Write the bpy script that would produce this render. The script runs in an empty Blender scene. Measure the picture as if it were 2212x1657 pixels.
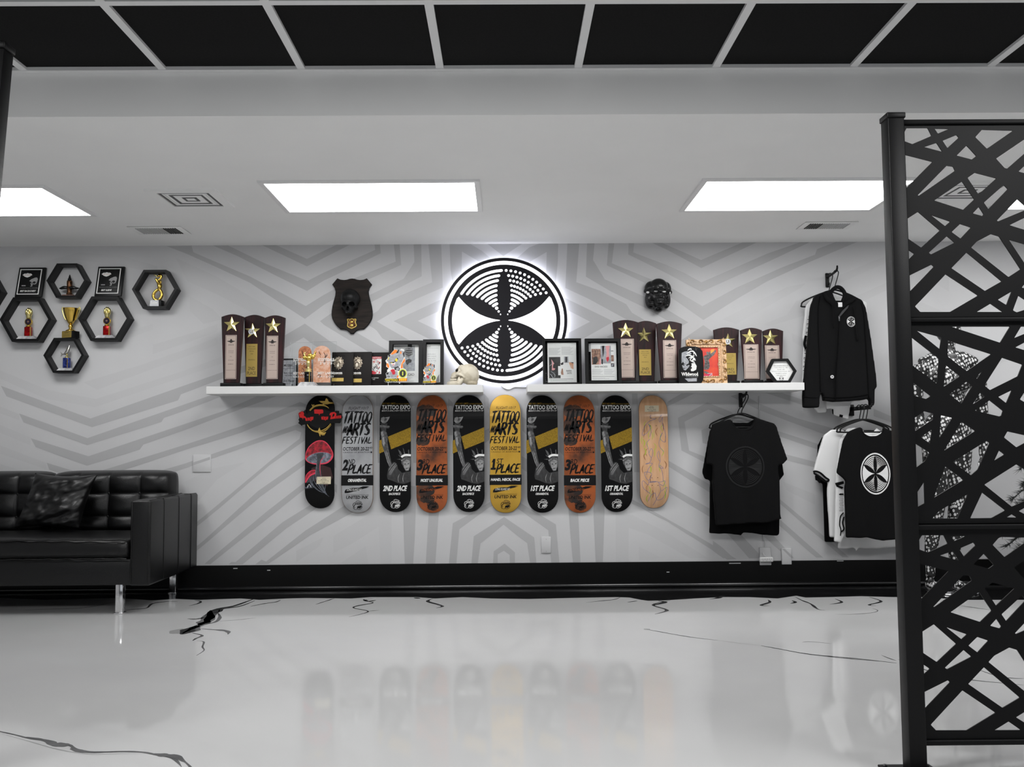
import bpy, bmesh, math, random
from math import sin, cos, pi, radians, sqrt, atan2, exp
from mathutils import Vector, Matrix, noise
from mathutils.geometry import tessellate_polygon
D = bpy.data
S = bpy.context.scene
COL = S.collection
random.seed(7)

# ------------------------------------------------------------------ camera
FPX = 2000.0
CAMY, CAMZ = -6.64, 1.013
cam = D.objects.new('camera', D.cameras.new('camera'))
COL.objects.link(cam)
cam.data.sensor_width = 36.0
cam.data.lens = 36.0 * FPX / 2212.0
cam.data.clip_start = 0.05
RC = Matrix.Rotation(radians(-0.46), 3, 'Z') @ Matrix.Rotation(radians(90 + 3.78), 3, 'X') @ Matrix.Rotation(radians(-0.42), 3, 'Z')
cam.matrix_world = Matrix.Translation((0, CAMY, CAMZ)) @ RC.to_4x4()
S.camera = cam
CO = Vector((0, CAMY, CAMZ))

def ray(px, py):
    return RC @ Vector(((px - 1106.0) / FPX, -(py - 828.5) / FPX, -1.0))
def P(px, py, Y=0.0):            # where the line of sight meets the upright plane y = Y
    d = ray(px, py); t = (Y - CAMY) / d.y
    return CO + d * t
def F(px, py, z=0.0):            # where it meets a level plane
    d = ray(px, py); t = (z - CAMZ) / d.z
    return CO + d * t
def W(pts, Y=0.0):               # traced outline -> (x, z) metres in the plane y = Y
    r = []
    for p in pts:
        q = P(p[0], p[1], Y); r.append((q.x, q.z))
    return r

# ------------------------------------------------------------------ materials
def lin(c):
    c = c / 255.0
    return c / 12.92 if c <= 0.04045 else ((c + 0.055) / 1.055) ** 2.4
MATS = {}
def mat(name, rgb=(200, 200, 200), rough=0.5, metal=0.0, spec=0.5, emit=0.0, noise_amt=0.0, noise_scale=20.0, noise_stretch=(1, 1, 1),
        rgb2=None, bump=0.0, bump_scale=200.0, coat=0.0, trans=0.0, alpha=1.0, sheen=0.0, ior=1.5, detail=4.0, ramp=(0.35, 0.65)):
    m = D.materials.new(name); m.use_nodes = True
    nt = m.node_tree; b = nt.nodes['Principled BSDF']
    col = (lin(rgb[0]), lin(rgb[1]), lin(rgb[2]), 1)
    b.inputs['Base Color'].default_value = col
    b.inputs['Roughness'].default_value = rough
    b.inputs['Metallic'].default_value = metal
    b.inputs['Specular IOR Level'].default_value = spec
    b.inputs['IOR'].default_value = ior
    b.inputs['Coat Weight'].default_value = coat
    b.inputs['Coat Roughness'].default_value = 0.08
    b.inputs['Transmission Weight'].default_value = trans
    b.inputs['Alpha'].default_value = alpha
    b.inputs['Sheen Weight'].default_value = sheen
    if emit:
        b.inputs['Emission Color'].default_value = col
        b.inputs['Emission Strength'].default_value = emit
    tc = None
    if noise_amt or rgb2 or bump:
        tc = nt.nodes.new('ShaderNodeTexCoord')
    if noise_amt or rgb2:
        mp = nt.nodes.new('ShaderNodeMapping'); mp.inputs['Scale'].default_value = noise_stretch
        nt.links.new(tc.outputs['Object'], mp.inputs['Vector'])
        n = nt.nodes.new('ShaderNodeTexNoise'); n.inputs['Scale'].default_value = noise_scale; n.inputs['Detail'].default_value = detail
        nt.links.new(mp.outputs[0], n.inputs['Vector'])
        r = nt.nodes.new('ShaderNodeValToRGB')
        r.color_ramp.elements[0].position = ramp[0]; r.color_ramp.elements[1].position = ramp[1]
        c2 = rgb2 or tuple(max(0, v * (1 - noise_amt)) for v in rgb)
        r.color_ramp.elements[0].color = col
        r.color_ramp.elements[1].color = (lin(c2[0]), lin(c2[1]), lin(c2[2]), 1)
        nt.links.new(n.outputs['Fac'], r.inputs['Fac'])
        nt.links.new(r.outputs['Color'], b.inputs['Base Color'])
    if bump:
        n2 = nt.nodes.new('ShaderNodeTexNoise'); n2.inputs['Scale'].default_value = bump_scale; n2.inputs['Detail'].default_value = 5
        nt.links.new(tc.outputs['Object'], n2.inputs['Vector'])
        bp = nt.nodes.new('ShaderNodeBump'); bp.inputs['Strength'].default_value = bump; bp.inputs['Distance'].default_value = 0.004
        nt.links.new(n2.outputs['Fac'], bp.inputs['Height']); nt.links.new(bp.outputs['Normal'], b.inputs['Normal'])
    MATS[name] = m
    return m

# ------------------------------------------------------------------ mesh builder
TEXT = {}
def text_tris(s, bold=0.0):
    k = (s, bold)
    if k not in TEXT:
        cu = D.curves.new('lettering', 'FONT'); cu.body = s; cu.resolution_u = 2; cu.offset = bold
        ob = D.objects.new('lettering', cu); COL.objects.link(ob)
        dg = bpy.context.evaluated_depsgraph_get(); dg.update()
        me = D.meshes.new_from_object(ob.evaluated_get(dg))
        vs = [(v.co.x, v.co.y) for v in me.vertices]; fs = [tuple(p.vertices) for p in me.polygons]
        D.objects.remove(ob); D.meshes.remove(me); D.curves.remove(cu)
        x0 = min(v[0] for v in vs); x1 = max(v[0] for v in vs); y0 = min(v[1] for v in vs); y1 = max(v[1] for v in vs)
        vs = [((x - x0) / max(x1 - x0, 1e-6), (y - y0) / max(y1 - y0, 1e-6)) for x, y in vs]
        TEXT[k] = (vs, fs)
    return TEXT[k]

def cr(pts, n=6, closed=False):  # smooth curve through points (any dimension)
    out = []; N = len(pts)
    rng = range(N) if closed else range(N - 1)
    for i in rng:
        if closed:
            p0, p1, p2, p3 = pts[(i - 1) % N], pts[i], pts[(i + 1) % N], pts[(i + 2) % N]
        else:
            p0, p1, p2, p3 = pts[max(i - 1, 0)], pts[i], pts[i + 1], pts[min(i + 2, N - 1)]
        for k in range(n):
            t = k / n
            out.append(tuple(0.5 * ((2 * b) + (-a + c) * t + (2 * a - 5 * b + 4 * c - d) * t * t + (-a + 3 * b - 3 * c + d) * t ** 3)
                             for a, b, c, d in zip(p0, p1, p2, p3)))
    if not closed: out.append(tuple(pts[-1]))
    return out

def circ(cx, cz, r, n=24, rz=None, a0=0.0):
    rz = rz or r
    return [(cx + r * cos(a0 + 2 * pi * i / n), cz + rz * sin(a0 + 2 * pi * i / n)) for i in range(n)]

def inset(poly, d):
    n = len(poly); area = sum(poly[i][0] * poly[(i + 1) % n][1] - poly[(i + 1) % n][0] * poly[i][1] for i in range(n))
    s = 1 if area > 0 else -1; out = []
    for i in range(n):
        a, b, c = Vector(poly[i - 1]), Vector(poly[i]), Vector(poly[(i + 1) % n])
        e1 = (b - a); e2 = (c - b)
        if e1.length < 1e-9 or e2.length < 1e-9: out.append(tuple(b)); continue
        e1.normalize(); e2.normalize()
        n1 = Vector((-e1.y, e1.x)) * s; n2 = Vector((-e2.y, e2.x)) * s
        m = n1 + n2
        if m.length < 1e-6: m = n1
        m.normalize(); k = max(m.dot(n1), 0.35)
        out.append(tuple(b + m * (d / k)))
    return out

class MB:
    def __init__(s): s.v = []; s.f = []; s.m = []; s.s = []
    def add(s, vs, fs, m, smooth=False):
        o = len(s.v); s.v += [tuple(v) for v in vs]
        for f in fs: s.f.append(tuple(i + o for i in f)); s.m.append(m); s.s.append(smooth)
        return s
    def flat(s, poly, y, m):
        t = tessellate_polygon([[Vector((p[0], p[1], 0)) for p in poly]])
        return s.add([(p[0], y, p[1]) for p in poly], t, m)
    def floorpoly(s, poly, z, m):
        t = tessellate_polygon([[Vector((p[0], p[1], 0)) for p in poly]])
        return s.add([(p[0], p[1], z) for p in poly], t, m)
    def prism(s, poly, y0, y1, m, bev=0.0, side=None, smooth=False):
        n = len(poly); t = tessellate_polygon([[Vector((p[0], p[1], 0)) for p in poly]])
        if bev:
            fr = inset(poly, bev); y0b = y0 + bev * (1 if y1 > y0 else -1)
            s.add([(p[0], y0, p[1]) for p in fr], t, m)
            vs = [(p[0], y0, p[1]) for p in fr] + [(p[0], y0b, p[1]) for p in poly]
            s.add(vs, [(i, (i + 1) % n, n + (i + 1) % n, n + i) for i in range(n)], side or m, smooth)
        else:
            y0b = y0; s.add([(p[0], y0, p[1]) for p in poly], t, m)
        vs = [(p[0], y0b, p[1]) for p in poly] + [(p[0], y1, p[1]) for p in poly]
        s.add(vs, [(i, (i + 1) % n, n + (i + 1) % n, n + i) for i in range(n)], side or m, smooth)
        s.add([(p[0], y1, p[1]) for p in poly], t, side or m)
        return s
    def ringprism(s, outer, inner, y0, y1, m):   # frame: same-count outer and inner outlines
        n = len(outer); q = lambda pl, y: [(p[0], y, p[1]) for p in pl]
        vs = q(outer, y0) + q(inner, y0) + q(inner, y1) + q(outer, y1)
        fs = []
        for i in range(n):
            j = (i + 1) % n
            for k in range(4):
                k2 = (k + 1) % 4
                fs.append((k * n + i, k * n + j, k2 * n + j, k2 * n + i))
        return s.add(vs, fs, m)
    def box(s, x0, x1, y0, y1, z0, z1, m, bev=0.0, seg=2, smooth=None):
        bm = bmesh.new(); bmesh.ops.create_cube(bm, size=1)
        for v in bm.verts:
            v.co = Vector(((x0 + x1) / 2 + v.co.x * (x1 - x0), (y0 + y1) / 2 + v.co.y * (y1 - y0), (z0 + z1) / 2 + v.co.z * (z1 - z0)))
        if bev: bmesh.ops.bevel(bm, geom=bm.edges[:], offset=bev, segments=seg, affect='EDGES', profile=0.5)
        bm.verts.index_update()
        s.add([v.co[:] for v in bm.verts], [[v.index for v in f.verts] for f in bm.faces], m, bool(bev) if smooth is None else smooth)
        bm.free(); return s
    def lathe(s, prof, c, m, n=24, smooth=True):
        vs = []; fs = []
        for r, z in prof:
            for i in range(n): vs.append((c[0] + r * cos(2 * pi * i / n), c[1] + r * sin(2 * pi * i / n), c[2] + z))
        for k in range(len(prof) - 1):
            for i in range(n):
                j = (i + 1) % n; fs.append((k * n + i, k * n + j, (k + 1) * n + j, (k + 1) * n + i))
        if prof[0][0] > 1e-6: fs.append(tuple(range(n - 1, -1, -1)))
        if prof[-1][0] > 1e-6: fs.append(tuple(range((len(prof) - 1) * n, len(prof) * n)))
        return s.add(vs, fs, m, smooth)
    def ell(s, c, r, m, n=20, k=12, fn=None):
        vs = []; fs = []
        r = r if hasattr(r, '__len__') else (r, r, r)
        for a in range(k + 1):
            th = pi * a / k
            for i in range(n):
                ph = 2 * pi * i / n
                d = Vector((sin(th) * cos(ph), sin(th) * sin(ph), cos(th)))
                p = Vector((d.x * r[0], d.y * r[1], d.z * r[2]))
                if fn: p = fn(p, d)
                vs.append((c[0] + p.x, c[1] + p.y, c[2] + p.z))
        for a in range(k):
            for i in range(n):
                j = (i + 1) % n; fs.append((a * n + i, a * n + j, (a + 1) * n + j, (a + 1) * n + i))
        return s.add(vs, fs, m, True)
    def tube(s, pts, r, m, n=8, closed=False, smooth=True, flatten=1.0):
        pts = [Vector(p) for p in pts]; N = len(pts)
        rr = r if hasattr(r, '__len__') else [r] * N
        T = []
        for i in range(N):
            a = pts[i - 1] if (i or closed) else pts[0]; b = pts[(i + 1) % N] if (i < N - 1 or closed) else pts[-1]
            t = (b - a); T.append(t.normalized() if t.length > 1e-9 else Vector((0, 0, 1)))
        up = Vector((0, 1, 0)) if abs(T[0].y) < 0.9 else Vector((1, 0, 0))
        nrm = (up - T[0] * up.dot(T[0])).normalized(); vs = []; fs = []
        for i in range(N):
            nrm = (nrm - T[i] * nrm.dot(T[i])).normalized(); bn = T[i].cross(nrm)
            for k in range(n):
                a = 2 * pi * k / n; vs.append(pts[i] + (nrm * cos(a) * flatten + bn * sin(a)) * rr[i])
        for i in range(N if closed else N - 1):
            i2 = (i + 1) % N
            for k in range(n):
                k2 = (k + 1) % n; fs.append((i * n + k, i * n + k2, i2 * n + k2, i2 * n + k))
        if not closed: fs.append(tuple(range(n))); fs.append(tuple((N - 1) * n + k for k in range(n)))
        return s.add(vs, fs, m, smooth)
    def ribbon(s, pts, w, y, m, taper=None):
        N = len(pts); w = w if hasattr(w, '__len__') else [w] * N
        if taper:
            w = [w[i] * min(1, taper + (1 - taper) * min(i, N - 1 - i) / max(1, N * 0.25)) for i in range(N)]
        vs = []
        for i in range(N):
            a = Vector(pts[max(i - 1, 0)][:2]); b = Vector(pts[min(i + 1, N - 1)][:2]); t = b - a
            if t.length < 1e-9: t = Vector((1, 0))
            t.normalize(); nx, nz = -t.y, t.x; x, z = pts[i][:2]
            vs += [(x + nx * w[i] / 2, y, z + nz * w[i] / 2), (x - nx * w[i] / 2, y, z - nz * w[i] / 2)]
        return s.add(vs, [(2 * i, 2 * i + 1, 2 * i + 3, 2 * i + 2) for i in range(N - 1)], m)
    def text(s, t, x0, x1, z0, z1, y, m, shear=0.0, bold=0.0, slope=0.0):
        vs, fs = text_tris(t, bold)
        return s.add([(x0 + (x1 - x0) * a + shear * (b - 0.5) * (z1 - z0), y, z0 + (z1 - z0) * b + slope * (x1 - x0) * (a - .5)) for a, b in vs], fs, m)
    def grid(s, fn, nu, nv, m, smooth=True, closed_u=False):
        vs = [fn(i / nu, j / nv) for j in range(nv + 1) for i in range(nu + 1)]; fs = []
        for j in range(nv):
            for i in range(nu):
                a = j * (nu + 1) + i; fs.append((a, a + 1, a + nu + 2, a + nu + 1))
        return s.add(vs, fs, m, smooth)
    def fill(s, polys, y, ext, m):               # filled outline with holes, given thickness 2*ext
        cu = D.curves.new('outline', 'CURVE'); cu.dimensions = '2D'; cu.fill_mode = 'BOTH'; cu.extrude = ext
        for pl in polys:
            sp = cu.splines.new('POLY'); sp.points.add(len(pl) - 1); sp.use_cyclic_u = True
            for q, p in zip(sp.points, pl): q.co = (p[0], p[1], 0, 1)
        ob = D.objects.new('outline', cu); COL.objects.link(ob)
        dg = bpy.context.evaluated_depsgraph_get(); dg.update()
        me = D.meshes.new_from_object(ob.evaluated_get(dg))
        s.add([(v.co.x, y - v.co.z, v.co.y) for v in me.vertices], [tuple(p.vertices) for p in me.polygons], m)
        D.objects.remove(ob); D.meshes.remove(me); D.curves.remove(cu)
        return s
    def join(s, o):
        k = len(s.v); s.v += o.v; s.f += [tuple(i + k for i in f) for f in o.f]; s.m += o.m; s.s += o.s; return s
    def warp(s, fn): s.v = [tuple(fn(Vector(v))) for v in s.v]; return s
    def cut(s, zs):                              # slice along level lines so flat prints can bend
        bm = bmesh.new(); vv = [bm.verts.new(v) for v in s.v]; names = sorted(set(s.m))
        for f, m, sm in zip(s.f, s.m, s.s):
            try:
                q = bm.faces.new([vv[i] for i in f]); q.material_index = names.index(m); q.smooth = sm
            except ValueError: pass
        for z in zs:
            bmesh.ops.bisect_plane(bm, geom=bm.verts[:] + bm.edges[:] + bm.faces[:], plane_co=(0, 0, z), plane_no=(0, 0, 1), dist=1e-6)
        bm.verts.index_update()
        s.v = [v.co[:] for v in bm.verts]; s.f = [tuple(v.index for v in f.verts) for f in bm.faces]
        s.m = [names[f.material_index] for f in bm.faces]; s.s = [f.smooth for f in bm.faces]
        bm.free(); return s
    def build(s, name, parent=None, world=True, recalc=True, weld=False):
        off = Vector((0, 0, 0)); p = parent
        while world and p is not None: off += p.location; p = p.parent
        names = []
        for m in s.m:
            if m not in names: names.append(m)
        me = D.meshes.new(name)
        me.from_pydata([(v[0] - off.x, v[1] - off.y, v[2] - off.z) for v in s.v], [], s.f)
        for n in names: me.materials.append(MATS[n])
        me.polygons.foreach_set('material_index', [names.index(m) for m in s.m])
        me.polygons.foreach_set('use_smooth', s.s)
        if recalc or weld:
            bm = bmesh.new(); bm.from_mesh(me)
            if weld: bmesh.ops.remove_doubles(bm, verts=bm.verts[:], dist=1e-5)
            bmesh.ops.recalc_face_normals(bm, faces=bm.faces[:]); bm.to_mesh(me); bm.free()
        me.update()
        o = D.objects.new(name, me); COL.objects.link(o)
        if parent is not None: o.parent = parent
        return o

def thing(name, label, cat, loc=(0, 0, 0), group=None, rotz=0.0):
    o = D.objects.new(name, None); o.empty_display_size = 0.05; COL.objects.link(o)
    o.location = loc; o.rotation_euler = (0, 0, rotz)
    o['label'] = label; o['category'] = cat
    if group: o['group'] = group
    return o
def tag(o, label, cat, group=None):
    o['label'] = label; o['category'] = cat
    if group: o['group'] = group
    return o
def struct(o): o['kind'] = 'structure'; return o
def children(o): return [c for c in D.objects if c.parent == o]
def dup(o, loc, label, rotz=None, skip=()):
    r = o.copy(); COL.objects.link(r); r.location = loc; r['label'] = label
    if rotz is not None: r.rotation_euler = (0, 0, rotz)
    for ch in children(o):
        if ch.name.split('.')[0] in skip: continue
        c = ch.copy(); COL.objects.link(c); c.parent = r
        for g in children(ch):
            q = g.copy(); COL.objects.link(q); q.parent = c
    return r
# ------------------------------------------------------------------ palette
mat('wall_white', (202, 202, 203), 0.55, spec=0.3, noise_amt=0.015, noise_scale=3)
mat('wall_grey', (178, 178, 179), 0.4, spec=0.4)
mat('wall_faint', (196, 196, 197), 0.45, spec=0.4)
mat('ceiling_white', (246, 246, 245), 0.7, spec=0.2, noise_amt=0.012, noise_scale=2)
mat('tile_black', (24, 24, 24), 0.85, spec=0.15, noise_amt=0.25, noise_scale=120)
mat('grid_white', (232, 232, 232), 0.5)
mat('floor_white', (187, 187, 187), 0.05, spec=0.22, noise_amt=0.05, noise_scale=0.7)
mat('floor_vein', (70, 70, 71), 0.1, rgb2=(25, 25, 26), noise_scale=14, coat=0.3)
mat('floor_vein_pale', (158, 158, 158), 0.1, coat=0.3)
mat('floor_black', (13, 13, 14), 0.12, spec=0.5, rgb2=(34, 34, 36), noise_scale=7, noise_stretch=(0.5, 3, 1), ramp=(0.55, 0.75))
mat('baseboard_black', (9, 9, 9), 0.4, spec=0.2)
mat('lens', (255, 255, 255), 0.4, emit=7.0)
mat('sign_light', (250, 251, 255), 0.4, emit=1.25)
mat('sign_halo', (238, 240, 255), 0.4, emit=11.0)
mat('sign_black', (26, 25, 30), 0.55, spec=0.2)
mat('black_satin', (9, 9, 10), 0.45, spec=0.25)
mat('black_matte', (12, 12, 13), 0.75, spec=0.12)
mat('black_gloss', (10, 10, 11), 0.12, spec=0.5)
mat('white_satin', (212, 212, 211), 0.45)
mat('white_plain', (236, 236, 236), 0.55)
mat('paper', (228, 228, 226), 0.6)
mat('chrome', (225, 225, 226), 0.12, metal=1.0)
mat('steel_dark', (120, 120, 122), 0.3, metal=1.0)
mat('gold', (226, 190, 92), 0.22, metal=1.0)
mat('gold_pale', (236, 222, 150), 0.3, metal=1.0)
mat('gold_satin', (206, 178, 96), 0.42, metal=0.85)
mat('leather', (7, 7, 8), 0.34, spec=0.42, bump=0.25, bump_scale=260)
mat('leather_seam', (7, 7, 7), 0.6)
mat('vent_dark', (20, 20, 20), 0.8)
mat('vent_grey', (84, 84, 84), 0.6)
mat('post_black', (8, 8, 9), 0.42, spec=0.22, bump=0.1, bump_scale=500)
mat('shoe_trim', (26, 26, 27), 0.22, spec=1.0)
mat('front_dark', (60, 60, 62), 0.7)
FRONT_W, WORLD, EXPO = 30.0, 0.3, 0.90
# ------------------------------------------------------------------ room shell
XL, XR, YF = -5.2, 5.2, -9.0
ZC, ZU, YS = 2.468, 2.670, -2.622
# mural bands painted on the back wall, traced corner by corner
BANDS = [
 [(562,527.7),(591,527.2),(663.2,559.3),(734.4,525.4),(762.5,525.4),(700,557),(663.2,575.5)],
 [(456.8,529),(490.3,529),(570,568),(664.1,606.9),(700,588.8),(810.5,539.9),(808.6,524.5),(820.4,524.5),(822.8,547.1),(754,580.6),(700,606),(663.2,628.6),(589.9,592.4),(513.8,553.5)],
 [(360,531.7),(413.9,530.8),(417.5,544.8),(470.4,567.6),(539.2,596.9),(618.9,638.6),(660.5,661.2),(700,636.8),(765.2,601.4),(854.8,565.2),(850.3,524.5),(863,524.5),(866.6,572.5),(790.5,606),(700,658.5),(658.7,688.9),(611.6,658.5),(539.2,610.5),(459.5,573.4),(399.8,547)],
 [(691.3,693.8),(718,675),(801.4,635.8),(872,602.3),(895.2,566.1),(893.4,524.5),(910,524.5),(911,596.9),(803.2,652.1),(742,688),(769.7,718.2),(837.6,757),(872,777),(872,800),(794,759),(700,702)],
 [(778,692),(807.7,676.6),(816.8,671.2),(828.9,654.9),(853.9,643.1),(933.6,610),(925,524.5),(953,524.5),(956.6,621.4),(899.2,645.8),(853.9,671.2),(814,694.7),(878.4,731.8),(930,760),(930,785),(837.6,737.3),(825.8,730.9),(814,714.6),(808.6,710.1)],
 [(850.3,693.8),(955.3,645.8),(985,633),(985,658),(950.8,671),(902.4,693.3),(951.7,717),(985,732),(985,760),(924.5,731)],
 [(971,524.5),(1010.6,523.6),(1040.4,541.7),(1062,560),(1050,580),(1033.2,564.3),(997.9,543.5),(997,600),(985,640),(977,608.7),(973.4,582.4)],
 [(1048.6,523.6),(1134.3,522.7),(1087.3,553.3)],
 [(1173.3,522.7),(1205.9,522.7),(1204.9,564.3),(1201,607.8),(1190,640),(1179.6,600),(1181,544.4),(1147,564.3),(1130,580),(1114,560),(1143.4,534.4)],
 [(1225.8,522.7),(1251.7,522.7),(1244.8,609.6),(1297.3,628.6),(1352.5,657),(1365.2,675.7),(1391.5,691),(1405,700),(1340,740),(1310,728),(1368,698),(1351.6,689.3),(1270.1,644.9),(1221.2,622.3)],
 [(1268.3,522.7),(1284.6,522.7),(1281,561.6),(1306.3,603.3),(1391.5,640.4),(1444.3,670.8),(1486.7,696.4),(1430,728),(1400,728),(1460,700),(1440.3,692),(1395,665.7),(1320.8,630.4),(1265.6,597.8)],
 [(1314.9,522.7),(1327.2,522.7),(1321.7,568.9),(1405.9,603.3),(1452,623),(1517.1,661.5),(1592.1,620.8),(1689.9,577.4),(1760.5,550.2),(1764.9,538.2),(1807.2,522),(1855,521.3),(1752.9,564.3),(1657.3,607.8),(1592.1,645.8),(1519.3,691.4),(1453,644.7),(1391.5,610.5),(1310.9,573.4)],
 [(1358,522.7),(1370.3,522.7),(1367.9,545.3),(1440,572.5),(1480,590.6),(1515,610),(1657.3,548),(1732.3,522),(1751.8,522),(1657.3,566.5),(1515,630.6),(1440,590.4),(1357,549.8)],
 [(1404.1,522.7),(1425.9,522.7),(1514.5,561.7),(1610.6,520.9),(1641,520.9),(1515,579.1),(1440,539.3)],
 [(1325.9,694.7),(1221.2,644),(1200,636),(1200,658),(1228.5,671.2),(1274.7,695),(1228.5,719.1),(1200,732),(1200,756),(1262.9,730)],
 [(658.7,699.2),(713,737.3),(760,764),(800,790),(770,800),(675,743.6),(656,729),(613.4,753.5),(590,768),(590,740),(615.2,724.6)],
 [(1519.3,702.3),(1545,721),(1600,760),(1570,775),(1520,735),(1477,760),(1450,748),(1477,731.6)],
 [(2.2,833.5),(195.6,904.1),(480,804.1),(600,768),(600,784),(480,818.2),(391.1,851.9),(384.6,865),(198.8,923),(14.1,856.3)],
 [(41.3,893.2),(189,946.5),(467,849.8),(530,832),(487.5,853),(400,887),(354.2,903),(348.8,911.7),(189,961.7),(51.1,912.8)],
 [(66.3,946.5),(191.2,985.6),(480,888.9),(562,853),(605,853),(480,898.6),(400,929),(309.6,960.6),(302,971.4),(188,1006.2),(77.1,966)],
 [(221.6,1016),(400,960.7),(520,921),(648.4,868.2),(662.4,874.5),(690,886),(690,905),(643.3,884.6),(520,935),(400,972),(266,1016),(190,1040),(150,1040)],
 [(101,999.7),(143.4,1012.7),(200,1030),(180,1040),(106.5,1014.9)],
 [(334.6,1020.3),(400,1001.2),(643.3,916.3),(668,926),(668,945),(582.5,1005),(476,1096.3),(438,1127.5),(415,1145),(415,1135),(440.6,1115.3),(587.6,992.4),(647.1,948),(648,944),(651,934),(638.3,929),(453,992.4),(400,1012),(369.4,1022)],
 [(656,992.4),(690,970),(726,995),(726,1012),(690,985),(656,1006.3),(562,1073.5),(440.6,1177.4),(415,1198),(415,1188),(440.6,1167.3),(557.2,1060.8)],
 [(654.8,1044.3),(690,1022),(728,1048),(728,1065),(690,1040),(654.8,1059.5),(582.5,1116.6),(454.5,1219),(441.8,1218),(577.4,1104)],
 [(663.6,1095),(700,1072),(720,1080),(686.4,1096.3),(618,1142),(524.2,1219),(493.8,1219),(500,1214),(509,1214.2),(610.4,1128)],
 [(739.7,1095),(780,1070),(790,1092),(761.2,1107.7),(668.7,1157),(580,1218),(552,1219),(564.8,1209),(575,1213),(658.6,1147)],
 [(870.8,1105.3),(868,1050),(898,1050),(898,1105.3),(896,1163),(892.5,1218),(874.5,1218)],
 [(926.2,1108.6),(950,1060),(960,1080),(947.9,1108.6),(940.3,1218),(919.7,1218)],
 [(978.2,1130.3),(1013,1111.8),(1089,1066),(1123.6,1085.8),(1200.8,1133),(1208.4,1216),(1190.7,1216),(1184.3,1145.6),(1120.4,1100),(1089,1081),(1056,1096.7),(992.4,1143.3),(985.8,1218),(969.6,1218)],
 [(1088.9,1116.8),(1154,1161),(1158.8,1218),(1145.3,1218),(1138.8,1173.3),(1087.8,1133.5),(1038,1174),(1031.8,1218),(1018.4,1218),(1023.4,1158.5)],
 [(1090,1174.3),(1112.4,1193.2),(1112.4,1218),(1101.3,1218),(1100.9,1198.7),(1088.3,1190),(1075.3,1197.6),(1074.8,1218),(1065,1218),(1066.6,1191)],
 [(1228.7,1109),(1225,1060),(1245,1060),(1249,1109),(1254,1215),(1237.6,1215)],
 [(1273,850),(1290,850),(1297,900),(1300,1000),(1306,1102.6),(1302.2,1214),(1287,1214),(1282,1102.6),(1284,1000),(1282,900)],
 [(1365,850),(1377,850),(1383,1020),(1370,1020)],
 [(1355,1072),(1365.5,1078.5),(1505,1157),(1591,1207.7),(1570.8,1209),(1444,1128),(1355,1082)],
 [(1445.4,996),(1531.5,1045.5),(1653.8,1138),(1714.6,1205.3),(1702,1205.3),(1640,1150),(1531.5,1063),(1445.4,1008.8),(1400,985),(1400,972)],
 [(1445.4,1050),(1532,1098),(1596,1150),(1640,1197),(1650,1206),(1618,1206),(1575,1157),(1532,1116),(1445.4,1064),(1400,1040),(1400,1026)],
 [(1540,1168),(1560,1182.5),(1585,1206),(1562,1206),(1540,1190)],
 [(1686.7,1124),(1778,1204.5),(1763,1204.5),(1684,1136),(1640,1098),(1645,1088)],
 [(1686.7,1080),(1834,1204),(1820,1204),(1688,1091),(1640,1055),(1645,1047)],
 [(1699.4,982),(1757.7,997),(1800,1008),(1800,1019),(1756.5,1008.9),(1700.7,995),(1650,980),(1650,968)],
 [(1681.7,931.5),(1768,959.4),(1810,973),(1810,985),(1765.3,970.8),(1686.7,944),(1640,928),(1640,916)],
 [(1600,849),(1640,872),(1720,903),(1800.8,926),(1840,940),(1840,952),(1780,938),(1700,909),(1640,886),(1578,856)],
 [(1653.8,849),(1689,849),(1732.4,863),(1780,880),(1780,890),(1732.4,874.5)],
 [(1464.4,903.6),(1527.7,869.4),(1580,890),(1590,902),(1575,903),(1530.3,884.6),(1478.3,911.2),(1488.5,973.3),(1531,990),(1540,1008),(1528,1002),(1472,973.3)],
 [(1515,929),(1538,921.4),(1535,962),(1517.6,956.9)],
 [(1441.6,868.4),(1472,850),(1500,850),(1440,879)],
 [(1887,883),(1922,898),(1980,922),(1980,934),(1922,911),(1887,899)],
 [(714,853),(745,866),(742,878),(716,862)],
 [(812,850),(822,850),(826,1000),(816,1000)],[(890,880),(902,878),(905,1000),(893,1000)],[(968,860),(978,870),(978,940),(968,940)],
 [(1046,850),(1056,862),(1056,885),(1046,872)],[(1128,900),(1138,907),(1138,940),(1128,930)],[(1208,940),(1218,948),(1218,985),(1208,975)],
 [(1047,930),(1057,925),(1057,950),(1047,958)],[(1127,985),(1138,992),(1138,1020),(1127,1012)],
]
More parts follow.
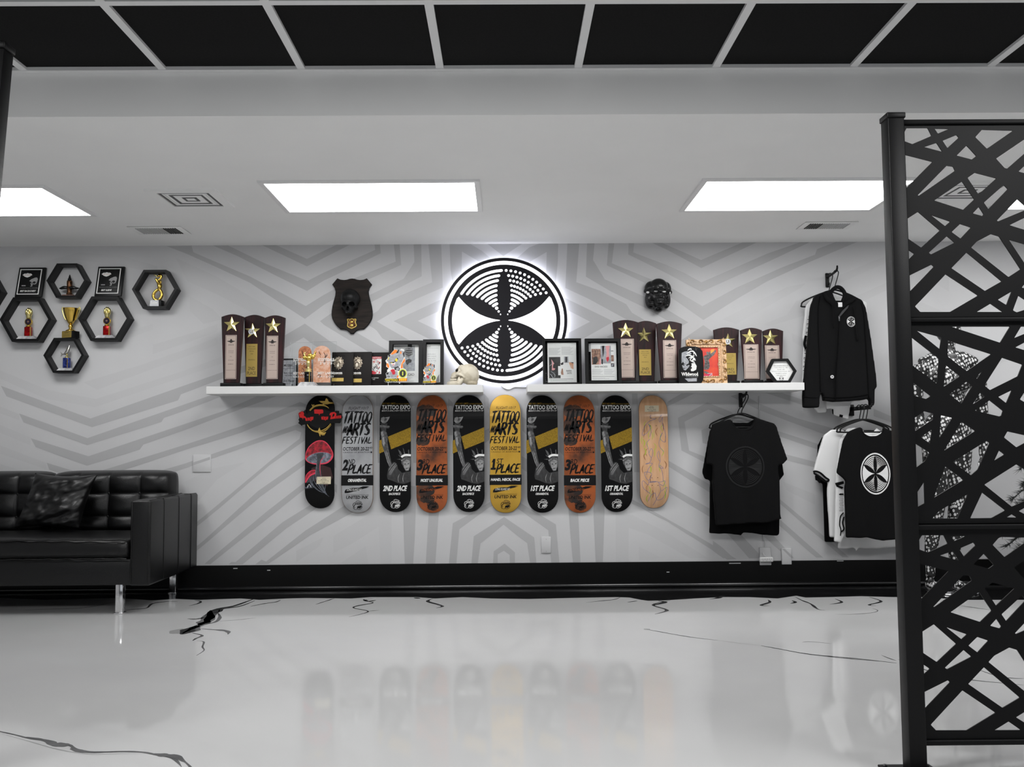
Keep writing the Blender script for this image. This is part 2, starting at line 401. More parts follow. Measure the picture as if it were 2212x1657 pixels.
FAINT = [
 [(380,557),(467,597),(593,671),(593,690),(553,680),(467,635),(405,608)],
 [(410,640),(460,668),(480,690),(440,700),(410,672)],
 [(0,800),(105,843),(207,862),(400,800),(480,770),(480,785),(205,880),(100,862),(0,818)],
 [(180,826),(300,790),(420,748),(470,728),(470,745),(300,808),(210,842)],
 [(330,745),(420,718),(470,700),(470,716),(400,742),(330,765)],
 [(230,730),(330,700),(330,712),(240,745)],
 [(0,620),(60,575),(170,545),(260,552),(340,575),(340,590),(240,570),(170,562),(70,592),(0,640)],
 [(0,575),(60,540),(90,533),(60,560),(0,598)],
 [(0,878),(42,895),(42,908),(0,893)],[(0,918),(66,945),(66,962),(0,935)],[(0,962),(100,1000),(100,1014),(0,980)],[(0,1002),(60,1022),(0,1022)],
 [(400,1040),(460,1012),(530,998),(470,1035),(440,1070),(415,1095),(410,1080)],
 [(720,1158),(800,1110),(846,1110),(846,1217),(822,1217),(818,1138),(760,1175),(720,1195)],
 [(735,1217),(790,1180),(796,1217)],[(640,1190),(700,1160),(690,1180),(640,1215)],
 [(1330,1110),(1365,1112),(1440,1150),(1530,1206),(1490,1206),(1400,1155),(1358,1140),(1358,1213),(1330,1213)],
 [(1380,1180),(1430,1206),(1380,1210)],
 [(1560,690),(1700,620),(1740,612),(1730,622),(1590,700)],[(1650,700),(1700,680),(1720,650),(1760,640),(1745,680),(1660,705)],
 [(1800,600),(1920,550),(1920,565),(1800,618)],[(1850,640),(1920,608),(1920,625),(1850,658)],[(1690,1040),(1760,1068),(1760,1090),(1700,1060)],
 [(1710,720),(1745,735),(1745,755),(1712,738)],[(1950,540),(2050,600),(2050,630),(1950,570)],[(1960,640),(2100,700),(2100,725),(1960,668)],
 [(2020,560),(2160,500),(2160,520),(2020,590)],[(2100,660),(2212,610),(2212,632),(2100,690)],[(2050,800),(2212,740),(2212,765),(2050,828)],
]
wall = MB()
wall.add([(XL, 0, 0), (XR, 0, 0), (XR, 0, ZU + .3), (XL, 0, ZU + .3)], [(0, 1, 2, 3)], 'wall_white')
for i, b in enumerate(BANDS): wall.flat(W(b, 0), -0.0006 - i * 1.5e-5, 'wall_grey')
for i, b in enumerate(FAINT): wall.flat(W(b, 0), -0.0002 - i * 1.2e-5, 'wall_faint')
struct(wall.build('wall_back', recalc=False))
struct(MB().box(XL - .1, XL, YF, 0, 0, ZU + .3, 'wall_white').build('wall_left'))
struct(MB().box(XR, XR + .1, YF, 0, 0, ZU + .3, 'wall_white').build('wall_right'))
fw = MB()                                        # unseen wall behind the camera, kept dark; opening added to let in world light
fw.box(XL, XR, YF - .1, YF, 0, .5, 'front_dark').box(XL, XR, YF - .1, YF, 2.3, ZU + .3, 'front_dark')
fw.box(XL, XL + .6, YF - .1, YF, .5, 2.3, 'front_dark').box(XR - .6, XR, YF - .1, YF, .5, 2.3, 'front_dark')
struct(fw.build('wall_front'))
struct(MB().box(XL, XR, YS, .0, ZC, ZC + .05, 'ceiling_white').build('ceiling'))
struct(MB().box(XL, XR, YS - .012, YS, ZC, ZU, 'ceiling_white').build('wall_soffit'))

# black tile ceiling in a white grid
gx = F(950, 147, ZU).x; T = 0.6096
tiles = MB(); tiles.box(XL, XR, YF, YS, ZU + .012, ZU + .05, 'tile_black')
struct(tiles.build('ceiling_tiles'))
g = MB(); w = .017
n0 = int((XL - gx) / T) - 1; n1 = int((XR - gx) / T) + 1
for i in range(n0, n1 + 1):
    x = gx + i * T
    if XL < x < XR: g.box(x - w, x + w, YF, YS - .02, ZU, ZU + .013, 'grid_white')
y = -3.268
while y > YF:
    g.box(XL, XR, y - w, y + w, ZU - .0005, ZU + .012, 'grid_white'); y -= T
g.box(XL, XR, YS - .04, YS - .013, ZU - .004, ZU + .012, 'grid_white')
struct(g.build('trim_1'))

# poured floor: white with marbled black veins, black border along the wall
fl = MB()
fl.box(XL, XR, YF, .0, -.05, 0, 'floor_white')
edge = [(-260,1296),(0,1292),(100,1296),(250,1292),(330,1297),(380,1294),(430,1296),(520,1293),(560,1296),(620,1293),(660,1292),(760,1293),(800,1290),(900,1290),(940,1293),(1000,1290),(1060,1293),(1140,1294),(1230,1292),(1330,1290),(1360,1291),(1385,1296),(1400,1298),(1440,1297),(1500,1293),(1560,1290),(1620,1290),(1680,1293),(1700,1290),(1720,1287),(1740,1291),(1790,1290),(1860,1288),(1930,1290),(2000,1290),(2080,1296),(2212,1296),(2500,1296)]
ep = [(F(*p).x, F(*p).y) for p in edge]
fl.floorpoly([(XL, -.0)] + [(XL, ep[0][1])] + ep + [(XR, ep[-1][1]), (XR, 0)], .0006, 'floor_black')
def vein(px, w, m='floor_vein', z=.0007, taper=.15):
    pts = cr(px, 5); q = [F(*p[:2]) for p in pts]
    N = len(q); vs = []
    for i in range(N):
        a, b = q[max(i - 1, 0)], q[min(i + 1, N - 1)]; t = (b - a).normalized(); nx, ny = -t.y, t.x
        ww = (w * (.75 + .5 * noise.noise(Vector((i * .37, px[0][0] * .1, 0)))) * min(1, taper + (1 - taper) * min(i, N - 1 - i) / (N * .3))) / 2
        vs += [(q[i].x + nx * ww, q[i].y + ny * ww, z), (q[i].x - nx * ww, q[i].y - ny * ww, z)]
    fl.add(vs, [(2 * i, 2 * i + 1, 2 * i + 3, 2 * i + 2) for i in range(N - 1)], m)
k7 = lambda L: [(x / 3.16, 1290 + y / 3.16) for x, y in L]
k5 = lambda L: [(400 + x / 2.911, 1190 + y / 2.911) for x, y in L]
k6 = lambda L: [(1140 + x / 2.698, 1190 + y / 2.698) for x, y in L]
vein(k7([(1740,10),(1600,60),(1480,85),(1440,130),(1420,165),(1370,190),(1300,220),(1245,250)]), .075)
vein(k7([(1440,90),(1420,140),(1390,170),(1360,195)]), .09)
vein(k7([(1350,195),(1300,225),(1240,255)]), .13)
vein(k7([(1740,25),(1640,62),(1520,82),(1500,100),(1450,110)]), .03)
vein(k7([(1490,110),(1500,140),(1470,170),(1400,185)]), .03)
vein(k7([(1280,148),(1340,150),(1400,138)]), .03); vein(k7([(1470,165),(1600,158),(1745,142)]), .008)
vein(k7([(1370,215),(1450,222),(1530,228),(1560,240),(1555,255)]), .03); vein(k7([(1310,245),(1380,262),(1340,282),(1315,298)]), .025)
vein(k7([(1340,300),(1390,305),(1382,340),(1392,365),(1340,400)]), .012)
vein(k7([(1245,215),(1200,240),(1240,250)]), .09, 'floor_vein_pale', .0004)
vein(k7([(-60,905),(100,940),(200,965),(300,980),(360,1010),(470,1010),(520,1040),(640,1058),(850,1055),(980,1060),(1080,1078),(1180,1080),(1230,1100),(1290,1150),(1330,1200)]), .016, taper=.5)
vein(k7([(150,955),(250,968),(330,985),(380,1012),(420,1020)]), .03, z=.0009); vein(k7([(360,1005),(410,1008),(470,1015)]), .05, z=.001)
vein(k7([(480,1035),(540,1050),(620,1060),(800,1056)]), .03, z=.001); vein(k7([(1040,1070),(1120,1080),(1200,1090),(1260,1125)]), .04, z=.001)
vein(k7([(0,930),(200,985),(400,1040),(600,1072),(800,1070),(1000,1068)]), .006, 'floor_vein_pale'); vein(k7([(1060,1080),(1180,1100),(1240,1160)]), .012)
vein(k7([(830,95),(900,85),(1000,75),(1040,45),(1150,30),(1215,32)]), .02); vein(k7([(160,88),(400,80),(600,70),(820,25)]), .01)
vein(k7([(1290,60),(1350,45),(1370,30),(1330,22)]), .02); vein(k5([(410,350),(500,332),(570,322),(600,310)]), .02); vein(k5([(820,338),(890,315),(940,300)]), .015)
vein(k5([(1180,300),(1130,312),(1180,328),(1090,345),(1060,360),(1150,380),(1100,400),(1030,416)]), .02); vein(k5([(1560,300),(1525,318),(1590,338),(1618,350),(1580,360)]), .03)
vein(k5([(1150,380),(1220,375)]), .01); vein(k5([(1440,295),(1475,300)]), .05); vein(k5([(1120,305),(1150,318),(1200,310)]), .03)
vein(k6([(830,290),(730,315),(800,340),(805,352),(740,370)]), .03); vein(k6([(760,292),(800,300),(735,318)]), .04)
vein(k6([(690,458),(770,472),(880,492),(1000,510),(1110,522)]), .014); vein(k6([(680,460),(710,455)]), .04, 'floor_vein_pale')
vein(k6([(1360,553),(1480,575),(1620,600),(1800,618),(1950,632),(2150,655)]), .014, taper=.3); vein(k6([(1480,575),(1650,605),(1860,628),(2060,645)]), .012)
vein(k6([(2060,608),(2100,625),(2150,642)]), .007); vein(k6([(1600,533),(1650,530),(1770,542)]), .007)
vein(k6([(1110,522),(1240,540),(1360,553)]), .005, 'floor_vein_pale')
vein(k6([(1560,270),(1600,290),(1650,310),(1690,340),(1730,347)]), .02); vein(k6([(1790,370),(1900,370),(2000,362),(2040,350),(2010,335)]), .008)
vein(k6([(1400,285),(1410,300),(1360,318),(1410,322)]), .03); vein(k6([(1540,290),(1560,300),(1530,308)]), .03); vein(k6([(1790,280),(1830,300),(1760,312)]), .02); vein(k6([(1990,270),(2060,295),(1990,315),(2030,322)]), .025)
vein(k6([(340,302),(430,292),(500,285),(540,272)]), .015); vein(k6([(580,300),(640,292)]), .02); vein(k6([(1060,282),(1110,275),(1140,265),(1180,267)]), .04)
vein([(1940,1425),(2050,1462),(2212,1480)], .014); vein([(2095,1440),(2160,1462),(2212,1466)], .012); vein([(2070,1308),(2140,1318)], .015)
struct(fl.build('floor', recalc=False))

bb = MB(); bt = P(1100, 1216).z
bb.box(XL, XR, -.014, -.0012, 0, bt, 'baseboard_black', bev=.003, seg=1, smooth=False)
for (a, b_, y_) in [(504,513,1228),(1575,1600,1217),(1808,1822,1212),(577,584,1232),(1440,1446,1236)]:
    p, q = P(a, y_, -.0145), P(b_, y_, -.0145); bb.box(p.x, q.x, -.0148, -.0138, p.z - .003, p.z + .003, 'wall_grey')
struct(bb.build('baseboard_back'))
sh = MB(); sh.tube([(XL, -.018, .014), (XR, -.018, .014)], .014, 'shoe_trim', n=12); struct(sh.build('trim_2'))

# ------------------------------------------------------------------ ceiling lights, diffusers, vents
def troffer(px, label):
    q = [F(x, y, ZC) for x, y in px]
    x0 = sum(p.x for p in (q[0], q[3])) / 2; x1 = sum(p.x for p in (q[1], q[2])) / 2
    y0 = sum(p.y for p in (q[0], q[1])) / 2; y1 = sum(p.y for p in (q[2], q[3])) / 2
    t = thing('ceiling_light', label, 'light', ((x0 + x1) / 2, (y0 + y1) / 2, ZC), 'recessed panel lights')
    o = [(x0 - .03, y0 - .03), (x1 + .03, y0 - .03), (x1 + .03, y1 + .03), (x0 - .03, y1 + .03)]
    i = [(x0, y0), (x1, y0), (x1, y1), (x0, y1)]
    MB().ringprism(o, i, -(.012), .0, 'grid_white').warp(lambda v: Vector((v.x, v.z, ZC + v.y))).build('frame', t)
    MB().box(x0, x1, y0, y1, ZC - .006, ZC - .001, 'lens').build('lens', t)
    return t
troffer([(571.6,395),(1024,388.4),(1031.6,450.6),(627.3,455.7)], 'white glowing ceiling panel light above the left shelf and skull plaque')
troffer([(-150,404),(87,401),(196,461),(-90,464)], 'white glowing ceiling panel light cut off by the left edge, above the hexagon shelves')
troffer([(1527,387),(1965,387),(1882,450.5),(1481,450.5)], 'white glowing ceiling panel light partly behind the lattice screen')
troffer([(2235,384),(2660,380),(2600,444),(2172,450)], 'ceiling panel light glimpsed through the lattice screen at the far right')
def diffuser(cx, cy, w, label):
    t = thing('ceiling_diffuser', label, 'vent', (cx, cy, ZC), 'square ceiling diffusers')
    m = MB(); z = ZC
    sq = lambda r: [(cx - r, cy - r), (cx + r, cy - r), (cx + r, cy + r), (cx - r, cy + r)]
    fl2 = lambda m_: m_.warp(lambda v: Vector((v.x, v.z, v.y)))
    fl2(MB().ringprism(sq(w), sq(w * .74), ZC - .012, ZC, 'ceiling_white')).build('frame', t)
    c = MB()
    for a, b in ((.70, .60), (.58, .44), (.40, .22), (.18, .002)): c.ringprism(sq(w * a), sq(w * b), ZC - .008, ZC - .002, 'ceiling_white')
    fl2(c).build('cone', t)
    d = MB()
    for a, b in ((.715, .65), (.485, .42), (.20, .135)): d.ringprism(sq(w * a), sq(w * b), ZC - .0095, ZC - .007, 'vent_grey')
    fl2(d).build('slots', t)
c0 = F(413, 428, ZC); diffuser(c0.x, c0.y, .2, 'square white air diffuser with nested rings above the hexagon shelves')
c0 = F(2090, 411, ZC); diffuser(c0.x, c0.y, .2, 'square white air diffuser seen through the lattice screen')
def register(px0, px1, label):
    a, b = F(*px0, ZC), F(*px1, ZC)
    x0, x1, y0, y1 = a.x, b.x, min(a.y, b.y), max(a.y, b.y)
    t = thing('ceiling_vent', label, 'vent', ((x0 + x1) / 2, (y0 + y1) / 2, ZC), 'slotted ceiling registers')
    MB().box(x0 - .04, x1 + .04, y0 - .035, y1 + .035, ZC - .006, ZC, 'ceiling_white', bev=.003, seg=1).build('plate', t)
    d = MB(); l = MB(); n = 18
    for i in range(n):
        xx = x0 + (x1 - x0) * (i + .5) / n; hw = (x1 - x0) / n * .3
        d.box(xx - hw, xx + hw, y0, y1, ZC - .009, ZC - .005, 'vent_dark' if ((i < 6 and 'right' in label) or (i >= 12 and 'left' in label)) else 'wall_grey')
    d.build('slots', t)
register((310, 503), (380, 491), 'small slotted white air register above the left wall display')
register((1735, 492), (1838, 481), 'small slotted white air register above the right hanging hoodie')

# fill lights added out of view under the front ceiling to light the floor
for i, (cx, cy) in enumerate([(gx - 3.5 * T, -5.3), (gx + .5 * T, -4.75), (gx + 4.5 * T, -5.3)]):
    L = D.lights.new('front_fill', 'AREA'); L.shape = 'RECTANGLE'; L.size = 1.15; L.size_y = .55; L.energy = FRONT_W
    o = D.objects.new('front_fill_light', L); COL.objects.link(o); o.location = (cx, cy, ZU - .01)
wd = D.worlds.new('daylight'); S.world = wd; wd.use_nodes = True
wd.node_tree.nodes['Background'].inputs[0].default_value = (.9, .95, 1, 1); wd.node_tree.nodes['Background'].inputs[1].default_value = WORLD
S.view_settings.view_transform = 'Standard'; S.view_settings.look = 'None'; S.view_settings.gamma = 1; S.view_settings.use_curve_mapping = False
S.view_settings.exposure = EXPO
# ------------------------------------------------------------------ shared shape makers
def solid(mb, voxel, smooth=4, sub=None, disp=None):
    """melt overlapping lumps into one continuous surface, optionally scooping out others"""
    o = mb.build('lump', None, recalc=False); md = o.modifiers.new('r', 'REMESH'); md.mode = 'VOXEL'; md.voxel_size = voxel
    b = None
    if sub is not None:
        b = sub.build('scoop', None, recalc=False)
        q = b.modifiers.new('r', 'REMESH'); q.mode = 'VOXEL'; q.voxel_size = voxel
        q = o.modifiers.new('b', 'BOOLEAN'); q.operation = 'DIFFERENCE'; q.object = b; q.solver = 'EXACT'
    if smooth:
        q = o.modifiers.new('s', 'SMOOTH'); q.factor = .5; q.iterations = smooth
    dg = bpy.context.evaluated_depsgraph_get(); dg.update()
    me = D.meshes.new_from_object(o.evaluated_get(dg))
    r = MB(); vs = [v.co.copy() for v in me.vertices]
    if disp: vs = [disp(v) for v in vs]
    r.add(vs, [tuple(p.vertices) for p in me.polygons], mb.m[0], True)
    om = o.data; D.objects.remove(o); D.meshes.remove(om); D.meshes.remove(me)
    if b: bm_ = b.data; D.objects.remove(b); D.meshes.remove(bm_)
    return r

# emblem of the wall sign in a unit circle: lens shaped fields, arcs and dots
def pol(r, a): return (r * cos(radians(a)), r * sin(radians(a)))
def slot(r, a0, a1, t, n=10):
    o = [pol(r + t / 2, a0 + (a1 - a0) * i / n) for i in range(n + 1)]; i_ = [pol(r - t / 2, a1 + (a0 - a1) * i / n) for i in range(n + 1)]
    s = 1 if a1 > a0 else -1
    e1 = []; e0 = []
    c1 = pol(r, a1); c0 = pol(r, a0)
    for k in range(1, 5):
        th = radians(a1) + s * pi * k / 5; e1.append((c1[0] + t / 2 * cos(th), c1[1] + t / 2 * sin(th)))
        th = radians(a0) + pi + s * pi * k / 5; e0.append((c0[0] + t / 2 * cos(th), c0[1] + t / 2 * sin(th)))
    return o + e1 + i_ + e0
ARCS = [(.797,147.4,92.7),(.718,144,96.3),(.643,140.7,99),(.566,138,102.3),(.492,135,104.8),(.42,132.6,107.3),(.351,129.5,111.2),(.288,126.3,113.3)]
DOTS = [(.797,87.4,33.1,11),(.718,84,36.2,10),(.643,81.2,39.3,9),(.566,78,42.3,8),(.492,75.3,45.5,7)]
def logo_shapes(t=.043, dot=.0225, nd=10, lo=False):
    L = []
    base = [(-.717,.380),(-.6,.25),(-.455,.137),(-.315,.067),(-.174,.022),(-.07,.006),(-.07,-.006),(-.174,-.022),(-.315,-.067),(-.455,-.137),(-.6,-.25),(-.717,-.380)]
    tip = [pol(.825, a) for a in (205, 195, 187, 180, 173, 165, 155)]
    lens = cr(base[:6], 4) + cr(base[6:], 4) + tip
    L.append(lens); L.append([(-x, -z) for x, z in lens])
    for s in (1, -1):
        for r, a0, a1 in ARCS[:: (2 if lo else 1)]: L.append([(s * x, s * z) for x, z in slot(r, a0, a1, t, 5 if lo else 9)])
        for r, a0, a1 in ARCS[5:]: L.append([(s * x, s * z) for x, z in slot(r, 180 - a0, 180 - a1, t, 5)])
        for r, a0, a1, n in DOTS[:: (2 if lo else 1)]:
            for k in range(n):
                p = pol(r, a0 + (a1 - a0) * k / (n - 1)); L.append([(s * x, s * z) for x, z in circ(p[0], p[1], dot, nd)])
        for a in (121.3, 58.7):
            p = pol(.227, a); L.append([(s * x, s * z) for x, z in circ(*p, .027, nd)])
            p = pol(.166, a); L.append([(s * x, s * z) for x, z in circ(*p, .018, nd)])
            p = pol(.11, a); L.append([(s * x, s * z) for x, z in circ(*p, .009, 6, .014)])
    return L
def logo_print(mb, cx, cz, R, y, m, lo=False, sx=1.0):
    f = lambda pl: [(cx + x * R * sx, cz + z * R) for x, z in pl]
    n = 40; o = circ(0, 0, .955, n); i = circ(0, 0, .885, n)
    vs = [(p[0], y, p[1]) for p in f(o)] + [(p[0], y, p[1]) for p in f(i)]
    mb.add(vs, [(k, (k + 1) % n, n + (k + 1) % n, n + k) for k in range(n)], m)
    for pl in logo_shapes(nd=6, lo=lo): mb.flat(f(pl), y, m)
    return mb
def star_pts(cx, cz, R, r=None, rot=90):
    r = r or R * .42
    return [(cx + (R if k % 2 == 0 else r) * cos(radians(rot + 36 * k)), cz + (R if k % 2 == 0 else r) * sin(radians(rot + 36 * k))) for k in range(10)]
def star(mb, cx, cz, R, y, m, h=.012):
    p = star_pts(cx, cz, R)
    vs = [(a, y, b) for a, b in p] + [(cx, y - h, cz)]
    mb.add(vs, [(i, (i + 1) % 10, 10) for i in range(10)], m); mb.prism(p, y, y + .004, m)
    return mb
BRUSH = {
 'T': [[(-.05,.93),(.5,.98),(1.1,1.0)],[(.52,.97),(.46,.5),(.38,-.08)]],
 'A': [[(.02,-.08),(.28,.5),(.5,1.02)],[(.5,1.02),(.68,.5),(.92,-.02)],[(.12,.32),(.85,.38)]],
 'O': [[(.5,1),(.15,.8),(.05,.4),(.25,.03),(.6,.03),(.92,.4),(.85,.8),(.5,1)]],
 'R': [[(.15,1),(.1,.5),(.02,-.1)],[(.0,.95),(.6,1.0),(.88,.75),(.55,.5),(.1,.45)],[(.4,.48),(.7,.2),(1.05,-.12)]],
 'S': [[(.95,.9),(.55,1.0),(.15,.8),(.45,.52),(.85,.3),(.6,.02),(.02,.06)]],
 'F': [[(.15,1),(.1,.5),(.0,-.1)],[(.05,.95),(1.05,1.0)],[(.1,.5),(.8,.55)]],
 'E': [[(.15,1),(.1,.5),(.05,0)],[(.1,.96),(1.0,1.0)],[(.1,.5),(.85,.53)],[(.02,.02),(1.05,.08)]],
 'I': [[(.55,1.0),(.5,.5),(.42,-.08)]],
 'V': [[(.05,1.0),(.3,.4),(.45,-.06)],[(.45,-.06),(.7,.5),(1.02,1.05)]],
 'L': [[(.2,1.0),(.12,.5),(.05,.03)],[(.02,.03),(.5,.06),(1.15,.14)]],
 'P': [[(.15,1),(.1,.5),(.0,-.12)],[(.0,.95),(.65,1.0),(.92,.75),(.55,.48),(.1,.45)]],
 'C': [[(1.0,.85),(.6,1.0),(.15,.7),(.1,.25),(.45,.0),(1.0,.12)]],
 'N': [[(.05,-.05),(.12,1)],[(.12,1),(.85,0)],[(.85,0),(.95,1.05)]],
 'D': [[(.1,1),(.05,0)],[(.0,1.0),(.7,.9),(.95,.5),(.6,.05),(.0,.0)]],
}
def brush(mb, word, x0, x1, z0, z1, y, m, wt=.16, slant=.12, gap=.12):
    n = len(word); cw = (x1 - x0) / n; h = z1 - z0
    for i, ch in enumerate(word):
        for st in BRUSH[ch]:
            q = [(x0 + cw * i + cw * (gap / 2 + (1 - gap) * p[0]) + slant * h * (p[1] - .5), z0 + h * p[1]) for p in cr(st, 4)]
            k = len(q); w = [h * wt * (.55 + .6 * min(1, min(t + .3, k - 1 - t) / (k * .35))) * (.8 + .35 * noise.noise(Vector((t * .6, i * 3.1, h)))) for t in range(k)]
            mb.ribbon(q, w, y, m)
    return mb
# ------------------------------------------------------------------ sofa
SX0, SX1 = -4.03, -2.168
so = thing('sofa', 'black tufted leather sofa on chrome legs against the wall', 'sofa', ((SX0 + SX1) / 2, -.48, 0))
MB().box(SX0 + .12, SX1 - .12, -.895, -.09, .172, .335, 'leather', bev=.012).build('base', so)
for x0, x1, out in ((SX1 - .125, SX1, 1), (SX0, SX0 + .125, -1)):
    m = MB().box(x0, x1, -.925, -.05, .172, .688, 'leather', bev=.014, seg=3)
    a = m.build('arm', so)
    s = MB(); xo = x1 if out > 0 else x0
    for yy in (-.70, -.43, -.19): s.tube([(xo + out * .0005, yy, .185), (xo + out * .0005, yy, .675), (xo - out * .004, yy, .688), (xo - out * .05, yy, .6885)], .0025, 'leather_seam', n=6)
    for xx in (x0 + .012, x1 - .012): s.tube([(xx, -.9255, .185), (xx, -.9255, .672), (xx, -.915, .6875), (xx, -.06, .6885)], .003, 'leather', n=6)
    s.build('seam', a)
def cushion_seat(u, v):
    pass
def seat_fn(v):
    t = min(max((v.x - SX0 - .13) / (SX1 - SX0 - .26), 0), 1)
    z = v.z + (.012 * sin(pi * t) + .004 * noise.noise(Vector((v.x * 9, v.y * 14, 1)))) * (1 if v.z > .4 else 0)
    y = v.y - (.014 * sin(pi * min(max((v.z - .33) / .126, 0), 1)) if v.y < -.8 else 0)
    return Vector((v.x, y, z))
sc = MB()
def seat_pt(a, b):       # cross-section ring swept along x, rounded
    pass
m = MB(); n = 60; prof = []
for k in range(40):
    th = 2 * pi * k / 40; c, s_ = cos(th), sin(th)
    prof.append((-.62 + .305 * math.copysign(abs(c) ** .25, c), .395 + .062 * math.copysign(abs(s_) ** .45, s_)))
vs = []; fs = []
for i in range(n + 1):
    t = i / n; e = min(t, 1 - t) * (SX1 - SX0 - .255); sh_ = 1 - .09 * exp(-e / .012)
    for (yy, zz) in prof:
        x = SX0 + .1275 + t * (SX1 - SX0 - .255)
        p = Vector((x, -.62 + (yy + .62) * sh_, .395 + (zz - .395) * sh_))
        vs.append(seat_fn(p))
for i in range(n):
    for k in range(40):
        k2 = (k + 1) % 40; fs.append((i * 40 + k, i * 40 + k2, (i + 1) * 40 + k2, (i + 1) * 40 + k))
fs += [tuple(range(40)), tuple(n * 40 + k for k in range(40))]
m.add(vs, fs, 'leather', True)
seat = m.build('seat_cushion', so)
pp = MB()
for zz in (.452, .338): pp.tube([(SX0 + .14 + i * (SX1 - SX0 - .28) / 40, -.931 + .003 * sin(i * 1.7), zz + .002 * sin(i * 2.3)) for i in range(41)], .004, 'leather', n=6)
pp.build('piping', seat)
def back_cushion(x0, x1):
    z0, z1 = .43, .855; w, h = x1 - x0, z1 - z0
    e = lambda t: (1 - abs(2 * t - 1) ** 9) ** .38
    def fr(u, v):
        ed = e(u) * e(v)
        tu = abs(sin(pi * (u * 4))) ; tv = abs(sin(pi * (v * 2.75 + .25)))
        puff = (tu ** .55) * (tv ** .5)
        crease = .5 * (tu ** .5) + .5 * (tv ** .45)
        d = .10 + .115 * ed * (1) + .038 * ed * (.6 * puff + .4 * crease) + .003 * noise.noise(Vector((u * 9, v * 9, x0)))
        U, V = 2 * u - 1, 2 * v - 1; k = (abs(U) * abs(V)) ** 7
        xx = x0 + w * (.5 + .5 * U * (1 - .045 * k)); zz = z0 + h * (.5 + .5 * V * (1 - .085 * k))
        return Vector((xx, -.04 - d - .03 * (1 - v), zz))
    m = MB().grid(fr, 72, 54, 'leather')
    n = 72; 
    ring = [fr(i / 20, 1) for i in range(21)] + [fr(1, 1 - i / 20) for i in range(1, 21)] + [fr(1 - i / 20, 0) for i in range(1, 21)] + [fr(0, i / 20) for i in range(1, 20)]
    N = len(ring); cc = Vector((x0 + w / 2, 0, z0 + h / 2)); bk = [Vector((cc.x + (p.x - cc.x) * .97, -.075, cc.z + (p.z - cc.z) * .96)) for p in ring]
    md_ = [Vector((p.x, -.11, p.z)) for p in ring]
    m.add(ring + md_ + bk, [(i, (i + 1) % N, N + (i + 1) % N, N + i) for i in range(N)] + [(N + i, N + (i + 1) % N, 2 * N + (i + 1) % N, 2 * N + i) for i in range(N)] + [tuple(range(2 * N, 3 * N))], 'leather', True)
    b = m.build('back_cushion', so)
    s = MB()
    for v in (.273, .636):
        s.tube([fr(.03 + .94 * i / 50, v) + Vector((0, .001, 0)) for i in range(51)], .0035, 'leather_seam', n=6)
    for u in (.25, .5, .75): s.tube([fr(u, .05 + .9 * i / 50) + Vector((0, .0015, 0)) for i in range(51)], .0028, 'leather_seam', n=6)
    for v in (.273, .636):
        for u in (.25, .5, .75): s.ell(fr(u, v), (.011, .006, .011), 'leather', n=12, k=6)
    s.build('tufting', b)
xm = P(105, 1040, -.25).x
back_cushion(xm + .003, SX1 - .118); back_cushion(SX0 + .118, xm - .003)
def leg(x, y):
    m = MB().box(x - .022, x + .022, y - .022, y + .022, .006, .18, 'chrome', bev=.003)
    m.box(x - .028, x + .028, y - .028, y + .028, 0, .007, 'chrome', bev=.002)
    m.build('leg', so)
for x in (SX1 - .198, SX0 + .198):
    leg(x, -.868)
for x in (SX1 - .142, SX0 + .142): leg(x, -.11)

# throw cushion leaning on the back
c4 = [P(76, 1022, -.40), P(211, 1025, -.40), P(172, 1142, -.52), P(29, 1142, -.52)]
pc = sum(c4, Vector()) / 4; pl = MB()
def pillow(sgn):
    def fn(u, v):
        a = c4[0].lerp(c4[1], u); b = c4[3].lerp(c4[2], u); p = b.lerp(a, v)
        uu, vv = 2 * u - 1, 2 * v - 1
        p = p + (pc - p) * (.10 * ((1 - abs(uu) ** 2) * abs(vv) ** 6 + (1 - abs(vv) ** 2) * abs(uu) ** 6))
        th = .075 * ((1 - uu ** 4) ** .6) * ((1 - vv ** 4) ** .6)
        q = Vector((u * 3.2 + v * 1.2, v * 5 - u * 2.0, 2.0))
        wr = .020 * noise.noise(q) + .010 * noise.noise(q * 2.7) + .012 * sin(14 * (v * 1.3 - u * .55) + 3 * noise.noise(q)) * max(0, u - .35) * max(0, .75 - v) * 2
        return p + Vector((0, sgn * (th + (wr if sgn < 0 else 0) * (1 - uu ** 6) * (1 - vv ** 6)), 0))
    return fn
pl.grid(pillow(-1), 56, 56, 'leather'); pl.grid(pillow(1), 56, 56, 'leather')
tag(pl.build('throw_pillow', None, weld=True), 'wrinkled black leather throw pillow propped on the sofa', 'pillow')
# ------------------------------------------------------------------ hexagon shelves with trophies
mat('red_foil', (190, 14, 18), 0.22, metal=.7, rgb2=(110, 4, 8), noise_scale=90)
mat('blue_foil', (70, 90, 180), 0.22, metal=.75, rgb2=(25, 28, 70), noise_scale=70)
mat('marble', (205, 205, 205), 0.2, rgb2=(150, 150, 152), noise_scale=25)
mat('silver', (215, 212, 205), 0.2, metal=1.0)
mat('steel_soft', (176, 176, 178), 0.45, metal=.4)
mat('bronze', (120, 84, 58), 0.32, metal=.9, rgb2=(60, 40, 28), noise_scale=60)
mat('stone_brown', (128, 96, 84), 0.7, noise_amt=.3, noise_scale=60)
mat('print_white', (225, 225, 222), 0.5)
mat('print_grey', (150, 150, 150), 0.5)
mat('print_red', (170, 50, 50), 0.5)
mat('print_black', (12, 12, 12), 0.45)
mat('purple_dark', (34, 26, 44), 0.2)
HD = .085
def hexpts(c, r): return [(c[0] + r * cos(radians(60 * k)), c[1] + r * sin(radians(60 * k))) for k in range(6)]
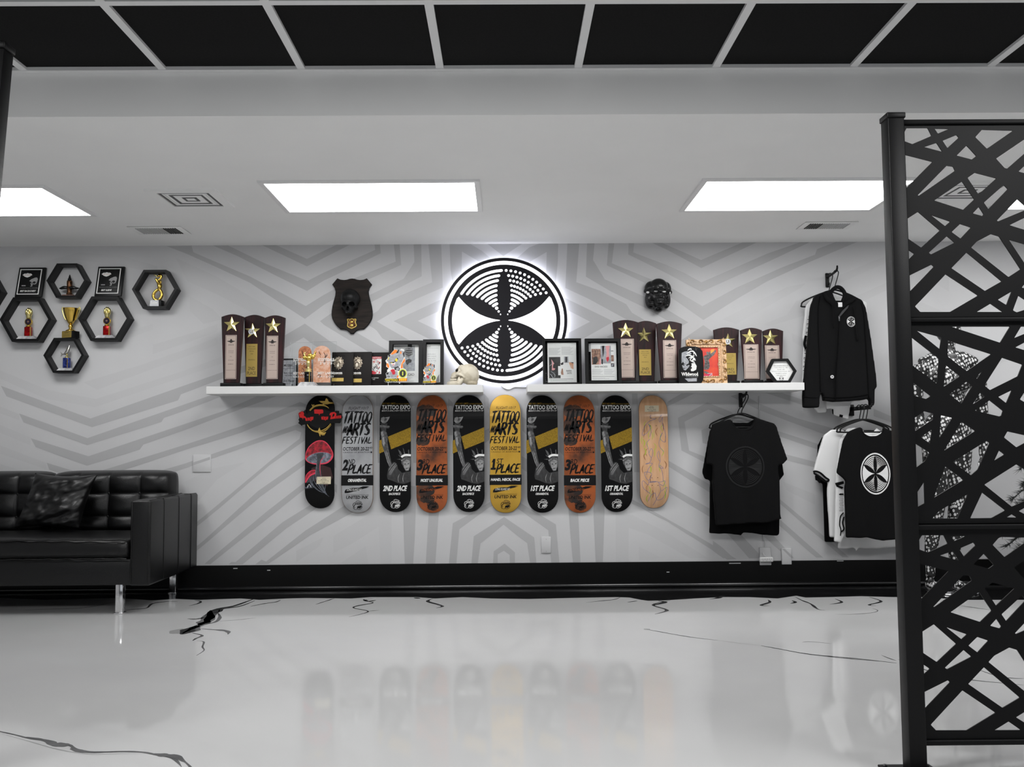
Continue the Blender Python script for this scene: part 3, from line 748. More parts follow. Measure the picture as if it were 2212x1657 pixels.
def hexshelf(px, py, rpx, label):
    c = P(px, py, -HD); r = rpx * (6.64 - HD) / 2000
    t = thing('hexagon_shelf', label, 'shelf', (c.x, 0, c.z), 'black hexagon wall shelves')
    m = MB(); m.ringprism(hexpts((c.x, c.z), r), hexpts((c.x, c.z), r * .875), -HD, -.002, 'black_satin'); m.build('frame', t)
    return c.x, c.z, r
hA = hexshelf(55, 690, 56, 'large black hexagon wall shelf with a red trophy, below the left framed award')
hB = hexshelf(224.5, 688, 56, 'large black hexagon wall shelf with a red trophy, below the right framed award')
hC = hexshelf(143.5, 606, 43.5, 'small black hexagon wall shelf holding a bronze tattoo machine trophy')
hD = hexshelf(333.6, 624.6, 49, 'black hexagon wall shelf holding the twisted gold figure trophy')
hE = hexshelf(137.3, 767.4, 43.7, 'small black hexagon wall shelf holding the blue trophy, gold cup on top')
hF = hexshelf(-46, 630, 49, 'black hexagon wall shelf mostly cut off at the left photo edge')
def floor_of(h): return h[1] - h[2] * .875 * .866
def top_of(h): return h[1] + h[2] * .866
def red_trophy(h, label, dx):
    x, z, y = h[0] + dx, floor_of(h) + .001, -.046
    t = thing('column_trophy', label, 'trophy', (x, y, z), 'red column trophies')
    b = MB(); b.add([(x - .068, y - .036, z), (x + .068, y - .036, z), (x + .068, y + .036, z), (x - .068, y + .036, z), (x - .052, y - .024, z + .021), (x + .052, y - .024, z + .021), (x + .052, y + .024, z + .021), (x - .052, y + .024, z + .021)],
          [(0, 1, 2, 3), (4, 5, 6, 7), (0, 1, 5, 4), (1, 2, 6, 5), (2, 3, 7, 6), (3, 0, 4, 7)], 'marble'); b.build('base', t)
    MB().box(x - .022, x + .022, y - .018, y + .018, z + .021, z + .088, 'red_foil', bev=.004).build('column', t)
    g = MB().lathe([(.012, .088), (.018, .092), (.018, .096), (.009, .101), (.008, .108)], (x, y, z), 'gold')
    g.box(x + .0195, x + .0235, y - .019, y - .010, z + .022, z + .088, 'gold'); g.build('collar', t)
    md = MB(); zz = z + .126
    disc = lambda r, y0, y1, m_: md.prism(circ(x, zz, r, 28), y0, y1, m_, bev=.0015)
    disc(.026, y - .007, y + .007, 'gold'); disc(.0215, y - .009, y - .006, 'purple_dark'); disc(.008, y - .0095, y - .0088, 'stone_brown'); md.build('medallion', t)
    f = MB().lathe([(.014, .150), (.016, .156), (.020, .176), (.024, .180), (.024, .184)], (x, y, z), 'gold_pale')
    for k, (a, bx, hz) in enumerate([(-.016, -.45, .205), (-.006, -.15, .215), (.006, .15, .213), (.016, .4, .204), (0, 0, .196)]):
        f.ell((x + a, y - (.01 if k == 4 else 0), z + hz - .008), (.0095, .012, .021), 'gold_pale', n=10, k=8)
    f.build('figure', t)
red_trophy(hA, 'red foil trophy with a gold torch top in the left large hexagon', .003)
red_trophy(hB, 'red foil trophy with a gold torch top in the right large hexagon', .006)

def lean_plaque(pxc, pyb, h, wpx, word, label):
    c = P(pxc, pyb, -.075); zb = top_of(h) + .001; w = wpx * 6.56 / 2000; H = .224; x = c.x
    t = thing('framed_award', label, 'award', (x, -.04, zb), 'framed awards standing on the hexagons')
    lean = lambda v: Vector((v.x, v.y + .054 * (v.z - zb) / H, v.z))
    MB().box(x - w / 2, x + w / 2, -.080, -.060, zb, zb + H, 'black_satin', bev=.003).warp(lean).build('board', t)
    y = -.0806; p = MB(); X = lambda u: x - w / 2 + u * w; Z = lambda v: zb + v * H
    p.ringprism([(X(.06), Z(.94)), (X(.88), Z(.94)), (X(.88), Z(.09)), (X(.06), Z(.09))], [(X(.095), Z(.915)), (X(.845), Z(.915)), (X(.845), Z(.115)), (X(.095), Z(.115))], y, y + .0005, 'print_white')
    badge = [(.17, .745), (.23, .79), (.32, .795), (.36, .81), (.40, .795), (.49, .79), (.54, .745), (.44, .685), (.36, .66), (.27, .685)]
    p.flat([(X(a), Z(b)) for a, b in badge], y, 'print_white'); p.text('LAS VEGAS', X(.22), X(.50), Z(.725), Z(.75), y - .0003, 'print_red'); p.text('WELCOME', X(.26), X(.46), Z(.765), Z(.78), y - .0003, 'print_black')
    sk = [(.46, .54), (.52, .60), (.66, .655), (.73, .66), (.77, .61), (.76, .52), (.735, .44), (.66, .42), (.62, .44), (.60, .40), (.60, .36), (.535, .35), (.52, .37), (.57, .385), (.54, .42), (.52, .46), (.56, .50)]
    p.flat([(X(a), Z(b)) for a, b in sk], y, 'print_grey'); p.flat([(X(a), Z(b)) for a, b in circ(.655, .49, .06, 12, .04)], y - .0003, 'print_black'); p.flat([(X(a), Z(b)) for a, b in circ(.575, .465, .018, 8, .022)], y - .0003, 'print_black')
    p.flat([(X(.20), Z(.40)), (X(.35), Z(.40)), (X(.35), Z(.37)), (X(.20), Z(.37))], y, 'print_grey')
    p.text('THE ORIGINAL TATTOO ARTS CONVENTION', X(.14), X(.82), Z(.29), Z(.315), y, 'print_grey'); p.text(word, X(.24) if len(word) < 12 else X(.18), X(.62) if len(word) < 12 else X(.76), Z(.175), Z(.235), y, 'print_white', bold=.03, shear=.15)
    p.warp(lean); p.build('print', t)
lean_plaque(61, 637, hA, 58, 'BEST BACK/CHEST', 'black framed award reading BEST BACK/CHEST on the left hexagon')
lean_plaque(233, 635, hB, 58, 'BEST SLEEVE', 'black framed award reading BEST SLEEVE on the right hexagon')

# bronze tattoo machine
x, z, y = hC[0] + .004, floor_of(hC) + .001, -.045
t = thing('tattoo_machine_trophy', 'bronze tattoo machine trophy with black side wings in small top hexagon', 'trophy', (x, y, z))
MB().box(x - .042, x + .042, y - .028, y + .028, z, z + .009, 'stone_brown', bev=.004).build('base', t)
MB().lathe([(.020, .009), (.020, .02), (.0165, .026), (.0165, .05), (.021, .054), (.021, .062)], (x, y, z), 'bronze').build('tube', t)
MB().lathe([(.0175, .062), (.0185, .068), (.0185, .108), (.016, .113)], (x, y, z), 'bronze').build('grip', t)
MB().lathe([(.013, .113), (.012, .126), (.008, .132), (.007, .14), (.0025, .155), (.001, .157)], (x, y, z), 'black_satin').build('needle_tip', t)
w = MB()
for s in (-1, 1): w.tube(cr([(x + s * .01, y - .012, z + .060), (x + s * .035, y - .016, z + .060), (x + s * .055, y - .012, z + .056), (x + s * .07, y - .004, z + .058)], 4), [.011, .011, .012, .012, .012, .011, .010, .009, .008, .006, .005, .004, .003], 'black_gloss', n=8, flatten=1.0)
w.build('wing', t)
# gold cup on the lower hexagon
x, z, y = hE[0] + .028, top_of(hE) + .001, -.044
t = thing('cup_trophy', 'gold two-handled cup trophy standing on the lowest hexagon shelf', 'trophy', (x, y, z))
b = MB().box(-.048, .048, -.034, .034, 0, .05, 'black_satin', bev=.002); b.warp(lambda v: Matrix.Rotation(radians(-24), 3, 'Z') @ v + Vector((x, y, z))); b.build('base', t)
b = MB().box(-.046, .046, -.0358, -.0342, .002, .048, 'gold_satin'); b.text('Sullen', -.02, .02, .033, .044, -.0362, 'print_black', shear=.2); b.text('1st Place Tattoo', -.03, .03, .018, .024, -.0362, 'print_black'); b.text('Black and Grey', -.03, .03, .009, .014, -.0362, 'print_black')
b.warp(lambda v: Matrix.Rotation(radians(-24), 3, 'Z') @ v + Vector((x, y, z))); b.build('plate', t)
cx = x - .002
MB().lathe([(.033, .05), (.032, .055), (.014, .066), (.010, .074), (.015, .08), (.016, .088), (.012, .096), (.010, .1)], (cx, y, z), 'gold').build('stem', t)
MB().lathe([(.010, .1), (.018, .108), (.030, .13), (.042, .165), (.050, .198), (.052, .212), (.0545, .214), (.0535, .216), (.048, .212), (.036, .165), (.02, .13), (.0, .118)], (cx, y, z), 'gold', n=32).build('bowl', t)
for s in (-1, 1):
    MB().tube(cr([(cx + s * .034, y, z + .132), (cx + s * .045, y, z + .148), (cx + s * .057, y, z + .18), (cx + s * .064, y, z + .206), (cx + s * .061, y, z + .222), (cx + s * .054, y, z + .218), (cx + s * .053, y, z + .205)], 5), .0042, 'gold_pale', n=8).build('handle', t)
# blue trophy with a leaping fish
x, z, y = hE[0] + .006, floor_of(hE) + .001, -.046
t = thing('column_trophy', 'blue foil trophy with a silver leaping fish in the lowest hexagon', 'trophy', (x, y, z))
b = MB(); b.add([(x - .058, y - .034, z), (x + .058, y - .034, z), (x + .058, y + .034, z), (x - .058, y + .034, z), (x - .043, y - .022, z + .018), (x + .043, y - .022, z + .018), (x + .043, y + .022, z + .018), (x - .043, y + .022, z + .018)],
      [(0, 1, 2, 3), (4, 5, 6, 7), (0, 1, 5, 4), (1, 2, 6, 5), (2, 3, 7, 6), (3, 0, 4, 7)], 'marble'); b.build('base', t)
MB().box(x - .022, x + .022, y - .018, y + .018, z + .018, z + .092, 'blue_foil', bev=.004).build('column', t)
MB().box(x + .010, x + .0145, y - .0186, y - .017, z + .02, z + .091, 'gold').build('trim_strip', t)
f = MB().tube(cr([(x - .032, y, z + .118), (x - .018, y, z + .12), (x - .002, y, z + .132), (x + .008, y, z + .15), (x + .014, y, z + .168), (x + .016, y, z + .186)], 4), [.0025, .003, .004, .005, .0065, .008, .010, .0115, .0125, .0125, .0125, .012, .011, .010, .009, .0075, .006, .004, .003, .002, .001], 'silver', n=10)
f.prism([(x - .03, z + .12), (x - .048, z + .138), (x - .04, z + .118), (x - .044, z + .1), (x - .03, z + .114)], y - .002, y + .002, 'silver')
f.prism([(x - .002, z + .138), (x - .012, z + .17), (x + .0, z + .168), (x + .01, z + .16)], y - .0015, y + .0015, 'silver')
f.lathe([(.016, .092), (.014, .098), (.006, .104), (.005, .13)], (x, y, z), 'gold_pale'); f.build('figure', t)
# gold figure
x, z, y = hD[0] + .008, floor_of(hD) + .001, -.046
t = thing('figure_trophy', 'twisted gold dragon-like figure trophy on a black base in its hexagon', 'trophy', (x, y, z))
b = MB().box(x - .036, x + .04, y - .03, y + .03, z, z + .044, 'black_satin', bev=.002); b.build('base', t)
b = MB().add([(x - .042, y - .033, z), (x + .022, y - .033, z), (x + .020, y - .0315, z + .043), (x - .037, y - .0315, z + .043)], [(0, 1, 2, 3)], 'steel_soft'); b.flat([(x - .03, z + .017), (x + .012, z + .017), (x + .012, z + .029), (x - .03, z + .029)], y - .0337, 'print_white'); b.build('plate', t)
f = MB()
f.tube(cr([(x + .012, y, z + .048), (x + .03, y, z + .075), (x + .026, y, z + .11), (x + .008, y, z + .125), (x - .018, y, z + .108), (x - .03, y, z + .08), (x - .02, y, z + .055), (x + .0, y, z + .046)], 5), .0105, 'gold', n=10)
f.tube(cr([(x + .006, y, z + .118), (x + .016, y - .004, z + .14), (x + .012, y, z + .162), (x - .002, y, z + .185), (x - .014, y - .004, z + .205)], 5), [.010, .011, .012, .013, .014, .015, .016, .0165, .017, .017, .016, .015, .014, .013, .012, .012, .011, .010, .009, .008, .006], 'gold', n=10)
f.tube(cr([(x + .0, y, z + .19), (x + .016, y, z + .2), (x + .026, y, z + .216), (x + .02, y, z + .228), (x + .004, y, z + .230)], 4), .008, 'gold', n=8)
f.tube(cr([(x + .0, y, z + .212), (x - .012, y, z + .226), (x - .024, y, z + .230), (x - .03, y, z + .232)], 4), [.006, .006, .0055, .005, .005, .0045, .004, .004, .0035, .003, .0025, .002, .001], 'gold_pale', n=8)
f.ell((x + .024, y - .006, z + .178), (.006, .006, .014), 'gold', n=10, k=6); f.ell((x + .012, y - .008, z + .222), (.012, .01, .009), 'gold', n=10, k=6)
f.build('figure', t)
# ------------------------------------------------------------------ round lit sign
sc_ = P(1089.1, 692, -.06); SR = 137.5 * 6.58 / 2000
sg = thing('lit_sign', 'large round black and white lit emblem sign glowing on the wall', 'sign', (sc_.x, 0, sc_.z))
f = lambda pl: [(sc_.x + a * SR, sc_.z + b * SR) for a, b in pl]
MB().fill([f(circ(0, 0, .89, 96))] + [f(q) for q in logo_shapes()], -.0615, .0025, 'sign_black').build('face', sg)
n = 96
MB().ringprism(f(circ(0, 0, 1.0, n)), f(circ(0, 0, .95, n)), -.064, -.04, 'sign_black').build('rim', sg)
MB().prism(f(circ(0, 0, .985, n)), -.0585, -.04, 'sign_light').build('diffuser', sg)
MB().prism(f(circ(0, 0, .93, 64)), -.04, -.001, 'sign_black').build('backing', sg)
MB().ringprism(f(circ(0, 0, .975, n)), f(circ(0, 0, .945, n)), -.0395, -.034, 'sign_halo').build('halo_strip', sg)
cb = MB(); q = cr([tuple(P(1084, 827, -.004)), tuple(P(1084, 834, -.004)), tuple(P(1090, 839, -.004)), tuple(P(1100, 841, -.004)), tuple(P(1112, 836, -.004)), tuple(P(1128, 836.5, -.004)), tuple(P(1142, 836, -.004))], 5)
tag(cb.tube(q, .0035, 'white_satin', n=8).build('sign_cable'), 'thin white cord running from the lit sign behind the shelf', 'cord')
# ------------------------------------------------------------------ floating shelves and the awards on them
mat('mahogany', (54, 19, 22), 0.4, spec=.3, rgb2=(22, 10, 11), noise_scale=9, noise_stretch=(6, 1, .6))
mat('copper_plate', (196, 178, 168), 0.4, metal=.7)
mat('brass_plate', (186, 160, 88), 0.4, metal=.7)
mat('engraving', (38, 30, 28), 0.6)
mat('board_dark', (24, 20, 19), 0.6, spec=.2)
mat('relief', (196, 184, 164), 0.35, metal=.7, rgb2=(70, 58, 48), noise_scale=130)
mat('mask_black', (7, 7, 8), 0.22, spec=.4)
mat('clear', (250, 252, 252), 0.03, trans=1.0, ior=1.12, spec=0.35)
mat('glass', (252, 253, 253), 0.03, trans=1.0, ior=1.06, spec=0.3)
mat('print_copper', (206, 140, 96), 0.5, rgb2=(150, 84, 50), noise_scale=70)
mat('print_copper_pale', (214, 176, 156), 0.5, rgb2=(200, 140, 104), noise_scale=50)
mat('orange', (238, 126, 34), 0.45); mat('yellow', (226, 204, 40), 0.45); mat('lime', (206, 214, 84), 0.4)
mat('crimson', (190, 28, 46), 0.45); mat('pinkish', (214, 150, 150), 0.5); mat('skin_tone', (176, 138, 116), 0.6, rgb2=(120, 84, 70), noise_scale=60)
mat('print_mid', (172, 174, 178), 0.45, rgb2=(140, 142, 148), noise_scale=60)
mat('print_dark', (52, 50, 50), 0.5, rgb2=(24, 24, 24), noise_scale=40)
mat('bone', (206, 198, 180), 0.55, rgb2=(160, 146, 116), noise_scale=16, bump=.3, bump_scale=60, ramp=(.45, .8))
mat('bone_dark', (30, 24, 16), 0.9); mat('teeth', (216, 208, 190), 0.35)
mat('ornate', (222, 186, 146), 0.42, metal=.1, rgb2=(150, 104, 64), noise_scale=46, ramp=(.52, .78))
mat('ornate_gold', (196, 150, 84), 0.3, metal=.6, rgb2=(96, 60, 28), noise_scale=70)
mat('paint_red', (206, 44, 34), 0.4, rgb2=(226, 78, 40), noise_scale=12)
mat('paint_grey', (120, 112, 110), 0.5, rgb2=(74, 68, 68), noise_scale=80)
mat('magenta', (206, 30, 90), 0.4); mat('flame', (236, 150, 50), 0.4)
mat('sticker', (226, 228, 232), 0.4)
YB = -.30
zl = P(720, 832.5, YB).z; zr = P(1430, 829, YB).z
zt = (zl + zr) / 2
xa, xb = P(445, 840, YB).x, P(1043, 840, YB).x
xc, xd = P(1139, 840, YB).x, P(1738, 840, YB).x
hsh = (P(720, 832, YB) - P(720, 848.5, YB)).z
for x0, x1, lab in ((xa, xb, 'long white floating shelf left of the lit sign'), (xc, xd, 'long white floating shelf right of the lit sign')):
    t = thing('floating_shelf', lab, 'shelf', ((x0 + x1) / 2, 0, zt - hsh), 'white floating shelves')
    MB().box(x0, x1, YB, -.0015, zt - hsh, zt, 'white_satin', bev=.002, seg=1, smooth=False).build('board', t)
ZT = zt + .0008
def SX(px, Y): return P(px, 800, Y).x
def SZ(py, Y, px=1090): return P(px, py, Y).z

def star_plaque(cx, wt, wb, ypk, Y, stc, plate, kind, label, sticker=False, group='star award plaques'):
    x = SX(cx, Y); sc = (Y - CAMY) / FPX; ht = SZ(ypk, Y, cx) - ZT
    t = thing('star_plaque', label, 'award', (x, Y + .03, ZT), group)
    MB().box(x - wb * sc * .5 - .016, x + wb * sc * .5 + .016, Y - .03, Y + .045, ZT, ZT + .026, 'black_satin', bev=.003).build('base', t)
    lean = lambda v: Vector((v.x, v.y + .008 * (v.z - ZT) / ht, v.z))
    o = [(x - wb * sc / 2, ZT + .026), (x + wb * sc / 2, ZT + .026)]
    zs = ht - .0185
    for k in range(11):
        a = k / 10; o.append((x + wt * sc * (.5 - a), ZT + zs + .0185 * sin(pi * a)))
    MB().prism(o, Y - .008, Y + .014, 'mahogany', bev=.003).warp(lean).build('board', t)
    s = MB(); star(s, SX(stc[0], Y), SZ(stc[1], Y, stc[0]), stc[2] * sc, Y - .0125, 'gold_pale', h=.011)
    s.warp(lean); so_ = s.build('star', t)
    if sticker:
        k = MB(); a, b = SX(stc[0] - 1.5, Y), SZ(stc[1] + 1.5, Y, stc[0]); k.prism(circ(a, b, 6.2 * sc, 20), Y - .0225, Y - .020, 'sticker')
        k.text('UI', a - 3.4 * sc, a + 3.4 * sc, b - 3.6 * sc, b + 3.6 * sc, Y - .0229, 'engraving', bold=.02); k.warp(lean); k.build('sticker', so_)
    if plate:
        a0, a1, z1, z0 = SX(plate[0], Y), SX(plate[1], Y), SZ(plate[2], Y, cx), SZ(plate[3], Y, cx); w_, h_ = a1 - a0, z1 - z0
        q = MB().box(a0, a1, Y - .0098, Y - .0075, z0, z1, 'copper_plate' if kind == 'c' else 'brass_plate');         e = MB(); y = Y - .0102; U = lambda u: a0 + w_ * u; V = lambda v: z0 + h_ * v
        if kind == 'c':
            e.ringprism([(U(.05), V(.012)), (U(.95), V(.012)), (U(.95), V(.988)), (U(.05), V(.988))], [(U(.075), V(.018)), (U(.925), V(.018)), (U(.925), V(.982)), (U(.075), V(.982))], y, y + .0002, 'engraving')
            wing = [(.12, .865), (.38, .872), (.44, .90), (.5, .915), (.56, .90), (.62, .872), (.88, .865), (.78, .848), (.66, .842), (.60, .835), (.58, .815), (.5, .828), (.42, .815), (.40, .835), (.34, .842), (.22, .848)]
            e.flat([(U(a), V(b)) for a, b in wing], y, 'engraving')
            for wd, v0, v1, u0, u1 in [('UNITED INK', .765, .785, .24, .76), ('LONGISLAND', .63, .642, .26, .74), ('TATTOO EXPO', .59, .602, .27, .73), ('2016', .505, .518, .42, .58), ('1ST PLACE', .42, .434, .26, .74), ('ORNAMENTAL', .33, .344, .24, .74), ('UNITEDINKTATTOO.COM', .195, .205, .1, .9)]:
                e.text(wd, U(u0), U(u1), V(v0), V(v1), y, 'engraving', bold=.02)
        else:
            for wd, v0, v1, u0, u1 in [('NEW YORK', .90, .93, .2, .8), ('TATTOO & ARTS', .83, .86, .15, .85), ('FESTIVAL', .76, .79, .3, .7), ('2018', .68, .71, .4, .6), ('ORNAMENTAL', .5, .53, .2, .8)]:
                e.text(wd, U(u0), U(u1), V(v0), V(v1), y, 'engraving')
            e.text('2ND' if 'second' in kind or kind == '2' else '3RD', U(.2), U(.8), V(.2), V(.30), y, 'engraving'); e.text('PLACE', U(.12), U(.88), V(.06), V(.16), y, 'engraving')
        q.join(e); q.warp(lean); q.build('plate', t)
    return t
star_plaque(500.5, 48, 34, 678.7, -.238, (499.5, 701.5, 17.5), (486.8, 511, 724, 819), 'c', 'leftmost tall dark wood star plaque with a pale copper plate, left shelf')
star_plaque(547.8, 44, 32, 680, -.15, (544.7, 715.5, 17), (532, 556, 743, 814), '2', 'left shelf dark wood star plaque with a gold plate and stickered star', True)
star_plaque(592.5, 45, 34, 681, -.215, (589.5, 704.5, 17), (576, 600.6, 725.5, 819), 'c', 'left shelf dark wood star plaque beside the clear acrylic awards')
star_plaque(1353, 56, 40, 691, -.185, (1352.7, 714.5, 17.5), (1339, 1370, 732, 816), 'c', 'dark wood star plaque standing half behind the DAVID VANCASSO magazine page')
star_plaque(1397, 45, 32, 693, -.10, (1392, 724.5, 17), (1381, 1406.5, 755, 811), '2', 'dark wood star plaque with gold 2ND PLACE plate and stickered star, right shelf')
star_plaque(1447.5, 56, 40, 694, -.19, (1447, 717.5, 17.5), (1433, 1461.5, 735, 816.5), 'c', 'dark wood star plaque left of the black Wildwood award')
star_plaque(1571, 56, 40, 707, -.095, (1574, 737, 16.5), (1563, 1590, 763, 809.5), '3', 'dark wood star plaque with gold 3RD PLACE plate behind the ornate frame', True)
star_plaque(1625, 47, 33, 708, -.165, (1620.7, 728, 17.5), (1607, 1639, 744, 818.6), 'c', 'dark wood star plaque with copper plate, middle of the right shelf end trio')
star_plaque(1672, 45, 32, 709.6, -.105, (1666, 730, 17), (1653, 1684, 746, 818), 'c', 'dark wood star plaque behind the hexagon price list')

def tilt(Yb, amount, z0, h): return lambda v: Vector((v.x, v.y + amount * (v.z - z0) / h, v.z))
# small grey award plaque
Y = -.128; x0, x1 = SX(604, Y), SX(641, Y); zt_ = SZ(774.5, Y, 620); h = zt_ - ZT
t = thing('award_plaque', 'small grey 2nd place plaque between the star plaques and clear awards', 'award', ((x0 + x1) / 2, Y, ZT))
MB().box(x0, x1 + .004, Y, Y + .02, ZT, zt_, 'black_satin', bev=.002).build('board', t)
m = MB().box(x0 + .01, x1 - .004, Y - .003, Y, ZT + .012, zt_ - .012, 'print_mid')
e = MB(); U = lambda u: x0 + .01 + (x1 - x0 - .014) * u; V = lambda v: ZT + .012 + (h - .024) * v
for wd, u0, u1, v0, v1 in [('MUSINK', .2, .8, .75, .84), ('Tattoo Convention', .1, .9, .66, .69), ('Back / Chest', .2, .8, .47, .53), ('Half Sleeve', .25, .75, .38, .43), ('2nd Place', .15, .85, .15, .24), ('2017', .4, .6, .05, .09)]: e.text(wd, U(u0), U(u1), V(v0), V(v1), Y - .0035, 'print_black', bold=.01)
m.join(e).build('plate', t)

# clear acrylic awards
def acrylic(px0, px1, pyt, Y, tx0, tx1, tyt, word_x0, word_x1, label, m_print):
    x0, x1 = SX(px0, Y), SX(px1, Y); z1 = SZ(pyt, Y, (px0 + px1) / 2)
    t = thing('acrylic_award', label, 'award', ((x0 + x1) / 2, Y, ZT), 'clear acrylic awards')
    MB().box(x0, x1, Y - .006, Y + .006, ZT + .02, z1, 'clear').build('panel', t)
    MB().box(x0 + .015, x1 - .015, Y - .025, Y + .025, ZT, ZT + .02, 'clear').build('base', t)
    a0, a1, zt2 = SX(tx0, Y), SX(tx1, Y), SZ(tyt, Y, (tx0 + tx1) / 2); w_ = a1 - a0; c = (a0 + a1) / 2
    o = [(a0, ZT + .03), (a1, ZT + .03), (a1, zt2 - w_ * .45)] + [(c + w_ / 2 * cos(pi * k / 10), zt2 - w_ * .45 + w_ * .45 * sin(pi * k / 10)) for k in range(1, 10)] + [(a0, zt2 - w_ * .45)]
    p = MB(); p.flat(o, Y - .0066, m_print); H_ = zt2 - ZT - .03
    random.seed(int(tx0)); 
    for k in range(16):
        a = a0 + w_ * random.uniform(.12, .88); b = ZT + .04 + H_ * random.uniform(.05, .75)
        p.ribbon(cr([(a, b), (a + random.uniform(-.02, .02), b + .015), (a + random.uniform(-.02, .02), b + .035)], 3), .004, Y - .0072, random.choice(['print_dark', 'print_copper', 'print_copper_pale', 'board_dark']), taper=.2)
    u0, u1 = SX(word_x0, Y), SX(word_x1, Y)
    p.text('SCOTTSDALE', u0, u1, SZ(781, Y, 660), SZ(774.5, Y, 660), Y - .0078, 'print_white', bold=.03); p.text('2*0*2*3', u0 + (u1 - u0) * .12, u1 - (u1 - u0) * .12, SZ(788, Y, 660), SZ(782.5, Y, 660), Y - .0078, 'print_white', bold=.02)
    p.text('BEST LARGE', u0, u1, SZ(809, Y, 660), SZ(804, Y, 660), Y - .0078, 'print_white', bold=.02); p.text('BLACK & GREY', u0, u1, SZ(816, Y, 660), SZ(812, Y, 660), Y - .0078, 'print_white')
    p.build('print', t)
acrylic(627, 673, 740, -.16, 645, 690 - 17, 748, 634, 665, 'left clear acrylic award with a copper arch print, behind the gold cup', 'print_copper')
acrylic(674, 727, 738.5, -.17, 677, 714, 747, 687, 722, 'right clear acrylic award with a pale copper arch print', 'print_copper_pale')
# column trophy in front of them
Y = -.235; x = SX(666, Y); z = ZT; k = (Y - CAMY) / FPX
t = thing('column_trophy', 'black column trophy with a gold figure in front of the acrylic awards', 'trophy', (x, Y, z))
b = MB(); bx = .066; b.add([(x - bx, Y - .045, z), (x + bx, Y - .045, z), (x + bx, Y + .045, z), (x - bx, Y + .045, z), (x - bx + .02, Y - .03, z + .028), (x + bx - .02, Y - .03, z + .028), (x + bx - .02, Y + .03, z + .028), (x - bx + .02, Y + .03, z + .028)],
      [(0, 1, 2, 3), (4, 5, 6, 7), (0, 1, 5, 4), (1, 2, 6, 5), (2, 3, 7, 6), (3, 0, 4, 7)], 'marble'); b.build('base', t)
MB().box(x - .023, x + .023, Y - .02, Y + .02, z + .028, z + .10, 'black_gloss', bev=.004).build('column', t)
MB().box(x + .010, x + .014, Y - .0215, Y - .019, z + .03, z + .099, 'gold').build('trim_strip', t)
MB().lathe([(.024, .10), (.022, .108), (.012, .114), (.026, .116), (.026, .119), (.008, .124), (.008, .135), (.012, .15), (.014, .165), (.010, .18)], (x, Y, z), 'gold_pale').build('collar', t)
f = MB()
for a, b2, r in [(0, .195, .022), (-.025, .20, .015), (.028, .205, .018), (.012, .215, .016), (.04, .215, .012)]: f.ell((x + a, Y, z + b2), (r, r * .7, r), 'gold', n=12, k=8)
f.tube(cr([(x + .03, Y, z + .2), (x + .045, Y, z + .225), (x + .05, Y, z + .24)], 4), .006, 'gold', n=8); f.tube(cr([(x - .02, Y, z + .2), (x - .03, Y, z + .225), (x - .02, Y, z + .235)], 4), .006, 'gold_pale', n=8)
f.build('figure', t)

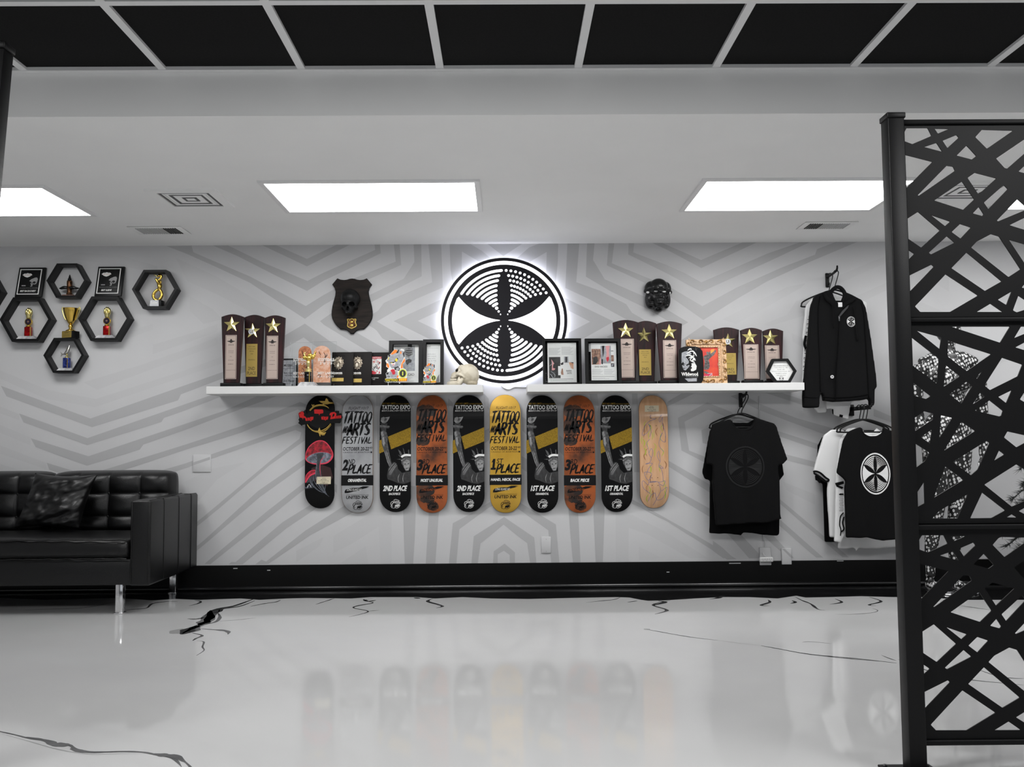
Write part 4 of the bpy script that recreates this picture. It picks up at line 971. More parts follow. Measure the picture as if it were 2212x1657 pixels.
# black plaques leaning on the wall
def dark_plaque(px0, px1, pyt, Y, kind, mx, label, gp=None):
    x0, x1 = SX(px0, Y), SX(px1, Y); z1 = SZ(pyt, Y, (px0 + px1) / 2); h = z1 - ZT; x = (x0 + x1) / 2
    t = thing('dark_plaque', label, 'award', (x, Y, ZT), 'black award plaques leaning in a row')
    ln = tilt(Y, .03, ZT, h)
    MB().box(x0, x1, Y - .009, Y + .009, ZT, z1, 'board_dark', bev=.004).warp(ln).build('board', t)
    k = (Y - CAMY) / FPX; y = Y - .0098; m = MB()
    U = lambda px: SX(px, Y); V = lambda py: SZ(py, Y, mx)
    if kind == 'm':
        random.seed(3)
        o = []
        for i in range(36):
            a = 2 * pi * i / 36; r = (1 + (.18 if i % 3 == 0 else 0)) * (1 if sin(a) > -.2 else .85)
            o.append((U(mx) + 10.2 * k * r * cos(a), V(785) + 14 * k * r * sin(a)))
        m.prism(o, y - .004, y, 'relief')
        for dx, dz, rx, rz in [(-1.5, -4, 6.5, 6.5), (1, 5, 7, 6), (3.5, -1, 4, 9), (-4, 3, 3.5, 4)]: m.ell((U(mx) + dx * k, y - .004, V(785) + dz * k), (rx * k, .005, rz * k), 'relief', n=14, k=6)
        m.ell((U(mx - 1.5), y - .008, V(790)), (2.6 * k, .004, 3 * k), 'teeth', n=10, k=6)
        m.text('DENVER', U(mx - 9), U(mx + 9), V(808), V(804), y - .002, 'print_white', bold=.04); m.box(U(mx - 10), U(mx + 8), y - .002, y, V(809.3), V(808.6), 'relief')
        m.ringprism([(U(mx - 14), V(812)), (U(mx + 13), V(812)), (U(mx + 13), V(767)), (U(mx - 14), V(767))], [(U(mx - 13.6), V(811.6)), (U(mx + 12.6), V(811.6)), (U(mx + 12.6), V(767.4)), (U(mx - 13.6), V(767.4))], y - .0006, y, 'black_satin')
        m.warp(ln); m.build('medallion', t)
        MB().box(U(gp[0]), U(gp[1]), y - .001, y + .001, V(gp[3]), V(gp[2]), 'brass_plate').warp(ln).build('plate', t)
    else:
        a0, a1, b0, b1 = U(801), U(823.5), V(808), V(770)
        m.flat([(a0, b0), (a1, b0), (a1, b1), (a0, b1)], y, 'print_white')
        random.seed(5)
        for i in range(46):
            a = random.uniform(a0 + .005, a1 - .012); b = random.uniform(b0 + .004, b1 - .02)
            m.ribbon(cr([(a, b), (a + random.uniform(0, .012), b + random.uniform(-.002, .012)), (a + random.uniform(-.004, .012), b + random.uniform(0, .02))], 3), .0045, y - .0003 - i * .00001, random.choice(['crimson', 'crimson', 'print_dark', 'print_dark', 'print_mid', 'print_copper_pale']), taper=.3)
        m.flat([(a0, b1 - .016), (a1, b1 - .016), (a1, b1), (a0, b1)], y - .0009, 'crimson'); m.text('TATTOO', a0 + .006, a1 - .006, b1 - .013, b1 - .003, y - .0012, 'print_white', bold=.02)
        m.flat([(a0, b0), (a0 + .03, b0 - .002), (a0 + .045, b0 + .012), (a0 + .01, b0 + .026), (a0, b0 + .022)], y - .0011, 'crimson'); m.ribbon(cr([(a0, b0 + .024), (a0 + .02, b0 + .024), (a0 + .05, b0 + .006)], 4), .003, y - .0013, 'print_white')
        m.text('BEST TATTOO', U(800.5), U(818), V(817.5), V(815.5), y, 'print_white', bold=.02); m.text('OF DAY', U(805), U(810.5), V(821), V(818.5), y, 'print_white')
        m.warp(ln); m.build('print', t)
dark_plaque(716, 763, 760, -.13, 'm', 731, 'leftmost black plaque with a silver DENVER relief, partly behind the acrylic award', (715 + 2, 742.5, 816.5, 824))
dark_plaque(757, 802.5, 759.5, -.094, 'm', 771.5, 'middle black plaque with a silver DENVER relief and gold plate below', (762, 781.6, 818, 826))
dark_plaque(797, 842, 760.5, -.06, 'a', 812, 'black plaque with red and white artwork left of the picture frames')

# picture frames with pages
def page_frame(px0, px1, pyt, Y, depth, fw, label, draw, group, bot=None):
    x0, x1 = SX(px0, Y), SX(px1, Y); z1 = SZ(pyt, Y, (px0 + px1) / 2); h = z1 - ZT
    t = thing('picture_frame', label, 'picture', ((x0 + x1) / 2, Y, ZT), group); ln = tilt(Y, .03, ZT, h)
    o = [(x0, ZT), (x1, ZT), (x1, z1), (x0, z1)]; i_ = [(x0 + fw, ZT + fw), (x1 - fw, ZT + fw), (x1 - fw, z1 - fw), (x0 + fw, z1 - fw)]
    MB().ringprism(o, i_, Y - .0, Y + depth, 'black_satin').warp(ln).build('frame', t)
    a0, a1, b0, b1 = x0 + fw, x1 - fw, ZT + fw, z1 - fw
    MB().box(a0, a1, Y + depth * .75, Y + depth, b0, b1, 'black_matte').warp(ln).build('back_panel', t)
    p = MB(); draw(p, lambda u: a0 + (a1 - a0) * u, lambda v: b0 + (b1 - b0) * v, Y + depth * .75 - .0008); p.warp(ln); p.build('page', t)
    MB().box(a0, a1, Y + .006, Y + .008, b0, b1, 'glass').warp(ln).build('glass', t)
    return t
R4 = lambda U, V, u0, u1, v0, v1: [(U(u0), V(v0)), (U(u1), V(v0)), (U(u1), V(v1)), (U(u0), V(v1))]
def txt_lines(p, U, V, u0, u1, v0, v1, n, y, m='print_grey'):
    for k in range(n):
        b = v0 + (v1 - v0) * (k + .5) / n; p.flat(R4(U, V, u0, u0 + (u1 - u0) * (1 - .08 * ((k * 7) % 4)), b - .0035, b + .0035), y, m)
def pageA(p, U, V, y):
    p.flat(R4(U, V, .02, .98, .0, 1.0), y, 'paper'); e = y - .0004
    p.flat(R4(U, V, .04, .84, .31, .97), e, 'print_grey'); p.flat([(U(.36), V(.31)), (U(.84), V(.31)), (U(.84), V(.97)), (U(.7), V(.97)), (U(.62), V(.7)), (U(.50), V(.62)), (U(.40), V(.5))], e - .0003, 'print_mid')
    p.flat(R4(U, V, .56, .72, .92, 1.0), e - .0006, 'print_black')
    for k in range(9): p.ribbon(cr([(U(.46), V(.9 - k * .02)), (U(.6), V(.93 - k * .03)), (U(.76), V(.9 - k * .02))], 4), .004, e - .0009 - k * 1e-5, 'print_dark' if k % 2 else 'print_grey')
    p.flat([(U(a), V(b)) for a, b in [(.44, .82), (.5, .7), (.6, .66), (.7, .72), (.74, .86), (.6, .9)]], e - .0005, 'print_dark')
    p.flat([(U(a), V(b)) for a, b in [(.48, .58), (.6, .63), (.72, .6), (.7, .53), (.62, .52), (.56, .46), (.5, .5)]], e - .0007, 'print_dark')
    p.text('ASCAD', U(.44), U(.82), V(.185), V(.25), e, 'print_black'); txt_lines(p, U, V, .1, .8, .03, .15, 4, e)
    p.text('VEGAS', U(.1), U(.42), V(.055), V(.09), e - .0003, 'print_black')
def pageB(p, U, V, y):
    p.flat(R4(U, V, .02, .96, .02, .97), y, 'paper'); e = y - .0004
    p.text('BODY', U(.06), U(.30), V(.89), V(.93), e, 'print_black'); p.flat(R4(U, V, .06, .84, .865, .869), e, 'print_grey')
    for k, wd in enumerate(['DENTAL INK, A', 'NEW UNIQUE', 'DENTAL TATTOO', 'INK IN THE', 'OF YOUR NEXT']): p.text(wd, U(.08), U(.62 + .05 * (k % 2)), V(.70 - k * .055), V(.733 - k * .055), e, 'print_grey')
    p.flat([(U(a), V(b)) for a, b in [(.6, .03), (.9, .03), (.9, .22), (.78, .16)]], e, 'print_grey')
def pageC(p, U, V, y):
    p.flat(R4(U, V, .07, .93, .0, .965), y, 'paper'); e = y - .0004
    txt_lines(p, U, V, .11, .46, .67, .84, 9, e, 'wall_grey'); txt_lines(p, U, V, .49, .84, .67, .87, 10, e, 'wall_grey')
    p.flat(R4(U, V, .11, .45, .11, .62), e, 'print_dark')
    p.flat([(U(a), V(b)) for a, b in [(.18, .57), (.27, .46), (.24, .44), (.22, .36), (.30, .34), (.26, .30), (.19, .30), (.2, .42)]], e - .0003, 'pinkish')
    for q in ([(.14, .22), (.2, .15), (.24, .1)], [(.16, .28), (.28, .2), (.27, .12)], [(.12, .4), (.2, .46), (.19, .52)]): p.ribbon(cr([(U(a), V(b)) for a, b in q], 4), .004, e - .0004, 'print_mid', taper=.4)
    p.flat(R4(U, V, .38, .55, .18, .40), e - .0005, 'paper'); p.flat([(U(a), V(b)) for a, b in [(.48, .19), (.54, .19), (.52, .34), (.49, .34), (.46, .24)]], e - .0008, 'skin_tone')
    p.flat(R4(U, V, .56, .69, .48, .63), e - .0003, 'print_mid'); p.flat([(U(a), V(b)) for a, b in [(.6, .49), (.65, .49), (.66, .62), (.6, .62)]], e - .0006, 'print_dark')
    p.flat([(U(a), V(b)) for a, b in [(.45, .46), (.54, .50), (.54, .44), (.48, .42)]], e - .0003, 'print_dark'); p.flat([(U(a), V(b)) for a, b in [(.7, .49), (.84, .49), (.84, .32), (.76, .35)]], e - .0003, 'print_copper_pale'); p.flat([(U(a), V(b)) for a, b in [(.74, .49), (.84, .49), (.84, .46)]], e - .0006, 'print_black')
    p.text('NAIRA', U(.62), U(.78), V(.265), V(.305), e, 'print_black', bold=.02); p.text('DOTS', U(.65), U(.78), V(.205), V(.25), e, 'print_black', bold=.02)
    p.flat(R4(U, V, .11, .83, .085, .092), e, 'print_black'); txt_lines(p, U, V, .14, .8, .03, .07, 2, e, 'wall_grey')
def pageD(p, U, V, y):
    p.flat(R4(U, V, .10, .96, .02, .97), y, 'paper'); e = y - .0004
    p.flat(R4(U, V, .03, .10, .75, .96), e, 'wall_grey')
    p.flat(R4(U, V, .12, .43, .42, .82), e, 'skin_tone'); p.flat([(U(a), V(b)) for a, b in [(.17, .6), (.3, .63), (.34, .52), (.26, .43), (.16, .43)]], e - .0003, 'print_dark')
    p.flat([(U(a), V(b)) for a, b in [(.36, .42), (.43, .42), (.43, .6), (.39, .56)]], e - .0005, 'pinkish')
    for q in ([(.22, .8), (.26, .74), (.24, .68)], [(.30, .8), (.33, .74), (.30, .68)]): p.ribbon(cr([(U(a), V(b)) for a, b in q], 4), .003, e - .0006, 'print_dark')
    p.flat(R4(U, V, .43, .78, .45, .90), e - .0001, 'print_mid'); p.flat([(U(a), V(b)) for a, b in [(.48, .9), (.56, .9), (.53, .7), (.5, .6)]], e - .0004, 'print_black'); p.flat([(U(a), V(b)) for a, b in [(.45, .43), (.5, .43), (.5, .55), (.47, .57), (.45, .54)]], e - .0004, 'print_black')
    p.flat([(U(a), V(b)) for a, b in [(.6, .9), (.74, .9), (.71, .74), (.72, .58), (.66, .47), (.60, .55), (.63, .72)]], e - .0005, 'pinkish'); p.flat([(U(a), V(b)) for a, b in [(.62, .6), (.7, .62), (.71, .55), (.66, .48), (.62, .54)]], e - .0008, 'crimson')
    p.flat(R4(U, V, .77, .87, .50, .66), e, 'skin_tone'); p.flat(R4(U, V, .77, .88, .36, .45), e, 'print_dark'); p.flat([(U(a), V(b)) for a, b in [(.78, .37), (.84, .38), (.86, .44), (.8, .43)]], e - .0004, 'print_mid')
    p.text('more', U(.74), U(.86), V(.75), V(.78), e, 'print_black', bold=.03)
    p.text('DAVID VANCASSO', U(.22), U(.65), V(.345), V(.39), e, 'print_black', bold=.01)
    txt_lines(p, U, V, .12, .50, .16, .31, 7, e, 'wall_grey'); txt_lines(p, U, V, .53, .88, .16, .31, 7, e, 'wall_grey')
    p.flat(R4(U, V, .13, .88, .115, .122), e, 'print_black'); txt_lines(p, U, V, .14, .7, .05, .09, 2, e, 'wall_grey')
G = 'framed magazine pages'
page_frame(839, 912, 734.5, -.17, .045, .026, 'black box frame with a grey ASCAD magazine page behind the large cartoon cutout', pageA, G)
page_frame(913, 958, 732, -.18, .045, .022, 'narrow black frame with a text page next to the shelf skull', pageB, G)
page_frame(1173, 1257, 730, -.19, .035, .018, 'black framed NAIRA DOTS magazine page in front of the lit sign', pageC, G)
page_frame(1265, 1343, 730, -.27, .035, .022, 'black framed DAVID VANCASSO magazine page left of the star plaques', pageD, G)

# painted cutout awards
def cutout(cx, w, top, Y, label, num):
    k = (Y - CAMY) / FPX; x = SX(cx, Y); s = w * k / 700.0
    zb = SZ(829.5, Y, cx); z0 = ZT
    q = lambda L: [(x + (a - 430) * s, z0 + (1490 - b) * s) for a, b in L]
    t = thing('painted_cutout', label, 'award', (x, Y, ZT), 'painted TATTOO FEST cutouts')
    sil = [(80,1280),(150,1255),(120,1110),(170,1060),(160,1010),(210,960),(130,900),(150,800),(110,720),(180,640),(190,540),(260,520),(390,370),(470,370),(520,430),(600,350),(680,370),(710,560),(730,740),(640,830),(660,960),(740,990),(790,1100),(770,1230),(780,1350),(700,1380),(180,1390),(80,1375)]
    MB().prism(q(sil), Y - .003, Y + .003, 'print_white').build('panel', t)
    b = MB().box(x - 200 * s, x + 200 * s, Y - .02, Y + .02, ZT, ZT + .012, 'black_satin'); b.box(x - 240 * s, x - 230 * s, Y - .003, Y + .003, ZT, ZT + 115 * s, 'print_white'); b.box(x + 100 * s, x + 130 * s, Y - .003, Y + .003, ZT, ZT + 115 * s, 'print_white'); b.build('stand', t)
    p = MB(); y = Y - .0036
    def L(pts, m, dy=0): p.flat(q(pts), y - dy, m)
    L([(200,560),(390,480),(560,400),(680,420),(690,620),(600,800),(560,900),(450,950),(300,960),(250,880),(200,760),(150,720)], 'print_mid')
    L([(270,520),(390,380),(470,380),(480,450),(330,530)], 'orange', .0003); L([(140,820),(190,790),(230,880),(220,950),(160,910)], 'orange', .0003); L([(700,640),(720,740),(640,820),(650,950),(580,960),(600,830)], 'orange', .0004); L([(560,450),(600,420),(610,500),(570,520)], 'orange', .0004); L([(470,1180),(520,1170),(500,1260),(460,1255)], 'orange', .0004)
    L([(190,540),(250,525),(260,580),(215,600)], 'print_black', .0003); L([(500,380),(530,390),(510,480),(440,500),(450,470)], 'print_black', .0004); L([(640,500),(700,430),(705,600),(680,620)], 'print_dark', .0004)
    L([(270,790),(420,730),(410,820),(370,880),(320,850)], 'print_white', .0004); L([(320,830),(390,810),(370,880),(340,870)], 'pinkish', .0006); L([(240,770),(400,750),(420,735),(380,790),(280,800)], 'print_black', .0005)
    L([(390,740),(420,670),(490,625),(510,660),(470,750),(410,765)], 'print_black', .0006); p.flat([(x + (a - 430) * s, z0 + (1490 - b) * s) for a, b in [(450 + 38 * cos(2 * pi * i / 14), 700 + 50 * sin(2 * pi * i / 14)) for i in range(14)]], y - .0008, 'yellow'); L([(195,620),(225,610),(215,690),(195,690)], 'yellow', .0006); L([(265,785),(330,775),(300,805)], 'yellow', .0008)
    for i in range(7): p.ribbon(cr([q([(300 + i * 22, 700)])[0], q([(330 + i * 18, 620)])[0], q([(370 + i * 10, 580)])[0]], 3), 9 * s, y - .0007, 'print_grey')
    L([(130,1110),(250,1050),(480,1040),(500,1160),(460,1250),(150,1250)], 'print_mid', .0002); L([(380,930),(500,890),(560,960),(540,1040),(400,1010)], 'print_dark', .0004); L([(440,960),(520,930),(530,1010),(450,1020)], 'print_mid', .0006)
    L([(260,1020),(330,980),(390,990),(420,1090),(400,1150),(330,1150),(310,1080)], 'crimson', .0005); L([(130,1100),(200,1070),(210,1130),(160,1160)], 'print_black', .0006); L([(160,1200),(230,1190),(240,1240),(180,1245)], 'print_black', .0006); L([(170,1220),(215,1210),(210,1235)], 'print_white', .0008)
    ring = lambda r1, r2, m, dy: p.ringprism([(x + (645 - 430 + r1 * cos(2 * pi * i / 26)) * s, z0 + (1490 - 1120 + r1 * 1.12 * sin(2 * pi * i / 26)) * s) for i in range(26)], [(x + (645 - 430 + r2 * cos(2 * pi * i / 26)) * s, z0 + (1490 - 1120 + r2 * 1.12 * sin(2 * pi * i / 26)) * s) for i in range(26)], y - dy, y - dy + .0003, m)
    ring(128, .01, 'print_dark', .0007); ring(128, 100, 'lime', .0011)
    p.text(num, *[x + (a - 430) * s for a in ((628, 662) if num == '1' else (610, 680))], *[z0 + (1490 - b) * s for b in (1180, 1060)], y - .0012, 'lime', bold=.02)
    L([(80,1275),(780,1265),(775,1360),(85,1375)], 'board_dark', .0008); L([(520,1270),(775,1268),(770,1355),(520,1358)], 'orange', .001)
    p.text('TATTOO', *[x + (a - 430) * s for a in (100, 495)], *[z0 + (1490 - b) * s for b in (1358, 1285)], y - .0013, 'yellow', bold=.05); p.text('FEST', *[x + (a - 430) * s for a in (535, 765)], *[z0 + (1490 - b) * s for b in (1350, 1280)], y - .0013, 'yellow', bold=.03)
    p.build('print', t)
cutout(855, 49, 0, -.255, 'large grey and orange cartoon cutout with TATTOO FEST lettering', '1')
cutout(927.5, 30, 0, -.255, 'small grey and orange cartoon cutout in front of the narrow frame', '2')

# skull on the shelf
x, Y = SX(1000, -.2), -.17; k = (6.64 + Y - .03) / FPX; q = lambda a, b: (x + (a - 1050) / 23.67 * k, ZT + (1385 - b) / 23.67 * k)
def E(mb, a, b, rx, rz, ry, m='bone', dy=0): c = q(a, b); mb.ell((c[0], Y + dy, c[1]), (rx / 23.67 * k, ry, rz / 23.67 * k), m, n=22, k=14)
A = MB(); E(A, 1310, 770, 560, 525, .066); E(A, 1500, 900, 380, 400, .058); E(A, 1000, 560, 250, 270, .055); E(A, 760, 640, 110, 170, .05); E(A, 640, 860, 210, 200, .038); E(A, 560, 960, 170, 90, .034); E(A, 1480, 1210, 330, 165, .045); E(A, 1640, 1270, 140, 110, .04)
for dy in (-.05, .05):
    A.tube([(q(700, 800)[0], Y + dy * .8, q(0, 800)[1]), (q(860, 800)[0], Y + dy, q(0, 810)[1]), (q(1000, 900)[0], Y + dy * 1.12, q(0, 900)[1]), (q(1150, 1000)[0], Y + dy, q(0, 1000)[1])], [.009, .010, .008, .008], 'bone')
    A.tube([(q(800, 560)[0], Y + dy * .9, q(0, 560)[1]), (q(860, 680)[0], Y + dy, q(0, 680)[1]), (q(800, 800)[0], Y + dy * .9, q(0, 800)[1])], .0075, 'bone')
Bm = MB()
for dy in (-.036, .036): E(Bm, 740, 590, 105, 110, .026, dy=dy)
E(Bm, 500, 790, 60, 110, .012)
for dy in (-.045, .045): E(Bm, 960, 960, 110, 90, .018, dy=dy * 1.1)
skm = solid(A, .0032, 3, sub=Bm)
t = thing('skull', 'aged bone coloured model skull at the inner end of the left shelf', 'skull', (x, Y, ZT))
skm.build('cranium', t)
J = MB()
for s in (-1, 1):
    J.tube([(q(300, 1290)[0], Y, q(0, 1290)[1]), (q(420, 1300)[0], Y + s * .022, q(0, 1290)[1]), (q(640, 1300)[0], Y + s * .036, q(0, 1290)[1]), (q(860, 1290)[0], Y + s * .043, q(0, 1280)[1]), (q(980, 1150)[0], Y + s * .045, q(0, 1150)[1]), (q(1060, 1060)[0], Y + s * .045, q(0, 1040)[1])], [.0165, .0165, .016, .0165, .015, .010], 'bone')
    J.tube([(q(830, 1180)[0], Y + s * .044, q(0, 1180)[1]), (q(870, 950)[0], Y + s * .044, q(0, 960)[1])], [.014, .006], 'bone')
E(J, 360, 1270, 110, 95, .026); E(J, 420, 1210, 90, 60, .03)
jm = solid(J, .003, 3)
dz = max(0, ZT + .0005 - min(v[2] for v in jm.v)); jm.warp(lambda v: Vector((v.x, v.y, v.z + dz))); jm.build('jaw', t)
te = MB()
for i in range(8):
    a = i / 7; xx = q(400 + 300 * a, 0)[0]; yy = .012 + .024 * a ** .6
    for s in (-1, 1):
        te.box(xx - .0035, xx + .0035, Y + s * yy - .003, Y + s * yy + .003, q(0, 1110)[1], q(0, 1030)[1], 'teeth', bev=.001); te.box(xx - .0032, xx + .0032, Y + s * yy - .003, Y + s * yy + .003, q(0, 1210)[1], q(0, 1135)[1], 'teeth', bev=.001)
te.build('teeth', t)
dk = MB(); E(dk, 700, 1100, 150, 60, .028, 'bone_dark'); E(dk, 740, 600, 85, 90, .05, 'bone_dark'); dk.build('shadow_cavity', t)  # dark lumps put shade into the mouth gap and eye sockets

# black Wildwood award, ornate frame, hexagon price list
Y = -.265; k = (Y - CAMY) / FPX; q = lambda L: [(SX(1465 + a / 11.837, Y), SZ(700 + b / 11.837, Y, 1495)) for a, b in L]
t = thing('award_plaque', 'rounded black Wildwood award with white face artwork before the ornate frame', 'award', (SX(1495, Y), Y, ZT))
o = q([(20, 1440), (20, 640), (60, 575), (160, 540), (300, 530), (450, 540), (570, 580), (625, 660), (645, 900), (645, 1280), (625, 1400), (580, 1480), (60, 1480)])
zmin = min(b for a, b in o); o = [(a, b - zmin + ZT) for a, b in o]
MB().prism(o, Y - .012, Y + .02, 'black_satin', bev=.004).build('board', t)
p = MB(); y = Y - .0128
def L(pts, m, dy=0): p.flat(q(pts), y - dy, m)
L([(90,740),(160,710),(230,700),(300,720),(340,760),(300,800),(200,790),(190,850),(240,900),(270,960),(260,1010),(200,1040),(140,1010),(120,960),(85,1010),(80,900)], 'print_mid')
for i, st in enumerate([[(180,830),(260,800),(380,830),(400,790)],[(220,760),(320,700),(400,720),(390,780)],[(260,880),(340,850),(420,900),(380,940)],[(300,800),(350,840),(290,930)],[(330,960),(400,900),(440,940)],[(360,680),(420,740),(470,830)],[(240,680),(300,640),(350,660)],[(300,930),(360,960),(420,990)]]): p.ribbon(cr([q([a])[0] for a in st], 5), 30 / 11.8 * k, y - .0003 - i * 1e-5, 'print_white', taper=.3)
L([(90,1060),(140,1030),(250,1050),(285,1060),(260,1110),(220,1150),(180,1190),(130,1170),(105,1110)], 'print_mid', .0002); L([(110,1030),(160,1050),(150,1070),(105,1060)], 'print_black', .0005); L([(190,1050),(250,1040),(240,1070),(200,1075)], 'print_black', .0005); L([(120,1130),(165,1135),(150,1155),(125,1150)], 'print_black', .0005)
L([(330,1010),(420,1000),(465,1080),(450,1170),(380,1210),(320,1210),(310,1160),(350,1130),(320,1090),(340,1060)], 'print_white', .0002); L([(285,1060),(330,1130),(300,1200),(260,1190)], 'print_black', .0004)
random.seed(9)
for i in range(26): c = q([(random.uniform(80, 500), random.uniform(600, 1230))])[0]; p.flat(circ(c[0], c[1], random.uniform(.0006, .0016), 6), y - .0001, 'print_white')
a0, b0 = q([(70, 1330)])[0]; a1, b1 = q([(495, 1235)])[0]; p.text('Wildwood', a0, a1, b0, b1, y - .0006, 'print_white', bold=.035, shear=-.1)
a0, b0 = q([(180, 1365)])[0]; a1, b1 = q([(490, 1340)])[0]; p.text('TATTOO BEACH BASH', a0, a1, b0, b1, y - .0006, 'print_grey')
p.build('print', t)
L2 = q([(150, 1395), (465, 1385), (460, 1470), (240, 1475)]); MB().flat(L2, y - .0004, 'print_mid').build('plate', t)

Y = -.205; x0, x1 = SX(1484.5, Y), SX(1570, Y); z1 = SZ(733, Y, 1527); h = z1 - ZT; ln = tilt(Y, .025, ZT, h); w_ = x1 - x0; fw = .055
t = thing('ornate_frame', 'ornate carved gold frame with a red painting on the right shelf', 'picture', ((x0 + x1) / 2, Y, ZT))
m = MB(); yy = Y
o = [(x0, ZT), (x1, ZT), (x1, z1), (x0, z1)]; ins = lambda d: [(x0 + d, ZT + d), (x1 - d, ZT + d), (x1 - d, z1 - d), (x0 + d, z1 - d)]
m.ringprism(o, ins(.034), Y - .012, Y + .02, 'ornate'); m.ringprism(ins(.034), ins(.046), Y - .002, Y + .02, 'ornate'); m.ringprism(ins(.046), ins(fw), Y - .006, Y + .02, 'ornate')
m.warp(ln); m.build('moulding', t)
m = MB()
def bead_line(a, b, n):
    for i in range(n):
        f_ = (i + .5) / n; m.ell((a[0] + (b[0] - a[0]) * f_, Y - .008, a[1] + (b[1] - a[1]) * f_), .0028, 'teeth' if i % 2 else 'ornate_gold', n=6, k=4)
c = ins(.05); bead_line(c[0], c[1], 20); bead_line(c[1], c[2], 24); bead_line(c[2], c[3], 20); bead_line(c[3], c[0], 24)
m.warp(ln); m.build('bead_trim', t)
m = MB()
def scroll(cx, cz, r, a0, fl, m_='ornate_gold'):
    m.tube([(cx + fl * r * (1 - i / 18) * cos(a0 + i * .42), Y - .016, cz + r * (1 - i / 18) * sin(a0 + i * .42)) for i in range(16)], [.0055 * (1 - i / 24) for i in range(16)], m_, n=6)
for fx in (.14, .36, .64, .86):
    for zz in (z1 - .017, ZT + .017): scroll(x0 + w_ * fx, zz, .017, 0, 1 if fx < .5 else -1); scroll(x0 + w_ * fx + .022 * (1 if fx < .5 else -1), zz - .003, .012, 2, -1 if fx < .5 else 1, 'ornate')
for zz in (z1 - .017, ZT + .017): m.ell((x0 + w_ * .5, Y - .015, zz), (.017, .008, .012), 'ornate_gold', n=12, k=6)
for fz in (.12, .3, .5, .7, .88):
    for xx, s in ((x0 + .017, 1), (x1 - .017, -1)):
        scroll(xx, ZT + h * fz, .016, 1.5, s); m.tube(cr([(xx, Y - .015, ZT + h * fz + .012), (xx + s * .008, Y - .017, ZT + h * fz + .03), (xx - s * .002, Y - .015, ZT + h * fz + .048)], 4), [.0055 - i * .0004 for i in range(9)], 'ornate', n=6)
m.warp(ln); m.build('scrollwork', t)
q = lambda L: [(SX(1465 + a / 11.837, Y), SZ(700 + b / 11.837, Y, 1527)) for a, b in L]
p = MB(); c = ins(fw - .002); y = Y + .004; p.flat(c, y, 'paint_red')
L = lambda pts, m_, dy: p.flat(q(pts), y - dy, m_)
L([(820,720),(880,640),(960,630),(940,700),(900,760),(840,780)], 'flame', .0002); L([(740,720),(780,690),(800,720),(860,680),(850,760),(760,780)], 'paint_grey', .0003)
L([(660,830),(720,790),(840,760),(900,720),(990,650),(1000,690),(940,790),(880,830),(800,910),(820,1000),(820,1100),(780,1160),(690,1170),(660,1130),(690,1000),(690,920)], 'paint_grey', .0004)
for i in range(6): p.ribbon(cr([q([(700 + i * 20, 990)])[0], q([(690 + i * 22, 1070)])[0], q([(700 + i * 18, 1140)])[0]], 3), .0018, y - .0006, 'print_dark')
for st in ([(700,900),(760,880),(800,900)],[(690,830),(780,800),(860,790)],[(720,960),(780,970),(810,1000)]): p.ribbon(cr([q([a])[0] for a in st], 4), .0022, y - .0006, 'print_dark')
L([(660,1200),(740,1210),(800,1250),(850,1340),(780,1290),(680,1250)], 'paint_grey', .0005); L([(650,1290),(740,1280),(740,1380),(650,1385)], 'magenta', .0006); L([(750,1270),(870,1255),(875,1370),(750,1375)], 'magenta', .0007); p.ribbon(q([(750,1270),(870,1255),(875,1370)]), .0025, y - .0009, 'print_white'); p.ribbon(q([(770,1360),(860,1270)]), .006, y - .0008, 'print_mid')
L([(1030,990),(1050,980),(1050,1080),(1025,1050)], 'print_copper_pale', .0003)
p.warp(ln); p.build('painting', t)

Y = -.245; k = (Y - CAMY) / FPX; hx = [(1655, 798.5), (1674, 824), (1705.5, 824), (1720, 798.5), (1702, 771.5), (1668, 772)]
o = [(SX(a, Y), SZ(b, Y, 1687)) for a, b in hx]; zmin = min(b for a, b in o); o = [(a, b - zmin + ZT) for a, b in o]; cxx = sum(a for a, b in o) / 6; czz = sum(b for a, b in o) / 6
t = thing('price_list', 'black hexagon frame with a white MERCHANDISE PRICE LIST card', 'sign', (cxx, Y, ZT))
i_ = [(cxx + (a - cxx) * .8, czz + (b - czz) * .8) for a, b in o]
MB().ringprism(o, i_, Y - .012, Y + .02, 'black_satin').build('frame', t); MB().prism(i_, Y + .004, Y + .018, 'black_matte').build('back_panel', t)
p = MB(); y = Y + .0035; p.flat(i_, y, 'paper')
for r, (wd, hw) in enumerate([('MERCHANDISE PRICE LIST', 16), ('T-shirt (New Ts) - $25', 15), ('Hoodie - $55', 8), ("Women's Cropped Hoodie - $50", 20), ('Available in various', 12), ('sizes and colors', 10)]):
    zz = czz + (11.5 - r * 4.1) * k; p.text(wd, cxx - hw * k, cxx + hw * k, zz - 1.1 * k, zz + 1.1 * k, y - .0004, 'print_black')
logo_print(p, cxx + .001, czz - 16.2 * k, 5.3 * k, y - .0004, 'print_black', lo=True)
p.build('card', t)

